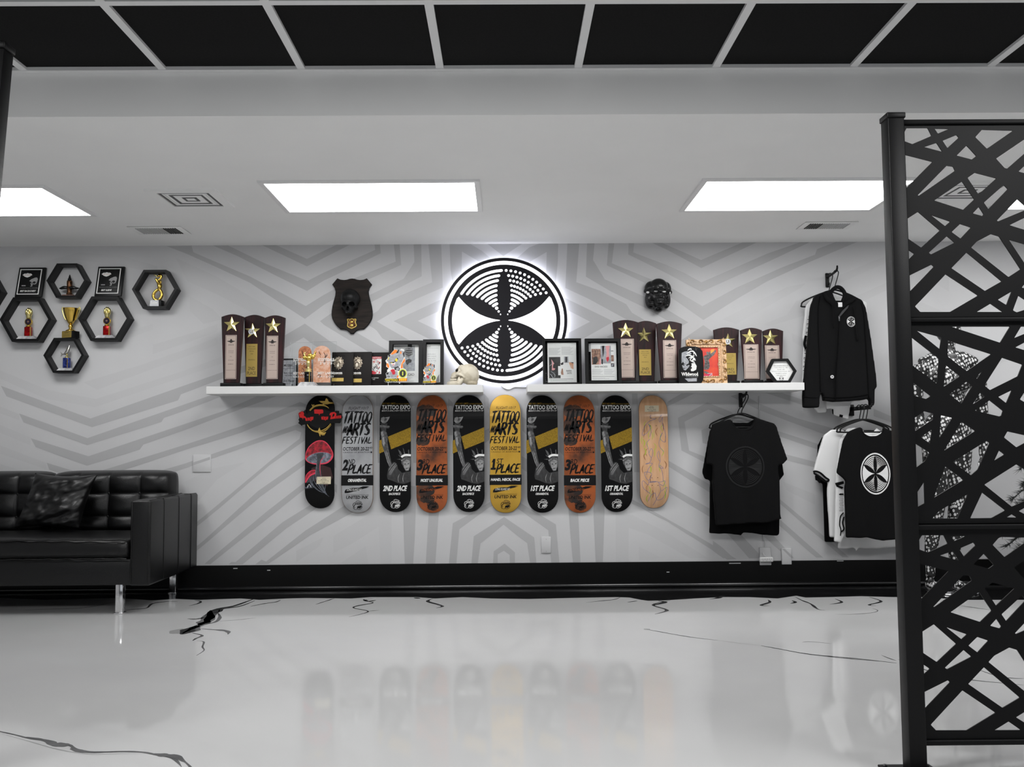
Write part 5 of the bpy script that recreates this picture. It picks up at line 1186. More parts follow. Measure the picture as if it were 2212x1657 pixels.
# skull shield and black mask on the wall
mat('shield_wood', (44, 37, 33), 0.65, spec=.2, rgb2=(26, 22, 20), noise_scale=7, noise_stretch=(1, 1, 9))
Y = -.022; q = lambda L: [tuple(P(680 + a / 9.206, 560 + b / 9.206, Y)[i] for i in (0, 2)) for a, b in L]
c = q([(740, 930)])[0]
t = thing('skull_plaque', 'dark wooden shield plaque with a mounted black skull and gold badge', 'plaque', (c[0], 0, c[1]))
half = [(740,382),(690,388),(640,405),(580,412),(510,405),(447,378),(345,500),(395,575),(412,640),(405,720),(375,830),(350,930),(335,1030),(333,1110),(345,1180),(380,1250),(430,1320),(505,1392),(580,1395),(630,1410),(670,1440),(710,1482),(740,1484)]
sh_o = half + [(1480 - a, b) for a, b in half[-2:0:-1]]
MB().prism(q(sh_o), Y, -.002, 'shield_wood', bev=.004, side='black_satin').build('shield', t)
A = MB(); Bm = MB()
def E(mb, a, b, rx, rz, ry, dy=0): cc = q([(a, b)])[0]; mb.ell((cc[0], Y + dy, cc[1]), (rx / 9.206 * .00331, ry, rz / 9.206 * .00331), 'black_satin', n=22, k=14)
E(A, 720, 800, 195, 195, .085, -.03); E(A, 705, 930, 160, 130, .075, -.04); E(A, 705, 1010, 105, 100, .06, -.05); E(A, 715, 1085, 75, 40, .05, -.06)
for s in (-1, 1): E(A, 705 + s * 125, 980, 40, 30, .05, -.03)
for s in (-1, 1): E(Bm, 705 + s * 78, 930, 58, 46, .05, -.105)
E(Bm, 705, 1020, 28, 45, .03, -.11)
solid(A, .004, 3, sub=Bm).build('skull', t)
te = MB()
for i in range(6): cc = q([(665 + i * 17, 1100)])[0]; te.ell((cc[0], Y - .105 + .004 * abs(i - 2.5), cc[1]), (.0028, .003, .006), 'black_gloss', n=8, k=6)
te.build('teeth', t)
bd = MB(); bo = [(640,1195),(665,1180),(700,1190),(735,1172),(775,1190),(810,1180),(830,1200),(815,1250),(840,1320),(820,1350),(735,1390),(660,1355),(640,1325),(655,1250)]
bd.prism(q(bo), Y - .006, Y - .001, 'gold_satin', bev=.002); ro = inset(q(bo), .006); bd.prism(ro, Y - .008, Y - .0055, 'bronze', bev=.001)
for a, b, r in [(735,1250,.011),(690,1220,.005),(780,1220,.005),(735,1320,.013)]: cc = q([(a, b)])[0]; bd.ell((cc[0], Y - .008, cc[1]), (r, .003, r * .8), 'gold', n=12, k=6)
bd.build('badge', t)

Y = -.03; q = lambda L: [tuple(P(1300 + a / 10.055, 560 + b / 10.055, Y)[i] for i in (0, 2)) for a, b in L]
c = q([(1220, 800)])[0]
A = MB(); Bm = MB(); kk = .00331 / 10.055
def E(mb, a, b, rx, rz, ry, dy=0, m='mask_black'): cc = q([(a, b)])[0]; mb.ell((cc[0], Y + dy, cc[1]), (rx * kk, ry, rz * kk), m, n=20, k=12)
E(A, 1220, 620, 210, 195, .055, -.02); E(A, 1075, 640, 150, 170, .045); E(A, 1380, 650, 130, 165, .04); E(A, 1220, 850, 190, 270, .055, -.018); E(A, 1055, 870, 120, 215, .045); E(A, 1390, 880, 105, 200, .04); E(A, 1215, 1080, 105, 85, .045, -.012); E(A, 1505, 715, 28, 40, .02, .01); E(A, 935, 690, 22, 40, .02, .01)
E(A, 1240, 800, 38, 80, .022, -.06); E(A, 1230, 850, 70, 35, .02, -.06); E(A, 1060, 810, 35, 70, .025, -.035); E(A, 1400, 830, 32, 65, .025, -.035)
E(A, 1235, 930, 70, 16, .012, -.066); E(A, 1235, 970, 65, 22, .012, -.064); E(A, 1235, 1050, 60, 35, .015, -.058); E(A, 1155, 665, 75, 22, .012, -.064); E(A, 1325, 665, 75, 22, .012, -.060); E(A, 1050, 960, 60, 18, .012, -.042); E(A, 1400, 985, 55, 18, .012, -.038); E(A, 1050, 1000, 60, 24, .012, -.04); E(A, 1400, 1025, 55, 24, .012, -.036)
for a, b, rx in [(1155,718,48),(1325,725,45),(985,735,34),(1468,748,17)]: E(Bm, a, b, rx * 1.15, 26, .05, -.055)
E(Bm, 1050, 925, 60, 28, .02, -.055); E(Bm, 1410, 945, 50, 28, .02, -.052)
mk = solid(A, .0034, 4, sub=Bm)
t = thing('mask', 'glossy black wall mask of three merged faces with white eyes', 'mask', (c[0], 0, c[1]))
mk.build('face', t)
for a, b, rx in [(1155,718,50),(1325,725,47),(985,735,36),(1468,748,18)]:
    ey = MB(); E(ey, a, b, rx, 24, .004, -.042 if rx > 40 else -.03, 'white_satin'); ey.build('eye', t)
# ------------------------------------------------------------------ skateboard decks under the shelves
mat('deck_black', (9, 9, 10), 0.34, spec=0.16)
mat('deck_silver', (176, 177, 179), 0.33, metal=.35, rgb2=(146, 147, 150), noise_scale=7, ramp=(.4, .7))
mat('deck_copper', (172, 88, 38), 0.3, metal=.3, rgb2=(60, 38, 26), noise_scale=5, ramp=(.48, .68), coat=.2)
mat('deck_gold', (206, 164, 60), 0.33, metal=.35, rgb2=(188, 146, 44), noise_scale=6, coat=.1)
mat('deck_wood', (206, 164, 128), 0.35, rgb2=(190, 146, 104), noise_scale=6, noise_stretch=(6, 1, 1), coat=.2)
mat('deck_edge', (120, 92, 66), 0.6)
mat('ink', (7, 7, 8), 0.4, spec=.25); mat('ink_white', (226, 226, 224), 0.4)
mat('glitter', (186, 150, 40), 0.35, metal=.5, rgb2=(96, 74, 16), noise_scale=420, detail=2)
mat('stone_a', (150, 150, 150), 0.5, rgb2=(110, 110, 110), noise_scale=60); mat('stone_b', (84, 84, 85), 0.5, rgb2=(50, 50, 50), noise_scale=70); mat('stone_c', (48, 48, 49), 0.5, rgb2=(30, 30, 30), noise_scale=50)
mat('cap_red', (176, 24, 44), 0.4, rgb2=(86, 16, 22), noise_scale=50); mat('cap_rim', (214, 60, 84), 0.4); mat('gill', (128, 134, 146), 0.5, rgb2=(74, 78, 88), noise_scale=50)
mat('stem_dark', (62, 66, 72), 0.5, rgb2=(38, 40, 44), noise_scale=40); mat('red_glow', (46, 14, 14), 0.4)
mat('signal_red', (240, 10, 10), 0.45); mat('leaf_gold', (206, 172, 84), 0.4, metal=.4); mat('card_cream', (206, 196, 170), 0.5)
mat('pencil_blue', (94, 108, 150), 0.6); mat('pencil_green', (166, 172, 60), 0.6); mat('stain_brown', (150, 104, 66), 0.5)
YD = -.062; DS = (6.64 + YD) / FPX
def deck(pcx, ptop, pbot, wpx, base, label, draw, cat='skateboard deck', group='award skateboard decks on the wall', edge='deck_edge'):
    if not 1055 < pcx < 1130: ptop = max(ptop, 853.2)
    c = P(pcx, (ptop + pbot) / 2, YD); Hh = (pbot - ptop) / 2 * DS; w = wpx / 2 * DS; H2 = Hh
    t = thing('mounted_skateboard_deck', label, cat, (c.x, 0, c.z), group)
    s = DS
    def bend(v):
        d = H2 - abs(v.z); L = .17
        y = v.y
        if d < L: y += .046 * ((L - d) / L) ** 1.7
        return Vector((v.x, y, v.z))
    o = []; hh = w * 1.06
    for k in range(19): a = pi * k / 18; o.append((w * .985 * math.copysign(abs(cos(a)) ** .92, cos(a)), H2 - hh + hh * sin(a)))
    for k in range(19): a = pi + pi * k / 18; o.append((w * .985 * math.copysign(abs(cos(a)) ** .92, cos(a)), -H2 + hh + hh * sin(a)))
    cuts = [sg_ * (H2 - i * .017) for i in range(1, 11) for sg_ in (-1, 1)]
    m = MB().prism(o, YD, YD + .0115, base, bev=.002, side=edge); m.cut(cuts)
    p = MB(); q = lambda u, v: (u * s, H2 - v * s)
    draw(p, q, s, H2, w, o); p.cut(cuts); m.join(p); m.warp(bend).build('board', t, world=False, recalc=False)
    return t
def YL(k): return YD - .0005 - k * .00012
def emblem(p, q, u, v, k, m, m2):
    f = lambda L: [q(u + a, v + b) for a, b in L]
    p.ribbon(f(cr([(-6, 6), (-10, 2), (-9, -3), (-4, -5), (-6, 0), (-10, 6), (-7, 8)], 4)), 1.1 * DS, YL(k), m); p.ribbon(f(cr([(-4, -7), (0, -9), (4, -8), (8, -6), (6, -2)], 4)), 1.0 * DS, YL(k), m)
    for st in ([(-3, -1), (-1, -6), (1, -1)], [(1, -2), (3, -6), (4, -1)], [(4, -2), (6, -5), (8, -1), (10, -4)], [(-8, 1), (-3, -2), (4, 0), (11, -1)], [(-2, 8), (2, 10), (7, 8), (10, 3)]): p.ribbon(f(cr(st, 4)), 1.0 * DS, YL(k), m)
    p.flat(f([(-1, 3), (3, 2), (9, 1), (8, 5), (4, 8), (1, 7), (-2, 8)]), YL(k), m2)
    p.ribbon(f(cr([(-9, 9), (-3, 10), (-1, 8)], 4)), .8 * DS, YL(k), m)
def taf(num, suf, word, base, dv=0, smudge=False):
    def draw(p, q, s, H2, w, o):
        T = lambda wd, u0, u1, v0, v1, k, m, **kw: p.text(wd, q(u0, 0)[0], q(u1, 0)[0], q(0, v1)[1], q(0, v0)[1], YL(k), m, **kw)
        B = lambda wd, u0, u1, v0, v1, k, m, **kw: brush(p, wd, q(u0, 0)[0], q(u1, 0)[0], q(0, v1)[1], q(0, v0)[1], YL(k), m, **kw)
        if smudge:
            for cu, cv, ru, rv in [(-14, 35, 22, 14), (-18, 70, 18, 22), (-20, 100, 16, 10), (-15, 205, 22, 14), (2, 240, 12, 10), (-10, 225, 16, 8)]:
                p.flat([q(max(-33, cu + ru * (1 + .25 * noise.noise(Vector((i * .9, cv, 1)))) * cos(2 * pi * i / 24)), cv + rv * (1 + .3 * noise.noise(Vector((i * .8, cv, 5)))) * sin(2 * pi * i / 24)) for i in range(24)], YL(0) + cu * 1e-7, 'smoke')
        T('FLIGHT:1017', -19, 23, 26 + dv, 32 + dv, 2, 'ink', shear=.15)
        B('TATTOO', -29, 31, 37 + dv, 60 + dv, 2, 'ink', wt=.2, slant=.2); B('ARTS', -21, 28, 62 + dv, 86 + dv, 3, 'ink', wt=.25, slant=.2); B('AND', -31, -21, 68 + dv, 82 + dv, 3, 'ink', wt=.13, slant=.3); B('FESTIVAL', -32, 31, 91 + dv, 105 + dv, 2, 'ink', wt=.2, slant=.2)
        p.ribbon([q(-28, 36.5 + dv), q(-10, 35.5 + dv), q(8, 36 + dv)], [.3 * s, 1.6 * s, .3 * s], YL(3), 'ink')
        T('OCTOBER 20-22', -31, 25, 112.5, 120.5, 2, 'ink', shear=.12, bold=.02); T('ND', 26, 32.5, 112.5, 116, 2, 'ink', bold=.02); T('CRADLE OF AVIATION', -31, 27, 122.5, 125.5, 2, 'ink'); p.flat([q(30 + 2 * cos(i), 124 + 2 * sin(i)) for i in range(6)], YL(2), 'ink')
        if num == '1': p.flat([q(a, b) for a, b in [(-26, 139), (-21.5, 139), (-23.5, 158), (-20.5, 158), (-21, 162.5), (-32, 162.5), (-31.5, 158), (-28.5, 158), (-27, 146), (-30, 147)]], YL(2), 'ink')
        else: T(num, -31, -19, 139, 163, 2, 'ink', shear=.15, bold=.05)
        T(suf, -18.5, -5, 138.5, 149, 2, 'ink', shear=.15, bold=.01); B('PLACE', -19, 31, 150.5, 169, 3, 'ink', wt=.22, slant=.25)
        p.flat([q(-34.5, 173), q(34.5, 173), q(34.5, 195), q(-34.5, 195)], YL(4), 'ink')
        L = len(word); T(word, -1.9 * L - 1, 1.9 * L + 1, 180.5, 187.5, 6, 'ink_white', shear=.2, bold=.04)
        p.flat([q(a, b) for a, b in [(-27, 207), (-24, 203), (-10, 200), (4, 200), (12, 197), (27, 197), (20, 199.5), (27, 199), (10, 203), (4, 206), (-8, 208), (-20, 211), (-27, 211)]], YL(2), 'ink'); T('LONG ISLAND NY', -22, 9, 201.5, 206.5, 4, 'ink_white' if not smudge else 'deck_copper', slope=.0, shear=.2)
        T('WWW.UNITEDINKTATTOOSHOW.COM', -24, 24, 214, 216, 2, 'ink'); T('UNITED INK', -24, 24, 217, 224, 2, 'ink', shear=.15, bold=.03)
        emblem(p, q, 0, 237, 2, 'ink', 'ink')
    return draw
mat('smoke', (30, 22, 18), 0.35, rgb2=(104, 60, 32), noise_scale=14, ramp=(.4, .75))
def expo(place, cat_):
    def draw(p, q, s, H2, w, o):
        T = lambda wd, u0, u1, v0, v1, k, m, **kw: p.text(wd, q(u0, 0)[0], q(u1, 0)[0], q(0, v1)[1], q(0, v0)[1], YL(k), m, **kw)
        f = lambda L: [q((a - 1264) / 5.919, (b - 65) / 5.919) for a, b in L]
        T('2017 NO LIMITS', -29, 0, 16.5, 20.5, 1, 'glitter', bold=.01); T('INTERNATIONAL', 1.5, 29.5, 18, 20.5, 1, 'glitter'); T('TATTOO EXPO', -29, 32, 22, 31.5, 1, 'ink_white', bold=.02); T('MARCH 31-APRIL 2 NEW YORK CITY, NY', -29, 32, 33, 36.2, 1, 'ink_white', shear=.2, bold=.01)
        p.flat(f([(1170,600),(1463,480),(1463,660),(1212,760)]), YL(1), 'glitter'); p.flat(f([(1060,650),(1095,632),(1125,785),(1060,815)]), YL(1), 'glitter')
        F_ = lambda L, m, k=2: p.flat(f(L), YL(k), m)
        F_([(1085,360),(1115,345),(1130,355),(1160,350),(1195,345),(1180,380),(1160,410),(1130,430),(1100,425),(1080,400)], 'stone_a'); F_([(1130,360),(1165,365),(1150,395),(1120,400)], 'stone_b', 3)
        F_([(1080,430),(1165,430),(1160,460),(1085,460)], 'stone_c'); F_([(1064,452),(1190,462),(1195,475),(1180,492),(1075,488),(1062,470)], 'stone_b', 3); F_([(1066,456),(1188,465),(1186,471),(1068,464)], 'stone_a', 4)
        F_([(1082,490),(1150,492),(1148,530),(1088,525)], 'stone_c'); F_([(1078,535),(1110,520),(1150,535),(1170,600),(1165,660),(1180,760),(1205,880),(1222,960),(1190,985),(1165,920),(1140,850),(1120,780),(1095,700),(1088,620)], 'stone_b', 3)
        F_([(1085,540),(1105,530),(1120,580),(1100,600),(1082,575)], 'stone_a', 4); F_([(1100,610),(1120,600),(1135,680),(1120,720),(1105,690)], 'stone_a', 4)
        for st in ([(1130,790),(1150,850),(1165,910),(1190,970)],[(1150,780),(1175,860),(1195,940)]): p.ribbon(f(cr(st, 4)), 1.4 * s, YL(5), 'stone_a', taper=.3)
        F_([(1160,1100),(1175,1000),(1240,920),(1290,960),(1300,1010),(1350,1060),(1463,1040),(1463,1170),(1380,1200),(1300,1190),(1230,1160),(1170,1140)], 'stone_c', 2); F_([(1185,1040),(1270,930),(1290,965),(1210,1090),(1180,1090)], 'stone_b', 3)
        for st in ([(1190,1060),(1230,1000),(1280,940)],[(1200,1080),(1250,1000),(1288,960)],[(1180,1030),(1215,975),(1262,925)],[(1320,1070),(1300,1130),(1310,1180)],[(1380,1060),(1360,1130),(1370,1180)]): p.ribbon(f(cr(st, 4)), 1.3 * s, YL(4), 'stone_a', taper=.2)
        F_([(1340,880),(1400,850),(1463,860),(1463,960),(1440,1030),(1400,1040),(1375,1000),(1345,940)], 'stone_b', 3); F_([(1365,920),(1410,890),(1455,910),(1450,980),(1430,1030),(1400,1030),(1375,985)], 'stone_a', 4); F_([(1378,945),(1398,940),(1400,952),(1382,958)], 'stone_c', 5); F_([(1420,940),(1445,938),(1442,950),(1422,952)], 'stone_c', 5); F_([(1395,1000),(1425,998),(1420,1008),(1400,1008)], 'stone_c', 5)
        p.ribbon(f(cr([(1342,860),(1390,835),(1463,838)], 5)), 4.5 * s, YL(4), 'ink_white'); p.ribbon(f(cr([(1340,905),(1390,880),(1463,884)], 5)), 3 * s, YL(5), 'stone_a')
        for i in range(7): p.ribbon(f([(1350 + i * 17, 868 - i * 3 + i * i * .35), (1352 + i * 17, 895 - i * 3 + i * i * .35)]), 1.3 * s, YL(6), 'ink')
        for L in ([(1360,845),(1335,790),(1298,760),(1330,840)],[(1395,830),(1372,755),(1360,740),(1378,835)],[(1330,880),(1280,888),(1330,895)],[(1340,850),(1300,828),(1330,865)],[(1430,830),(1428,770),(1440,765),(1446,830)]): F_(L, 'stone_b', 2)
        T(place, -25, 25, 195, 207, 1, 'ink_white', shear=.22, bold=.04); T(cat_, -13.5 - (2 if len(cat_) > 9 else 0), 11 + (2 if len(cat_) > 9 else 0), 210.5, 215.5, 1, 'ink_white', shear=.2, bold=.04)
        emblem(p, q, 0, 234, 1, 'ink_white', 'ink_white')
    return draw
def mushroom(p, q, s, H2, w, o):
    f = lambda L: [q((a - 300) / 5.919, (b - 68) / 5.919) for a, b in L]
    F_ = lambda L, m, k: p.flat(f(L), YL(k), m)
    R_ = lambda L, w_, m, k, **kw: p.ribbon(f(cr(L, 5)), w_ * s, YL(k), m, **kw)
    F_([(200,1000),(330,960),(440,1000),(470,1120),(400,1230),(260,1180),(180,1100)], 'red_glow', 0)
    F_(cr([(118,860),(130,790),(170,720),(240,665),(310,648),(375,668),(430,730),(470,810),(468,870),(430,920),(370,950),(250,955),(170,935),(125,900)], 4, True), 'cap_rim', 1)
    F_(cr([(126,855),(138,790),(180,722),(245,675),(310,658),(370,678),(422,735),(462,812),(455,850),(430,815),(370,800),(280,800),(190,830),(135,880)], 4, True), 'cap_red', 2)
    F_(cr([(134,885),(190,832),(280,803),(370,803),(430,820),(448,855),(420,905),(360,935),(250,942),(170,925)], 4, True), 'gill', 3)
    for i in range(12): R_([(140 + i * 9, 890 + i * 3), (190 + i * 7, 860 + i * 3), (255, 850 + i * 5)], .5, 'stem_dark', 4)
    F_(cr([(265,820),(350,812),(320,900),(315,980),(330,1090),(350,1200),(380,1320),(430,1370),(330,1290),(270,1180),(245,1080),(260,950),(262,880)], 4, True), 'stem_dark', 5)
    R_([(268,850),(262,980),(252,1090),(280,1190),(360,1310),(420,1365)], 1.3, 'gill', 6, taper=.2); R_([(378,855),(320,900),(305,1000),(318,1110)], 1.2, 'cap_rim', 6, taper=.2)
    F_(cr([(118,1150),(130,1090),(175,1040),(235,1022),(255,1045),(245,1075),(190,1100),(150,1150),(125,1190)], 4, True), 'cap_rim', 3); F_(cr([(123,1140),(140,1085),(185,1045),(232,1030),(244,1052),(180,1085),(140,1135),(126,1165)], 4, True), 'cap_red', 4)
    F_(cr([(150,1150),(200,1098),(250,1080),(250,1130),(215,1180),(260,1250),(330,1310),(280,1290),(200,1220),(170,1180),(140,1190)], 4, True), 'stem_dark', 4)
    for L in ([(175,1120),(200,1200),(280,1280),(360,1320)],[(225,1090),(230,1160),(300,1260),(400,1350)],[(330,1210),(360,1270),(370,1330)],[(380,1210),(370,1290),(400,1350)]): R_(L, 1.0, 'gill', 6, taper=.2)
    for i in range(7): R_([(112 + i * 14, 1260 - i * 3), (118 + i * 15, 1235 - i * 6 + (i % 2) * 12), (128 + i * 15, 1265 - i * 2)], .7, 'gill', 5)
    R_([(145,1250),(170,1205),(195,1245)], .9, 'ink_white', 6)
    R_([(172,275),(225,222),(300,205),(370,215),(412,243)], 2.2, 'leaf_gold', 2, taper=.4); R_([(145,455),(190,510),(250,540),(310,545),(370,525),(420,480),(445,450)], 2.2, 'leaf_gold', 2, taper=.5)
    F_([(290,160),(350,150),(375,150),(388,118),(400,152),(440,170),(480,180),(400,185),(330,180)], 'leaf_gold', 3); R_([(330,200),(350,188),(400,186)], 1.4, 'leaf_gold', 3); R_([(205,195),(215,218),(225,200)], 1.6, 'leaf_gold', 3)
    F_([(285,535),(300,500),(312,540),(370,555),(382,548),(360,585),(330,588),(312,575),(306,605),(295,585)], 'leaf_gold', 3)
    F_([(265,1112),(446,1110),(444,1205),(262,1203)], 'card_cream', 8)
    for i, (a, b, m_) in enumerate([(330,380,1130),(318,390,1148),(285,418,1164),(330,372,1180),(305,405,1194)]): p.text(['TATTOO', 'MASTERS', 'Freehand Tattooing', 'Design', 'CHAMPION'][i], *[q((x - 300) / 5.919, 0)[0] for x in (a, b)], q(0, (m_ + 5 - 68) / 5.919)[1], q(0, (m_ - 4 - 68) / 5.919)[1], YL(9), 'ink', bold=.02)
    p.ribbon(f([(272,1115),(271,1155)]), .5 * s, YL(9), 'ink')
def natural(p, q, s, H2, w, o):
    f = lambda L: [q((a - 1673) / 5.918, (b - 62) / 5.918) for a, b in L]
    random.seed(4)
    for i in range(34):
        a, b = random.uniform(1520, 1830), random.uniform(330, 1330); d = random.uniform(-35, 35); p.ribbon(f(cr([(a, b), (a + d, b + 50), (a + d * .3, b + 110)], 4)), random.uniform(1.2, 2.6) * s, YL(0) + i * 1e-6, 'pencil_green' if i % 3 else 'stain_brown', taper=.1)
    for st in ([(1640,320),(1635,360),(1700,370),(1620,400),(1560,470),(1525,575),(1590,545),(1630,480),(1605,430)],[(1605,430),(1640,520),(1620,600)],[(1780,320),(1745,370),(1755,410),(1790,350),(1785,430),(1810,500),(1825,590),(1815,670)],[(1785,545),(1755,620),(1815,668),(1822,590)],[(1785,545),(1740,660),(1750,730),(1800,790)],[(1620,630),(1580,680),(1600,740),(1610,820),(1640,860),(1655,790),(1640,745),(1610,800)],[(1640,860),(1620,920),(1560,945),(1650,935),(1600,1000),(1570,1080)],[(1720,790),(1715,850),(1750,910),(1740,800),(1725,780)],[(1750,910),(1730,980),(1790,1000),(1740,960),(1775,1050),(1785,1160)],[(1545,1050),(1560,1110),(1600,1150),(1640,1070),(1580,1045),(1545,1050)],[(1600,1150),(1590,1210),(1530,1155),(1515,1200),(1540,1260),(1620,1320)],[(1610,1180),(1680,1165),(1740,1175),(1810,1160),(1780,1220),(1720,1180)],[(1730,1200),(1750,1290),(1700,1395),(1780,1380),(1835,1240),(1760,1290)],[(1700,1395),(1660,1470)],[(1680,1310),(1630,1340),(1595,1420)],[(1680,1310),(1700,1395)]):
        p.ribbon(f(cr(st, 5)), .75 * s, YL(2), 'pencil_blue')
    for i in range(12): p.ribbon(f([(1610 + i * 7, 1180 - (i % 2) * 14), (1614 + i * 7, 1160 + (i % 2) * 16)]), .6 * s, YL(2), 'pencil_blue')
    for (a, b) in [(1638,358),(1706,362),(1633,458),(1708,456),(1640,1120),(1715,1118),(1642,1215),(1717,1216)]: c = f([(a, b)])[0]; p.flat(circ(c[0], c[1], .0028, 8), YL(3), 'ink')
    p.flat(f([(1568,195),(1750,196),(1745,275),(1566,278)]), YL(4), 'card_cream')
    for i, (a, b, m_) in enumerate([(1630,1680,208),(1625,1685,224),(1600,1710,246),(1610,1712,266)]): p.text(['TATTOO', 'MASTERS', 'Best Fat Shade', 'CHAMPION'][i], *[q((x - 1673) / 5.918, 0)[0] for x in (a, b)], q(0, (m_ + 5 - 62) / 5.918)[1], q(0, (m_ - 4 - 62) / 5.918)[1], YL(5), 'ink', bold=.02)
d1 = deck(690.5, 852.5, 1098, 64, 'deck_black', 'black skateboard deck painted with a red mushroom, leftmost on the wall', mushroom, edge='black_satin')
# layered sign board fixed across the first deck
cz = d1.location.z; H1 = (1098 - 852.5) / 2 * DS; cx1 = d1.location.x
f1 = lambda L: [(((a / 14.41 + 640) - 690.5) * DS, H1 - (b / 14.41 + 845 - 852.5) * DS) for a, b in L]
pn = MB(); o1 = [(300,580),(330,700),(440,660),(560,560),(830,560),(1060,640),(1200,640),(1225,615),(1330,620),(1335,700),(1385,690),(1420,770),(1440,815),(1400,870),(1380,980),(1350,1005),(1200,1000),(1050,1010),(900,1130),(720,1180),(560,1120),(380,1010),(300,1030),(190,1050),(180,1080),(120,1030),(65,990),(100,940),(75,880),(100,840),(70,690),(110,650),(180,620),(250,625),(260,590)]
pn.prism(f1(o1), YD - .012, YD - .004, 'black_satin'); bo = pn.build('cutout_board', d1, world=False)
r = MB(); y = YD - .0125
for L in ([(555,580),(590,568),(820,575),(845,610),(840,690),(740,705),(720,765),(705,705),(570,700)],[(75,690),(110,650),(170,635),(210,625),(250,690),(240,760),(290,790),(330,840),(370,820),(420,830),(450,800),(545,795),(530,890),(480,905),(460,945),(440,910),(300,925),(280,840),(225,830),(215,895),(195,830),(120,820),(100,760)],[(780,800),(860,790),(900,800),(1000,795),(985,885),(930,895),(915,925),(890,895),(790,885)],[(1060,880),(1080,760),(1035,750),(1050,690),(1120,660),(1190,655),(1250,700),(1240,780),(1400,760),(1400,850),(1200,860)]): r.flat(f1(L), y, 'signal_red')
for L in ([(1120,820),(1140,720),(1190,700),(1190,770)],): r.flat(f1(L), y - .0004, 'black_satin')
for st in ([(1230,790),(1240,850)],[(1300,790),(1300,850)],[(1350,780),(1350,850)],[(360,840),(370,910)],[(430,840),(440,900)],[(840,810),(850,880)],[(930,810),(920,880)],[(280,650),(300,720),(330,780)],[(90,690),(130,700),(120,660)]): r.ribbon(f1(st), .9 * DS, y - .0004, 'black_satin')
r.build('red_lettering', bo, world=False)
g1 = MB(); gx_ = lambda L, w_: g1.tube([(a, YD - .0155, b) for a, b in f1(cr(L, 5))], w_ * DS, 'leaf_gold', n=6)
gx_([(420,600),(510,510),(620,445),(760,425),(880,445),(960,490),(1005,525)], 1.1)
g1.prism(f1([(700,310),(780,310),(900,310),(920,240),(945,225),(965,250),(985,320),(1060,350),(1170,358),(1060,378),(960,382),(880,365),(790,350)]), YD - .016, YD - .013, 'leaf_gold'); gx_([(820,430),(850,400),(920,385),(1040,395)], .7); gx_([(490,410),(510,470),(520,520)], .6); gx_([(560,415),(515,470)], .6)
g1.build('gold_branch', bo, world=False); g1 = MB()
gx_([(350,1030),(430,1150),(560,1235),(690,1245),(820,1220),(960,1140),(1080,1015)], 1.1)
g1.prism(f1([(690,1240),(700,1190),(735,1130),(750,1190),(790,1270),(850,1295),(930,1275),(880,1350),(800,1345),(765,1330),(755,1410),(735,1340),(700,1300)]), YD - .016, YD - .013, 'leaf_gold'); g1.build('gold_branch', bo, world=False)
deck(772, 852, 1108, 68, 'deck_silver', 'silver skateboard deck reading 2ND PLACE ORNAMENTAL', taf('2', 'ND', 'ORNAMENTAL', 'deck_silver'))
deck(853.7, 851, 1106, 68, 'deck_black', 'black TATTOO EXPO skateboard deck, 2ND PLACE, between silver and copper decks', expo('2ND PLACE', 'BACKPIECE'), edge='black_satin')
deck(932.8, 850, 1108, 68, 'deck_copper', 'copper skateboard deck reading 3RD PLACE MOST UNUSUAL', taf('3', 'RD', 'MOST UNUSUAL', 'deck_copper', dv=-5, smudge=True))
deck(1012.5, 850, 1106, 68, 'deck_black', 'black TATTOO EXPO skateboard deck, 2ND PLACE, left of the gold deck', expo('2ND PLACE', 'BACKPIECE'), edge='black_satin')
deck(1091.7, 852, 1108, 68, 'deck_gold', 'gold skateboard deck reading 1ST PLACE HAND, NECK, FACE', taf('1', 'ST', 'HAND, NECK, FACE', 'deck_gold'))
deck(1171.7, 852, 1107.5, 68, 'deck_black', 'black TATTOO EXPO skateboard deck, 1ST PLACE, right of the gold deck', expo('1ST PLACE', 'ORNAMENTAL'), edge='black_satin')
deck(1252, 850, 1108, 68.5, 'deck_copper', 'copper skateboard deck reading 3RD PLACE BACK PIECE', taf('3', 'RD', 'BACK PIECE', 'deck_copper', dv=-5, smudge=True))
deck(1332, 850, 1106, 68, 'deck_black', 'black TATTOO EXPO skateboard deck, 1ST PLACE, beside the bare wood deck', expo('1ST PLACE', 'ORNAMENTAL'), edge='black_satin')
deck(1412.7, 849, 1098, 63.5, 'deck_wood', 'bare wood skateboard deck with blue and green pencil drawing, rightmost', natural)
# ------------------------------------------------------------------ shirts, hoodie, hangers, hooks
mat('cloth_black', (8, 8, 9), 0.85, spec=.15, bump=.25, bump_scale=420)
mat('cloth_black_deep', (5, 5, 6), 0.9, spec=.1)
mat('hood_grey', (44, 44, 46), 0.7)
mat('cloth_white', (216, 216, 216), 0.8, spec=.2)
mat('tonal_print', (13, 13, 14), 0.55, spec=.3)
def cloth(outline, y0, y1, m, voxel=.008, fold=.010, seed=0, freq=9, smooth=5):
    b = MB().prism(outline, y0, y1, m)
    zt = max(p[1] for p in outline); zb = min(p[1] for p in outline)
    def dsp(v):
        f = min(1, max(0, (zt - v.z) / (zt - zb)))
        w_ = sin(v.x * freq * 6.3 + 2.5 * noise.noise(Vector((v.x * 4, v.z * 2.2, seed))) + seed) * .55 + noise.noise(Vector((v.x * 14, v.z * 3.2, seed + 3))) * .8
        return Vector((v.x, v.y + fold * w_ * (.25 + .75 * f), v.z + .003 * noise.noise(Vector((v.x * 20, v.z * 20, seed)))))
    return solid(b, voxel, smooth, disp=dsp), dsp
def Q(ox, oy, sc, L, Y): return W([(ox + a / sc, oy + b / sc) for a, b in L], Y)
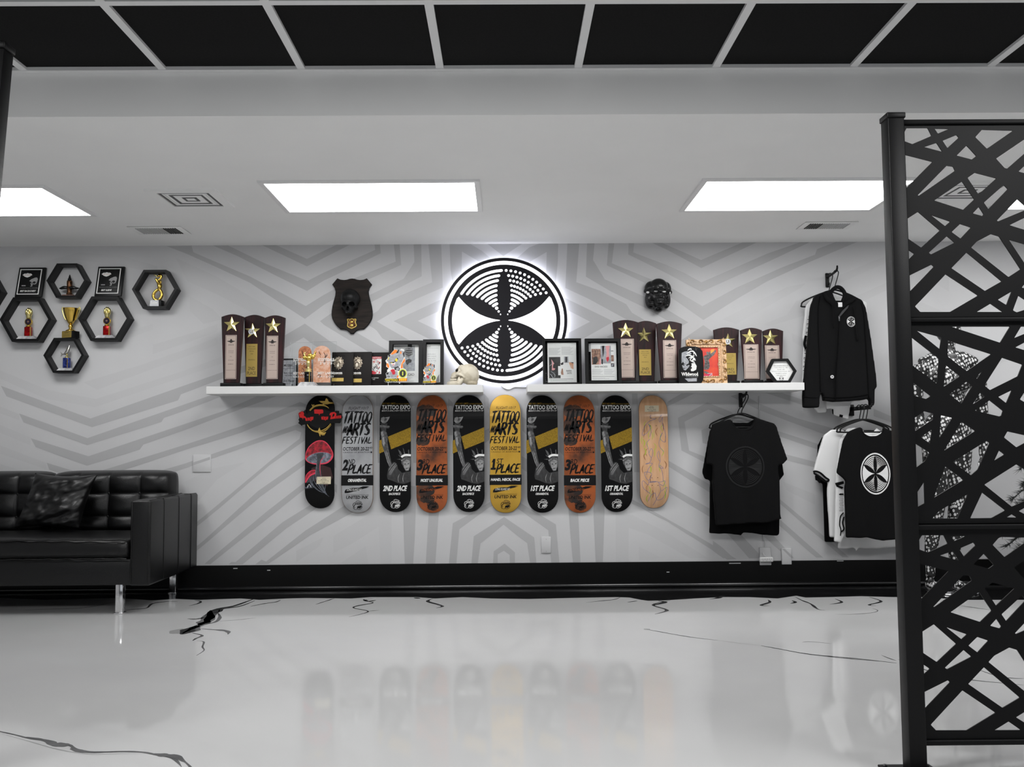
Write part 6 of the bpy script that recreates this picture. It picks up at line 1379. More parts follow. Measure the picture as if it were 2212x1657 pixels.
def hook(px, py0, py1, n, label, right=1, reach=.16):
    a, b = P(px, py0, -.005), P(px, py1, -.005)
    t = thing('wall_hook', label, 'hook', (a.x, 0, b.z), 'black wall hooks')
    m = MB().box(a.x - .014, a.x + .014, -.012, -.0005, b.z, a.z, 'black_satin', bev=.006); m.build('plate', t)
    zm = a.z - .03
    m = MB().tube([(a.x, -.01, zm), (a.x, -reach * .6, zm + .004), (a.x, -reach, zm + .012), (a.x, -reach - .012, zm + .03), (a.x, -reach - .012, zm + .045)], [.010, .009, .008, .007, .006], 'black_satin', n=10)
    m.build('arm', t); MB().tube([(a.x, -.01, b.z + .02), (a.x, -.03, b.z + .014), (a.x, -.045, b.z + .026)], [.008, .008, .006], 'black_satin', n=8).build('lower_peg', t)
    return Vector((a.x, -reach, zm))
def hanger(cx, cz, Y, w, hk, label, drop=.085, skew=0.0, t_r=.0055):
    t = thing('clothes_hanger', label, 'hanger', (cx, Y, cz), 'black clothes hangers')
    h = cr([(hk.x - .016, Y, hk.z - .012), (hk.x - .015, Y, hk.z + .006), (hk.x, Y, hk.z + .017), (hk.x + .016, Y, hk.z + .006), (hk.x + .013, Y, hk.z - .022), (cx + .006, Y, cz + .028), (cx, Y, cz)], 6)
    MB().tube(h, .0035, 'black_satin', n=8).build('hook', t)
    b = MB().tube(cr([(cx, Y, cz), (cx - w * .25, Y + skew * .25, cz - drop * .30), (cx - w * .46, Y + skew * .46, cz - drop * .72), (cx - w * .5, Y + skew * .5, cz - drop), (cx - w * .46, Y + skew * .46, cz - drop - .012), (cx, Y, cz - drop - .012), (cx + w * .46, Y - skew * .46, cz - drop - .012), (cx + w * .5, Y - skew * .5, cz - drop), (cx + w * .46, Y - skew * .46, cz - drop * .72), (cx + w * .25, Y - skew * .25, cz - drop * .30)], 6, True), t_r, 'black_satin', n=8, closed=True)
    b.build('bar', t); return t

# --- black tees under the right shelf
sc = 4.361
hk = hook(1599.5, 849, 880, 1, 'black wall hook holding the two all-black tees')
back = [(330,300),(235,390),(160,790),(185,848),(235,865),(232,1362),(430,1365),(525,1380),(545,1350),(700,1370),(870,1385),(884,1360),(884,860),(930,810),(915,720),(850,340),(650,285),(600,320),(480,320)]
front = [(425,285),(300,315),(255,335),(235,420),(200,705),(262,718),(255,880),(290,1290),(560,1268),(800,1255),(905,1225),(893,1180),(885,860),(868,718),(920,710),(960,665),(880,430),(860,360),(835,325),(655,272),(640,330),(590,372),(500,372),(445,335)]
Yb_, Yf_ = -.105, -.18
m, _ = cloth(Q(1480, 840, sc, back, Yb_), Yb_ - .018, Yb_ + .018, 'cloth_black_deep', seed=2, freq=7)
c = P(1601, 1030, Yb_); t = thing('hanging_tee_shirt', 'longer black tee hanging directly behind the tonal logo tee', 'shirt', (c.x, Yb_, c.z), 'hanging shirts'); m.build('body', t)
m, dsp = cloth(Q(1480, 840, sc, front, Yf_), Yf_ - .02, Yf_ + .02, 'cloth_black', seed=5, freq=5, fold=.007)
c = P(1603, 1020, Yf_); t = thing('hanging_tee_shirt', 'black tee with a faint tonal emblem hanging under the right shelf', 'shirt', (c.x, Yf_, c.z), 'hanging shirts'); m.build('body', t)
p = MB(); c = P(1480 + 558 / sc, 840 + 735 / sc, Yf_); logo_print(p, c.x, c.z, .15, Yf_ - .0225, 'tonal_print', lo=False, sx=.94)
p.cut([c.z + i * .02 for i in range(-8, 9)]); p.warp(dsp); p.build('logo', t)
p = MB(); ne = Q(1480, 840, sc, [(430,300),(450,345),(500,385),(590,385),(640,345),(655,290)], Yf_); p.tube([(a, Yf_ - .016, b) for a, b in cr(ne, 4)], .006, 'cloth_black', n=6); p.build('collar', t)
p = MB(); a, b = P(1480 + 495 / sc, 840 + 384 / sc, Yf_ + .012), P(1480 + 568 / sc, 840 + 380 / sc, Yf_ + .012); p.box(a.x, b.x, a.y - .014, a.y - .012, a.z - .003, a.z + .003, 'cloth_white'); p.build('neck_label', t)
c = P(1604, 893, Yf_ + .004); hanger(c.x, c.z, Yf_ + .031, .34, hk, 'black plastic hanger inside the tonal logo tee')
c = P(1600, 895, Yb_); hanger(c.x - .012, c.z, Yb_ + .036, .40, hk, 'black plastic hanger of the longer tee behind, looped at left shoulder')

# --- white and black tees at the lower right hook bar
sc = 4.604
a = P(1839, 879, -.01); AX, AZ = a.x, P(1860, 881, -.2).z
t = thing('hanging_hook_arm', 'black slotted hook arm above the white emblem tee', 'hook', (AX, 0, AZ))
MB().box(AX - .02, AX + .02, -.012, -.0005, AZ - .05, AZ + .03, 'black_satin', bev=.004).build('plate', t)
MB().box(AX - .004, AX + .004, -.36, -.011, AZ - .016, AZ + .012, 'black_satin', bev=.002).build('arm', t)
MB().tube([(AX, -.355, AZ), (AX, -.375, AZ + .002), (AX, -.385, AZ + .02)], .006, 'black_satin', n=8).build('tip', t)
for i in range(3): MB().box(AX - .0065, AX - .0038, -.10 - i * .085, -.075 - i * .085, AZ - .006, AZ + .010, 'steel_dark', bev=.001).build('clip', t)
arm = Vector((AX, -.2, AZ + .004))
def tee(L, Y, m_, label, seed, th=.013, ox=1720, oy=860, fold=.006, name='hanging_tee_shirt', freq=6, s_=None):
    s_ = s_ or sc; mm, ds = cloth(Q(ox, oy, s_, L, Y), Y - th, Y + th, m_, seed=seed, freq=freq, fold=fold)
    xs = [q[0] for q in L]; zs = [q[1] for q in L]; c = P(ox + (min(xs) + max(xs)) / 2 / s_, oy + (min(zs) + max(zs)) / 2 / s_, Y)
    t = thing(name, label, 'shirt', (c.x, Y, c.z), 'hanging shirts'); mm.build('body', t); return t, ds
Lb4 = [(260,385),(215,470),(190,800),(238,850),(262,830),(285,1430),(420,1432),(600,1440),(900,1430),(1000,800),(1080,760),(1010,420),(800,320),(420,320)]
tee(Lb4, -.06, 'cloth_black_deep', 'black tee at the very back of the lower right shirt rack', 11)
Lw = [(500,320),(430,420),(430,800),(420,1440),(410,1500),(500,1497),(585,1490),(592,1520),(606,1515),(602,1492),(800,1498),(905,1487),(1010,1482),(1080,1490),(1080,800),(1160,760),(1060,420),(900,330),(840,360),(700,360)]
tee(Lw, -.12, 'cloth_white', 'white tee whose long hem shows below the black logo tee', 12)
Lw2 = [(440,310),(350,315),(275,365),(225,520),(168,725),(195,745),(310,830),(305,960),(330,1385),(375,1390),(560,1400),(740,1395),(770,900),(850,800),(830,640),(760,380),(640,310),(600,340),(500,340)]
t, ds = tee(Lw2, -.18, 'cloth_white', 'leftmost white ringer tee with black cuff trim on the lower rack', 13)
k = MB(); k.tube([(x, -.196, z) for x, z in Q(1720, 860, sc, cr([(170,735),(195,728),(240,745),(290,790),(322,812),(310,828),(270,822),(220,780),(175,745)], 3), -.196)], .007, 'cloth_black', n=6)
k.flat(Q(1720, 860, sc, [(185,770),(230,790),(300,828),(260,825),(240,815),(238,845),(225,845),(215,825),(190,815)], -.1965), -.1965, 'cloth_black_deep'); k.build('cuff', t)
k = MB(); cen = Q(1720, 860, sc, [(480, 770)], -.197)[0]
k.tube([(cen[0] + .028 * cos(a_) * 1.0, -.197, cen[1] + .135 * sin(a_)) for a_ in [pi / 2 + pi * i / 14 for i in range(15)]], .004, 'cloth_black', n=5); k.build('logo', t)
Lw3 = [(580,290),(500,310),(430,420),(395,760),(390,880),(375,1425),(440,1440),(520,1300),(700,1400),(900,1400),(960,420),(800,300),(760,340),(640,340)]
t, ds = tee(Lw3, -.24, 'cloth_white', 'white tee with a black back print just behind the logo tee', 14)
k = MB(); yk = -.256
k.flat(Q(1720, 860, sc, [(385,845),(470,825),(475,850),(420,870),(470,885),(455,905),(400,880)], yk), yk, 'cloth_black')
k.flat(Q(1720, 860, sc, [(422,955),(440,948),(470,950),(470,962),(430,965)], yk), yk, 'cloth_black')
for r in range(9):
    for cc in range(3): k.flat(Q(1720, 860, sc, [(432 + cc * 13 + (6 if r % 2 else 0) + 4 * cos(q_), 985 + r * 17 + 5 * sin(q_)) for q_ in (0, 1.57, 3.14, 4.71)], yk), yk, 'cloth_black')
k.tube([(x, yk, z) for x, z in Q(1720, 860, sc, cr([(470,1140),(440,1180),(432,1260),(445,1310),(440,1370)], 5), yk)], .004, 'cloth_black', n=5); k.tube([(x, yk, z) for x, z in Q(1720, 860, sc, cr([(475,1180),(462,1240),(475,1300),(450,1330)], 5), yk)], .005, 'cloth_black', n=5)
k.build('back_print', t)
Lf = [(640,285),(575,308),(510,340),(465,420),(398,745),(470,800),(490,830),(478,900),(498,1392),(700,1388),(850,1418),(1010,1405),(1018,900),(1035,810),(1112,745),(1050,430),(1000,350),(935,320),(868,292),(852,345),(800,378),(720,378),(665,345)]
t, ds = tee(Lf, -.30, 'cloth_black', 'black tee with the large white round emblem beside the lattice screen', 15, th=.015, fold=.006)
c = P(1720 + 788 / sc, 860 + 752 / sc, -.317); p = MB(); logo_print(p, c.x, c.z, .147, -.3175, 'cloth_white', sx=.73); p.cut([c.z + i * .02 for i in range(-8, 9)]); p.warp(ds); p.build('logo', t)
p = MB(); ne = Q(1720, 860, sc, [(655,340),(690,365),(760,378),(820,365),(850,345)], -.288); p.tube([(a_, -.289, b_) for a_, b_ in cr(ne, 4)], .0075, 'cloth_white', n=6); p.build('neck_tape', t)
p = MB(); ne = Q(1720, 860, sc, [(645,300),(668,352),(720,388),(800,388),(850,355),(866,300)], -.31); p.tube([(a_, -.311, b_) for a_, b_ in cr(ne, 4)], .006, 'cloth_black', n=6); p.build('collar', t)
for Yh, lab in ((-.274, 'front black hanger inside the white emblem tee'), (-.212, 'black hanger inside the back print tee'), (-.152, 'black hanger poking from the leftmost white ringer tee')):
    hx = P(1720 + 700 / sc, 906, Yh); hanger(AX, hx.z, Yh, .36, arm, lab, drop=.075)
# --- hoodie and long sleeves on the upper hook
sc = 5.02; OX, OY = 1720, 570
hk = hook(1786.5, 590, 621, 1, 'black wall hook holding the hoodie near the lattice screen', reach=.2)
Lls = [(330,300),(170,380),(110,440),(92,500),(92,560),(62,790),(80,850),(70,1000),(62,1300),(75,1420),(205,1580),(225,1620),(328,1612),(330,1500),(700,1490),(720,900),(690,420),(560,330),(480,380),(400,340)]
t, ds = tee(Lls, -.095, 'cloth_white', 'white long sleeve shirt peeking out left of the hoodie', 21, ox=OX, oy=OY, s_=sc)
k = MB(); yk = -.112
for i in range(13):
    b_ = 600 + i * 46; a_ = 140 - i * 4.0; k.flat(Q(OX, OY, sc, [(a_ - 20, b_), (a_ + 16, b_ + 3), (a_ + 16, b_ + 9), (a_ - 20, b_ + 6)], yk), yk, 'cloth_black')
    k.flat(Q(OX, OY, sc, [(a_ - 22, b_), (a_ - 18, b_), (a_ - 18, b_ + 22), (a_ - 22, b_ + 22)] if i % 2 else [(a_ + 4, b_), (a_ + 8, b_), (a_ + 4, b_ + 24), (a_, b_ + 24)], yk), yk, 'cloth_black')
k.build('sleeve_lettering', t)
k = MB(); k.tube([(x, -.135, z) for x, z in Q(OX, OY, sc, cr([(105,780),(92,840),(90,880),(105,920)], 4), -.135)], .009, 'cloth_black', n=6); k.build('sleeve_edge', t)
Lt = [(330,1200),(330,1500),(320,1560),(325,1570),(390,1560),(440,1590),(445,1510),(500,1500),(540,1660),(560,1665),(590,1600),(600,1480),(600,1200)]
t, ds = tee([(340,360),(300,420),(320,1480),(325,1575),(395,1568),(400,1640),(470,1662),(560,1690),(592,1500),(780,1470),(760,420),(560,330),(480,380),(420,340)], -.14, 'cloth_white', 'white tee with a small black hem tag under the hoodie', 22, ox=OX, oy=OY, s_=sc)
k = MB(); k.flat(Q(OX, OY, sc, [(470,1632),(508,1640),(502,1668),(466,1660)], -.158), -.158, 'cloth_black'); k.flat(Q(OX, OY, sc, [(388,1575),(402,1575),(405,1640),(392,1625)], -.158), -.158, 'cloth_black'); k.build('hem_tag', t)
Lh = [(385,330),(375,288),(300,300),(205,345),(160,440),(148,520),(118,900),(88,1200),(70,1440),(76,1565),(238,1560),(240,1455),(262,1380),(280,1420),(290,1488),(400,1497),(590,1490),(700,1478),(790,1460),(788,1540),(833,1540),(842,1355),(866,1345),(850,1180),(800,820),(742,490),(700,400),(640,368),(530,315),(520,340),(500,410),(470,440),(430,425),(405,380)]
Y = -.235
mm, ds = cloth(Q(OX, OY, sc, Lh, Y), Y - .032, Y + .03, 'cloth_black', seed=31, freq=4, fold=.010, voxel=.0085)
c = P(1812, 780, Y); t = thing('hanging_hoodie', 'black zip hoodie with a small white chest emblem on the upper hook', 'hoodie', (c.x, Y, c.z)); mm.build('body', t)
k = MB(); yk = Y - .036
# hood rim rising round the neck, zip, drawcord, cuffs
k.tube([(x, Y - .02, z) for x, z in Q(OX, OY, sc, cr([(395,400),(375,340),(380,300),(430,255),(480,262),(520,310),(525,350),(500,420)], 5), Y - .02)], [.014] * 36, 'cloth_black', n=10); 
k.build('hood_rim', t)
k = MB(); k.flat(Q(OX, OY, sc, [(570,445),(560,475),(510,535),(470,580),(465,560),(500,510)], yk - .012), yk - .012, 'hood_grey'); k.warp(ds); k.build('hood_lining', t)
k = MB(); k.tube([(x, yk, z) for x, z in Q(OX, OY, sc, cr([(465,560),(462,640),(450,900),(430,1200),(425,1480)], 6), yk)], .0035, 'cloth_black_deep', n=6); q_ = Q(OX, OY, sc, [(463, 590)], yk)[0]; k.box(q_[0] - .004, q_[0] + .004, yk - .008, yk, q_[1] - .02, q_[1] + .014, 'steel_dark', bev=.001); k.build('zip', t)
k = MB(); q_ = Q(OX, OY, sc, [(464, 448)], Y - .01)[0]; k.box(q_[0] - .014, q_[0] + .014, Y - .034, Y - .032, q_[1] - .016, q_[1] + .016, 'cloth_white'); k.build('neck_label', t)
k = MB(); q_ = Q(OX, OY, sc, [(593, 627)], yk)[0]; logo_print(k, q_[0], q_[1], .038, yk - .002, 'cloth_white', lo=True, sx=.82); k.warp(ds); k.build('logo', t)
k = MB(); q_ = Q(OX, OY, sc, [(384, 1226)], yk)[0]; k.prism(circ(q_[0], q_[1], .0115, 20), yk - .012, yk - .006, 'cloth_white'); 
for a_ in (0, 60, 120): k.ribbon([(q_[0] + .008 * cos(radians(a_ + 90)), q_[1] + .008 * sin(radians(a_ + 90))), (q_[0] - .008 * cos(radians(a_ + 90)), q_[1] - .008 * sin(radians(a_ + 90)))], .0022, yk - .0124, 'cloth_black')
k.build('badge', t)
k = MB(); k.tube([(x, yk - .006, z) for x, z in Q(OX, OY, sc, cr([(620,470),(640,600),(650,720),(665,840)], 4), yk - .006)], .004, 'cloth_black', n=6); k.build('drawcord', t); k = MB(); k.tube([(x, yk - .006, z) for x, z in Q(OX, OY, sc, cr([(390,400),(400,560),(405,700)], 4), yk - .006)], .004, 'cloth_black', n=6); k.build('drawcord', t)
for L in ([(262,350),(240,470),(238,700),(250,1000),(258,1200),(264,1385)], [(705,420),(735,560),(752,800),(770,1100),(786,1455)]):
    k = MB(); k.tube([(x, yk + .004, z) for x, z in Q(OX, OY, sc, cr(L, 6), yk)], .0045, 'cloth_black_deep', n=6); k.warp(ds); k.build('sleeve_seam', t)
k = MB(); k.tube([(x, yk + .002, z) for x, z in Q(OX, OY, sc, cr([(285,1440),(400,1452),(600,1445),(780,1415)], 6), yk)], .003, 'cloth_black_deep', n=6); k.warp(ds); k.build('hem_seam', t)
for L in ([(300,315),(330,380),(380,420),(400,470)], [(640,380),(600,400),(540,430),(505,480)]):
    k = MB(); k.tube([(x, yk - .002, z) for x, z in Q(OX, OY, sc, cr(L, 5), yk)], [.006 + .012 * sin(pi * i / 15) for i in range(16)], 'cloth_black', n=8); k.build('hood_fold', t)
for L in ([(72,1440),(150,1450),(240,1452)], [(790,1380),(840,1362),(862,1350)]):
    k = MB(); k.tube([(x, yk + .006, z) for x, z in Q(OX, OY, sc, cr(L, 6), yk)], .003, 'cloth_black_deep', n=6); k.build('cuff_seam', t)
c = P(1720 + 440 / sc, 570 + 270 / sc, Y); hanger(c.x, c.z, Y + .05, .30, hk, 'black hanger carrying the zip hoodie', drop=.07, t_r=.006)
c = P(1720 + 400 / sc, 570 + 290 / sc, -.10); hanger(c.x - .02, c.z - .004, -.07, .40, hk, 'black hanger of the white long sleeve shirt, tip showing left', drop=.095)
# ------------------------------------------------------------------ wall plates, power strip, cord
def plate(px0, px1, py0, py1, name, label, cat, d=.007, bands=()):
    a, b = P(px0, py0, -d), P(px1, py1, -d)
    t = thing(name, label, cat, ((a.x + b.x) / 2, 0, b.z)); m = MB().box(a.x, b.x, -d, -.0005, b.z, a.z, 'wall_white', bev=.003, seg=2)
    for L in bands: m.flat(W(L, -d - .0002), -d - .0002, 'wall_grey')
    m.build('cover', t); return t
plate(416.5, 455, 982.5, 1020, 'blank_wall_plate', 'square blank white wall plate just above the sofa arm', 'wall plate', bands=[[(417.5,999),(453.5,987),(453.5,993),(417.5,1005)]])
t = plate(1169, 1190.5, 1159.5, 1195, 'blank_outlet_plate', 'narrow blank white outlet plate below the middle skateboard decks', 'wall plate')
s = MB()
for py in (1165, 1191): c = P(1180, py, -.0075); s.ell((c.x, -.0072, c.z), (.002, .001, .002), 'vent_grey', n=8, k=4)
s.build('screws', t)
plate(1688.5, 1710.5, 1185, 1219.5, 'blank_outlet_box', 'white wall box overlapping the baseboard, right of the power strip', 'wall plate', d=.022, bands=[[(1689.5,1186),(1695,1185.5),(1709.5,1199),(1709.5,1206)]])
t = plate(1641, 1666.5, 1183, 1221, 'outlet_mount_box', 'white outlet box behind the plugged-in power strip', 'outlet', d=.022)
Y = -.024; a, b = P(1641, 1204, -.05), P(1671, 1214.5, -.05)
t = thing('power_strip_outlet', 'white six-slot power strip plugged in below the tonal logo tee', 'power strip', ((a.x + b.x) / 2, -.03, b.z))
MB().box(a.x, b.x, -.05, -.0235, b.z, a.z, 'white_satin', bev=.008, seg=3).build('body', t)
s = MB()
for i in range(6): c = P(1646.5 + i * 3.9, 1207.8, -.0505); s.box(c.x - .0012, c.x + .0012, -.0508, -.049, c.z - .003, c.z + .003, 'vent_dark')
for i in range(3): c = P(1648.5 + i * 7.8, 1211.4, -.0505); s.box(c.x - .0018, c.x + .0018, -.0508, -.049, c.z - .0014, c.z + .0014, 'vent_dark')
s.build('slots', t)
q = [tuple(P(x, y, -.008 - (.03 if y > 1190 else 0))) for x, y in [(1640,856),(1640,950),(1641,1060),(1649,1156),(1651,1165),(1653,1178),(1649,1190),(1649,1198),(1655,1203)]]
tag(MB().tube(cr(q, 6), .0035, 'wall_white', n=8).build('extension_cord'), 'thin white cord dropping from the right shelf to the power strip', 'cord')

# ------------------------------------------------------------------ lattice screen on the right
YP = -3.765
mat('screen_black', (7, 7, 8), 0.5, spec=.2, bump=.06, bump_scale=600)
X0, X1 = P(1957.5, 1400, YP - .028).x, P(1995, 1400, YP - .028).x
ztop = P(1925, 252, YP).z
scr = thing('lattice_screen', 'black metal privacy screen with random angular cut-outs at right', 'screen', (X0, YP, 0))
PW = .95
def post(x0, x1):
    m = MB().box(x0, x1, YP - .028, YP + .028, .006, ztop - .012, 'post_black', bev=.003, seg=2).build('post', scr)
    MB().box(x0 - .003, x1 + .003, YP - .032, YP + .032, ztop - .014, ztop + .004, 'post_black', bev=.003, seg=2).build('cap', m)
    MB().box(x0 - .055, x1 + .055, YP - .085, YP + .085, 0, .007, 'post_black', bev=.002, seg=1).build('foot_plate', m)
    b = MB()
    for sx in (-1, 1):
        for sy in (-1, 1): b.lathe([(.007, .007), (.007, .012), (.004, .014)], ((x0 + x1) / 2 + sx * .065, YP + sy * .065, 0), 'steel_dark', n=6, smooth=False)
    b.build('bolts', m)
post(X0, X1); post(X1 + PW, X1 + PW + (X1 - X0))
z4 = lambda L: [(1880 + a / 3.524, 230 + b / 3.524) for a, b in L]
TOP = [z4(L) for L in [[(275,165),(435,165),(465,225),(318,288),(235,265),(232,205)],[(487,170),(597,172),(512,208)],[(548,262),(655,218),(672,238),(585,318)],[(408,310),(503,278),(548,347)],[(655,375),(732,298),(806,378),(770,405)],[(848,178),(1085,185),(885,323),(797,235)],
 [(1240,205),(955,398),(1020,470),(1040,475),(1240,300)],[(245,368),(472,422),(256,626)],[(580,452),(628,458),(643,490),(368,680),(358,678)],[(738,545),(795,505),(958,548),(822,672)],[(697,572),(790,708),(705,788),(485,717)],[(1015,598),(1045,630),(897,783),(862,733)],[(778,815),(825,765),(862,822),(850,835)],
 [(1118,708),(1200,780),(970,876),(960,870)],[(1200,835),(1057,905),(1220,955)],[(1125,497),(1215,412),(1215,520)],[(362,803),(528,945),(385,1075),(272,1005),(268,858)],[(455,825),(607,877),(567,912)],[(617,957),(682,895),(765,922),(685,1007)],[(443,1115),(582,988),(640,1037),(460,1127)],
 [(278,1090),(333,1123),(282,1167)],[(285,1290),(465,1205),(482,1220),(292,1412)],[(338,1523),(572,1278),(818,1440),(605,1565),(378,1565)],[(615,1232),(732,1112),(998,1332),(870,1405)],[(765,1075),(808,1030),(918,972),(978,990),(1142,1240),(1050,1300)],[(1052,1015),(1230,1065),(1215,1260)],
 [(968,1472),(1073,1410),(1033,1512)],[(1125,1440),(1200,1490),(1200,1540),(1112,1568),(1083,1553)],[(808,1565),(913,1502),(1005,1565)],[(1150,1380),(1190,1330),(1230,1400)]]]
MID = [[(1967,728),(2028,775),(2023,829),(1969,789)],[(1979.6,714.4),(2033,729),(2029.3,754.4)],[(2046.7,735.6),(2140.5,765.3),(2087.5,802),(2046.7,770)],[(2043,788.6),(2072.8,812.6),(2037.8,835.9)],[(2164,772.8),(2208,787.8),(2197.8,813),(2138,842.9),(2125.8,833)],[(2054,705.8),(2180.9,705.8),(2159.7,740.5)],[(2204.8,705.8),(2250,705.8),(2190,730.7)],[(2192.6,750.6),(2250,720),(2250,768)],
 [(1971.8,826),(2010,856),(2000,862),(1973.4,854.6)],[(2087.5,824.5),(2099.7,834),(2076,871.7),(2050,852)],[(2120.6,802),(2109.5,819.6),(2107.5,815.5)],[(2116.8,848),(2127,856.6),(2100.5,873.7)],[(2137,864.7),(2166,887.7),(2162.5,897.8),(2158.4,899.7),(2105,887),(2122.5,875.8)],[(2155.6,857.5),(2185,843),(2173,871)],[(2230,818),(2202.4,863),(2235,882)],
 [(2175.5,932),(2225,943),(2220,953),(2195,966.5),(2168,945)],[(1996,888.5),(2015.8,893.7),(2015,906),(1975,932),(1974,903.5)],[(2032,897),(2056.5,902.7),(2028.8,946.7)],[(2076,911),(2106,931),(2038.6,973.7)],[(2012.5,928),(1989,944),(2008.5,959)],[(1976.6,958),(2007.6,978),(1997.8,995.8),(1978,1010.5)],[(2131.5,951.8),(2137,957),(2112,1013.8),(2097,1026.8),(2057.5,998)],[(2157.6,973),(2169,982),(2147,995)],
 [(2195,1003),(2235,1028),(2235,1072),(2185,1094.6),(2125.6,1047)],[(2121,1064),(2171,1102.5),(2141,1119),(2095,1119.7)],[(2174,1117.5),(2185,1111),(2196,1118)],[(2200,1104),(2225,1090),(2225,1117)],[(2041,1007),(2081,1036.6),(2016.4,1075.7)],[(2090,1067.6),(2068,1119.7),(2012.5,1120.4),(2028.8,1103.4)],[(1995.5,1041.5),(1996.8,1087),(1981.5,1095),(1980.5,1064)]]
tw = [W(L, YP) for L in TOP]
ref = P(1880 + 362 / 3.524, 230 + 803 / 3.524, YP); ref2 = P(1900 + 360 / 3.087, 1120 + 705 / 3.087, YP)
bw = [[(a + ref2.x - ref.x, b + ref2.z - ref.z) for a, b in L] for L in tw]
mw = [W(L, YP) for L in MID]
za, zb, zc_, zd = P(2080, 262, YP).z, P(2080, 688, YP).z, P(2080, 1134, YP).z, P(2080, 1598, YP).z
XE = X1 + PW; XV = P(2212, 900, YP).x
def rounded(L, r=.0016):
    o = []; n = len(L)
    for i in range(n):
        a, b, c = Vector(L[i - 1]), Vector(L[i]), Vector(L[(i + 1) % n]); d1 = min(r, (a - b).length * .3); d2 = min(r, (c - b).length * .3)
        o += [tuple(b + (a - b).normalized() * d1), tuple(b + (c - b).normalized() * d2)]
    return o
def panel(holes, z1, z0):
    hs = []
    def bb(L): return min(p[0] for p in L), max(p[0] for p in L), min(p[1] for p in L), max(p[1] for p in L)
    def seg(a, b, c, d):
        f = lambda p, q, r: (q[0] - p[0]) * (r[1] - p[1]) - (q[1] - p[1]) * (r[0] - p[0])
        return f(a, b, c) * f(a, b, d) < 0 and f(c, d, a) * f(c, d, b) < 0
    def hit(A, B):
        a, b = bb(A), bb(B)
        if a[1] < b[0] or b[1] < a[0] or a[3] < b[2] or b[3] < a[2]: return False
        return any(seg(A[i - 1], A[i], B[j - 1], B[j]) for i in range(len(A)) for j in range(len(B))) or inside(A[0], B) or inside(B[0], A)
    def inside(p, L):
        r = False
        for i in range(len(L)):
            (x1, y1), (x2, y2) = L[i - 1], L[i]
            if (y1 > p[1]) != (y2 > p[1]) and p[0] < (x2 - x1) * (p[1] - y1) / (y2 - y1) + x1: r = not r
        return r
    raw = []
    for L in holes:
        Lc = []
        for a, b in L:
            q = (min(max(a, X1 + .008), XE - .012), min(max(b, z0 + .014), z1 - .014))
            if not Lc or (Vector(q) - Vector(Lc[-1])).length > 1e-4: Lc.append(q)
        ar = abs(sum(Lc[i - 1][0] * Lc[i][1] - Lc[i][0] * Lc[i - 1][1] for i in range(len(Lc)))) / 2
        if len(Lc) < 3 or ar < 3e-5: continue
        if any(hit(Lc, R) for R in raw): print('lattice overlap', L[0]); continue
        raw.append(Lc)
    first = list(raw)
    for dx in (.345, .62):
        for L in first:
            R = [(a + dx, b) for a, b in L]
            if bb(R)[1] < XE - .012 and bb(R)[0] > XV and not any(hit([(a * 1.0 - .008, b) for a, b in R], Q_) or hit([(a + .008, b) for a, b in R], Q_) or hit(R, Q_) for Q_ in raw): raw.append(R)
    hs = [rounded(L) for L in raw]
    m = MB().fill([[(X1 + .001, z0), (XE - .001, z0), (XE - .001, z1), (X1 + .001, z1)]] + hs, YP, .002, 'screen_black')
    m.box(X1 + .001, XE - .001, YP - .002, YP + .02, z1 - .003, z1, 'screen_black'); m.box(X1 + .001, XE - .001, YP - .002, YP + .02, z0, z0 + .003, 'screen_black')
    m.build('lattice_panel', scr)
panel(tw, za, zb + .002); panel(mw, zb - .002, zc_ + .002); panel(bw, zc_ - .002, zd)
for z, hh in ((zb, .012), (zc_, .013)):
    r = MB().box(X1 + .001, XE - .001, YP - .016, YP + .018, z - hh, z + hh * .2, 'screen_black', bev=.003, seg=2).build('rail', scr)
MB().box(X1 + .001, XE - .001, YP - .012, YP + .02, za - .012, za + .003, 'screen_black', bev=.003, seg=2).build('rail', scr)
MB().box(X1 + .001, XE - .001, YP - .012, YP + .02, zd - .014, zd + .002, 'screen_black', bev=.003, seg=2).build('rail', scr)

# black post at the left edge of the picture
Yl = -3.75; p0, p1 = P(19, 112, Yl), P(-3, 355, Yl); k = (p0.x - p1.x) / (p0.z - p1.z); w_ = .06
lp = thing('leaning_post', 'black square post with a cap at the upper left photo edge', 'post', (p0.x - w_ / 2 - k * p0.z, Yl, 0))
sh_ = lambda v: Vector((v.x + k * (v.z - p0.z), v.y, v.z))
MB().box(p0.x - w_, p0.x, Yl - .03, Yl + .03, .004, p0.z, 'post_black', bev=.003).warp(sh_).build('shaft', lp)
MB().box(p0.x - w_ - .004, p0.x + .004, Yl - .034, Yl + .034, p0.z, p0.z + .022, 'post_black', bev=.004).warp(sh_).build('cap', lp)
MB().box(p0.x - k * p0.z - w_ - .05, p0.x - k * p0.z + .05, Yl - .08, Yl + .08, 0, .006, 'post_black', bev=.002, seg=1).build('foot_plate', lp)

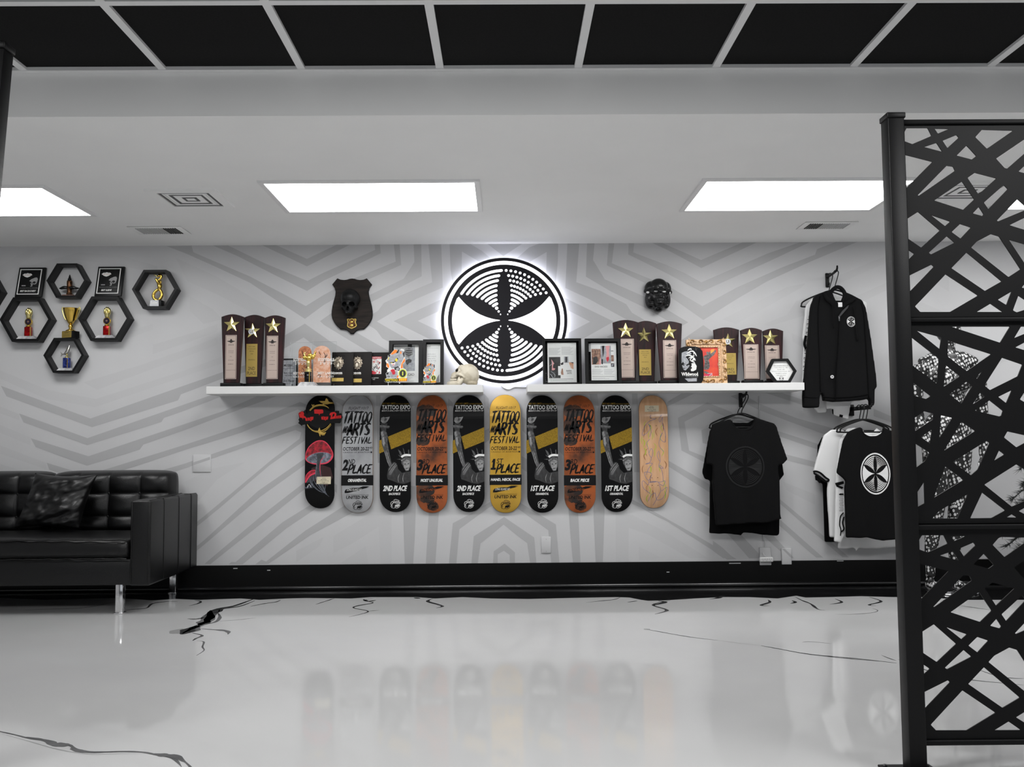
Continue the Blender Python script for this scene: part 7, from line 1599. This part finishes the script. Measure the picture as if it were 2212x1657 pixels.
# ------------------------------------------------------------------ spotted mannequin and the dark artificial fir behind the screen
def spotted(name):
    m = D.materials.new(name); m.use_nodes = True; nt = m.node_tree; b = nt.nodes['Principled BSDF']
    tc = nt.nodes.new('ShaderNodeTexCoord'); mp = nt.nodes.new('ShaderNodeMapping'); mp.inputs['Scale'].default_value = (52, 52, 40); mp.inputs['Rotation'].default_value = (0, .35, 0)
    vo = nt.nodes.new('ShaderNodeTexVoronoi'); vo.inputs['Scale'].default_value = 1.0; vo.inputs['Randomness'].default_value = .45
    r = nt.nodes.new('ShaderNodeValToRGB'); r.color_ramp.elements[0].position = .40; r.color_ramp.elements[1].position = .43
    r.color_ramp.elements[0].color = (.55, .55, .55, 1); r.color_ramp.elements[1].color = (.008, .008, .008, 1)
    nt.links.new(tc.outputs['Object'], mp.inputs['Vector']); nt.links.new(mp.outputs[0], vo.inputs['Vector']); nt.links.new(vo.outputs['Distance'], r.inputs['Fac']); nt.links.new(r.outputs['Color'], b.inputs['Base Color'])
    b.inputs['Roughness'].default_value = .35; MATS[name] = m
spotted('spotted')
YM = -.34; K = (6.64 + YM) / FPX
m = MB()
def pt(x, y, dy=0): c = P(x, y, YM); return Vector((c.x, YM + dy, c.z))
def el(x, y, rx, rz, ry, dy=0): m.ell(pt(x, y, dy), (rx * K, ry * K, rz * K), 'spotted', n=20, k=14)
def limb(L): m.tube([pt(*p[:2], p[3] if len(p) > 3 else 0) for p in L], [p[2] * K for p in L], 'spotted', n=14)
el(2048, 712, 25, 31, 29); el(2048, 724, 19, 22, 22, -.01)
limb([(2051, 725, 15), (2048, 745, 14), (2046, 765, 17), (2046, 785, 26)])
limb([(1992, 790, 17), (2015, 778, 18), (2046, 774, 22), (2078, 777, 18), (2104, 788, 17)])
el(2047, 815, 52, 50, 34); el(2028, 822, 22, 24, 22, -.085); el(2068, 822, 22, 24, 22, -.085); el(2046, 868, 40, 42, 29); el(2046, 925, 52, 42, 34); el(2045, 955, 57, 34, 37)
limb([(1990, 790, 17), (1981, 830, 15), (1979, 872, 13), (1984, 915, 12, -.02), (1992, 955, 9.5, -.05), (1996, 985, 8, -.07)])
limb([(2106, 790, 17), (2116, 830, 15), (2120, 872, 13), (2123, 915, 12), (2121, 955, 9.5, -.02), (2118, 985, 8, -.03)])
for hx, hy, hd, s in ((1997, 998, -.08, 1), (2117, 998, -.035, -1)):
    el(hx, hy, 8, 13, 5, hd)
    for i in range(4): limb([(hx - 6 + i * 4, hy + 8, 2.6, hd), (hx - 6.5 + i * 4.2, hy + 18 - abs(i - 1.4) * 2, 2.3, hd - .008), (hx - 6 + i * 4, hy + 26 - abs(i - 1.4) * 3, 1.9, hd - .004)])
    limb([(hx + s * 7, hy - 2, 3, hd), (hx + s * 11, hy + 6, 2.6, hd - .012), (hx + s * 10, hy + 14, 2.2, hd - .016)])
limb([(2022, 955, 30), (2022, 1010, 27), (2022, 1060, 21, -.02), (2018, 1095, 17.5, -.03), (2014, 1140, 17, -.01), (2011, 1190, 13), (2010, 1230, 9.5), (2010, 1245, 10)])
limb([(2069, 955, 30), (2069, 1010, 27), (2068, 1060, 21), (2067, 1095, 17.5, .0), (2066, 1140, 17, .02), (2066, 1190, 13, .03), (2067, 1230, 9.5, .03), (2068, 1245, 10, .03)])
zf = .012
for x, dy in ((2010, 0), (2068, .03)):
    c = pt(x, 1250, dy); m.ell((c.x, YM + dy - .05, zf + .035), (.036, .10, .034), 'spotted', n=16, k=10); m.ell((c.x, YM + dy + .01, zf + .045), (.032, .04, .046), 'spotted', n=16, k=10)
mm = solid(m, .0085, 4)
zmin = min(v[2] for v in mm.v); mm.warp(lambda v: Vector((v.x, v.y, v.z + (zf - zmin) * max(0, 1 - v.z / .4))))
c = pt(2045, 1000); t = thing('mannequin', 'black mannequin covered in white spots, standing behind the lattice screen', 'mannequin', (c.x, YM, 0)); mm.build('body', t)
MB().lathe([(.17, 0), (.17, .008), (.165, .011)], (c.x, YM, 0), 'chrome', n=36).build('stand', t)
mat('fir_dark', (22, 26, 24), .7)
random.seed(12); YT = -.45; b0 = P(2262, 1000, YT); fx = b0.x
t = thing('artificial_fir', 'dark bristly artificial fir mostly past the right edge behind the screen', 'plant', (fx, YT, 0))
MB().lathe([(.14, 0), (.16, .26), (.15, .27), (.0, .25)], (fx, YT, 0), 'black_satin', n=20).build('pot', t)
MB().tube([(fx, YT, .2), (fx + .01, YT, .9), (fx, YT, 1.6)], [.02, .016, .006], 'bronze', n=8).build('trunk', t)
f = MB()
tips = [(2188,868),(2200,905),(2204,1015),(2208,1052),(2183,1082),(2196,1095),(2161,1160),(2172,1182),(2195,1190),(2330,900),(2345,1050),(2360,1150),(2280,820),(2250,780),(2300,1100),(2240,1180),(2220,980),(2310,980)]
for (x, y) in tips:
    tp = P(x, y, YT + random.uniform(-.1, .1)); st = Vector((fx, YT, min(1.55, max(.35, tp.z + random.uniform(.05, .16)))))
    pts = cr([tuple(st), tuple(st.lerp(tp, .5) + Vector((0, 0, .04))), tuple(tp)], 8); f.tube(pts, .004, 'fir_dark', n=5)
    for i in range(150):
        a = random.random() ** .7; p_ = Vector(pts[min(len(pts) - 1, int(a * (len(pts) - 1)))]); d = Vector((random.uniform(-1, 1), random.uniform(-1, 1), random.uniform(-.8, 1))).normalized() + (tp - st).normalized() * .7
        e = p_ + d * random.uniform(.025, .05); n_ = Vector((-d.z, .2, d.x)).normalized() * .0022
        f.add([p_ - n_, p_ + n_, e], [(0, 1, 2)], 'fir_dark')
f.build('foliage', t, recalc=False)
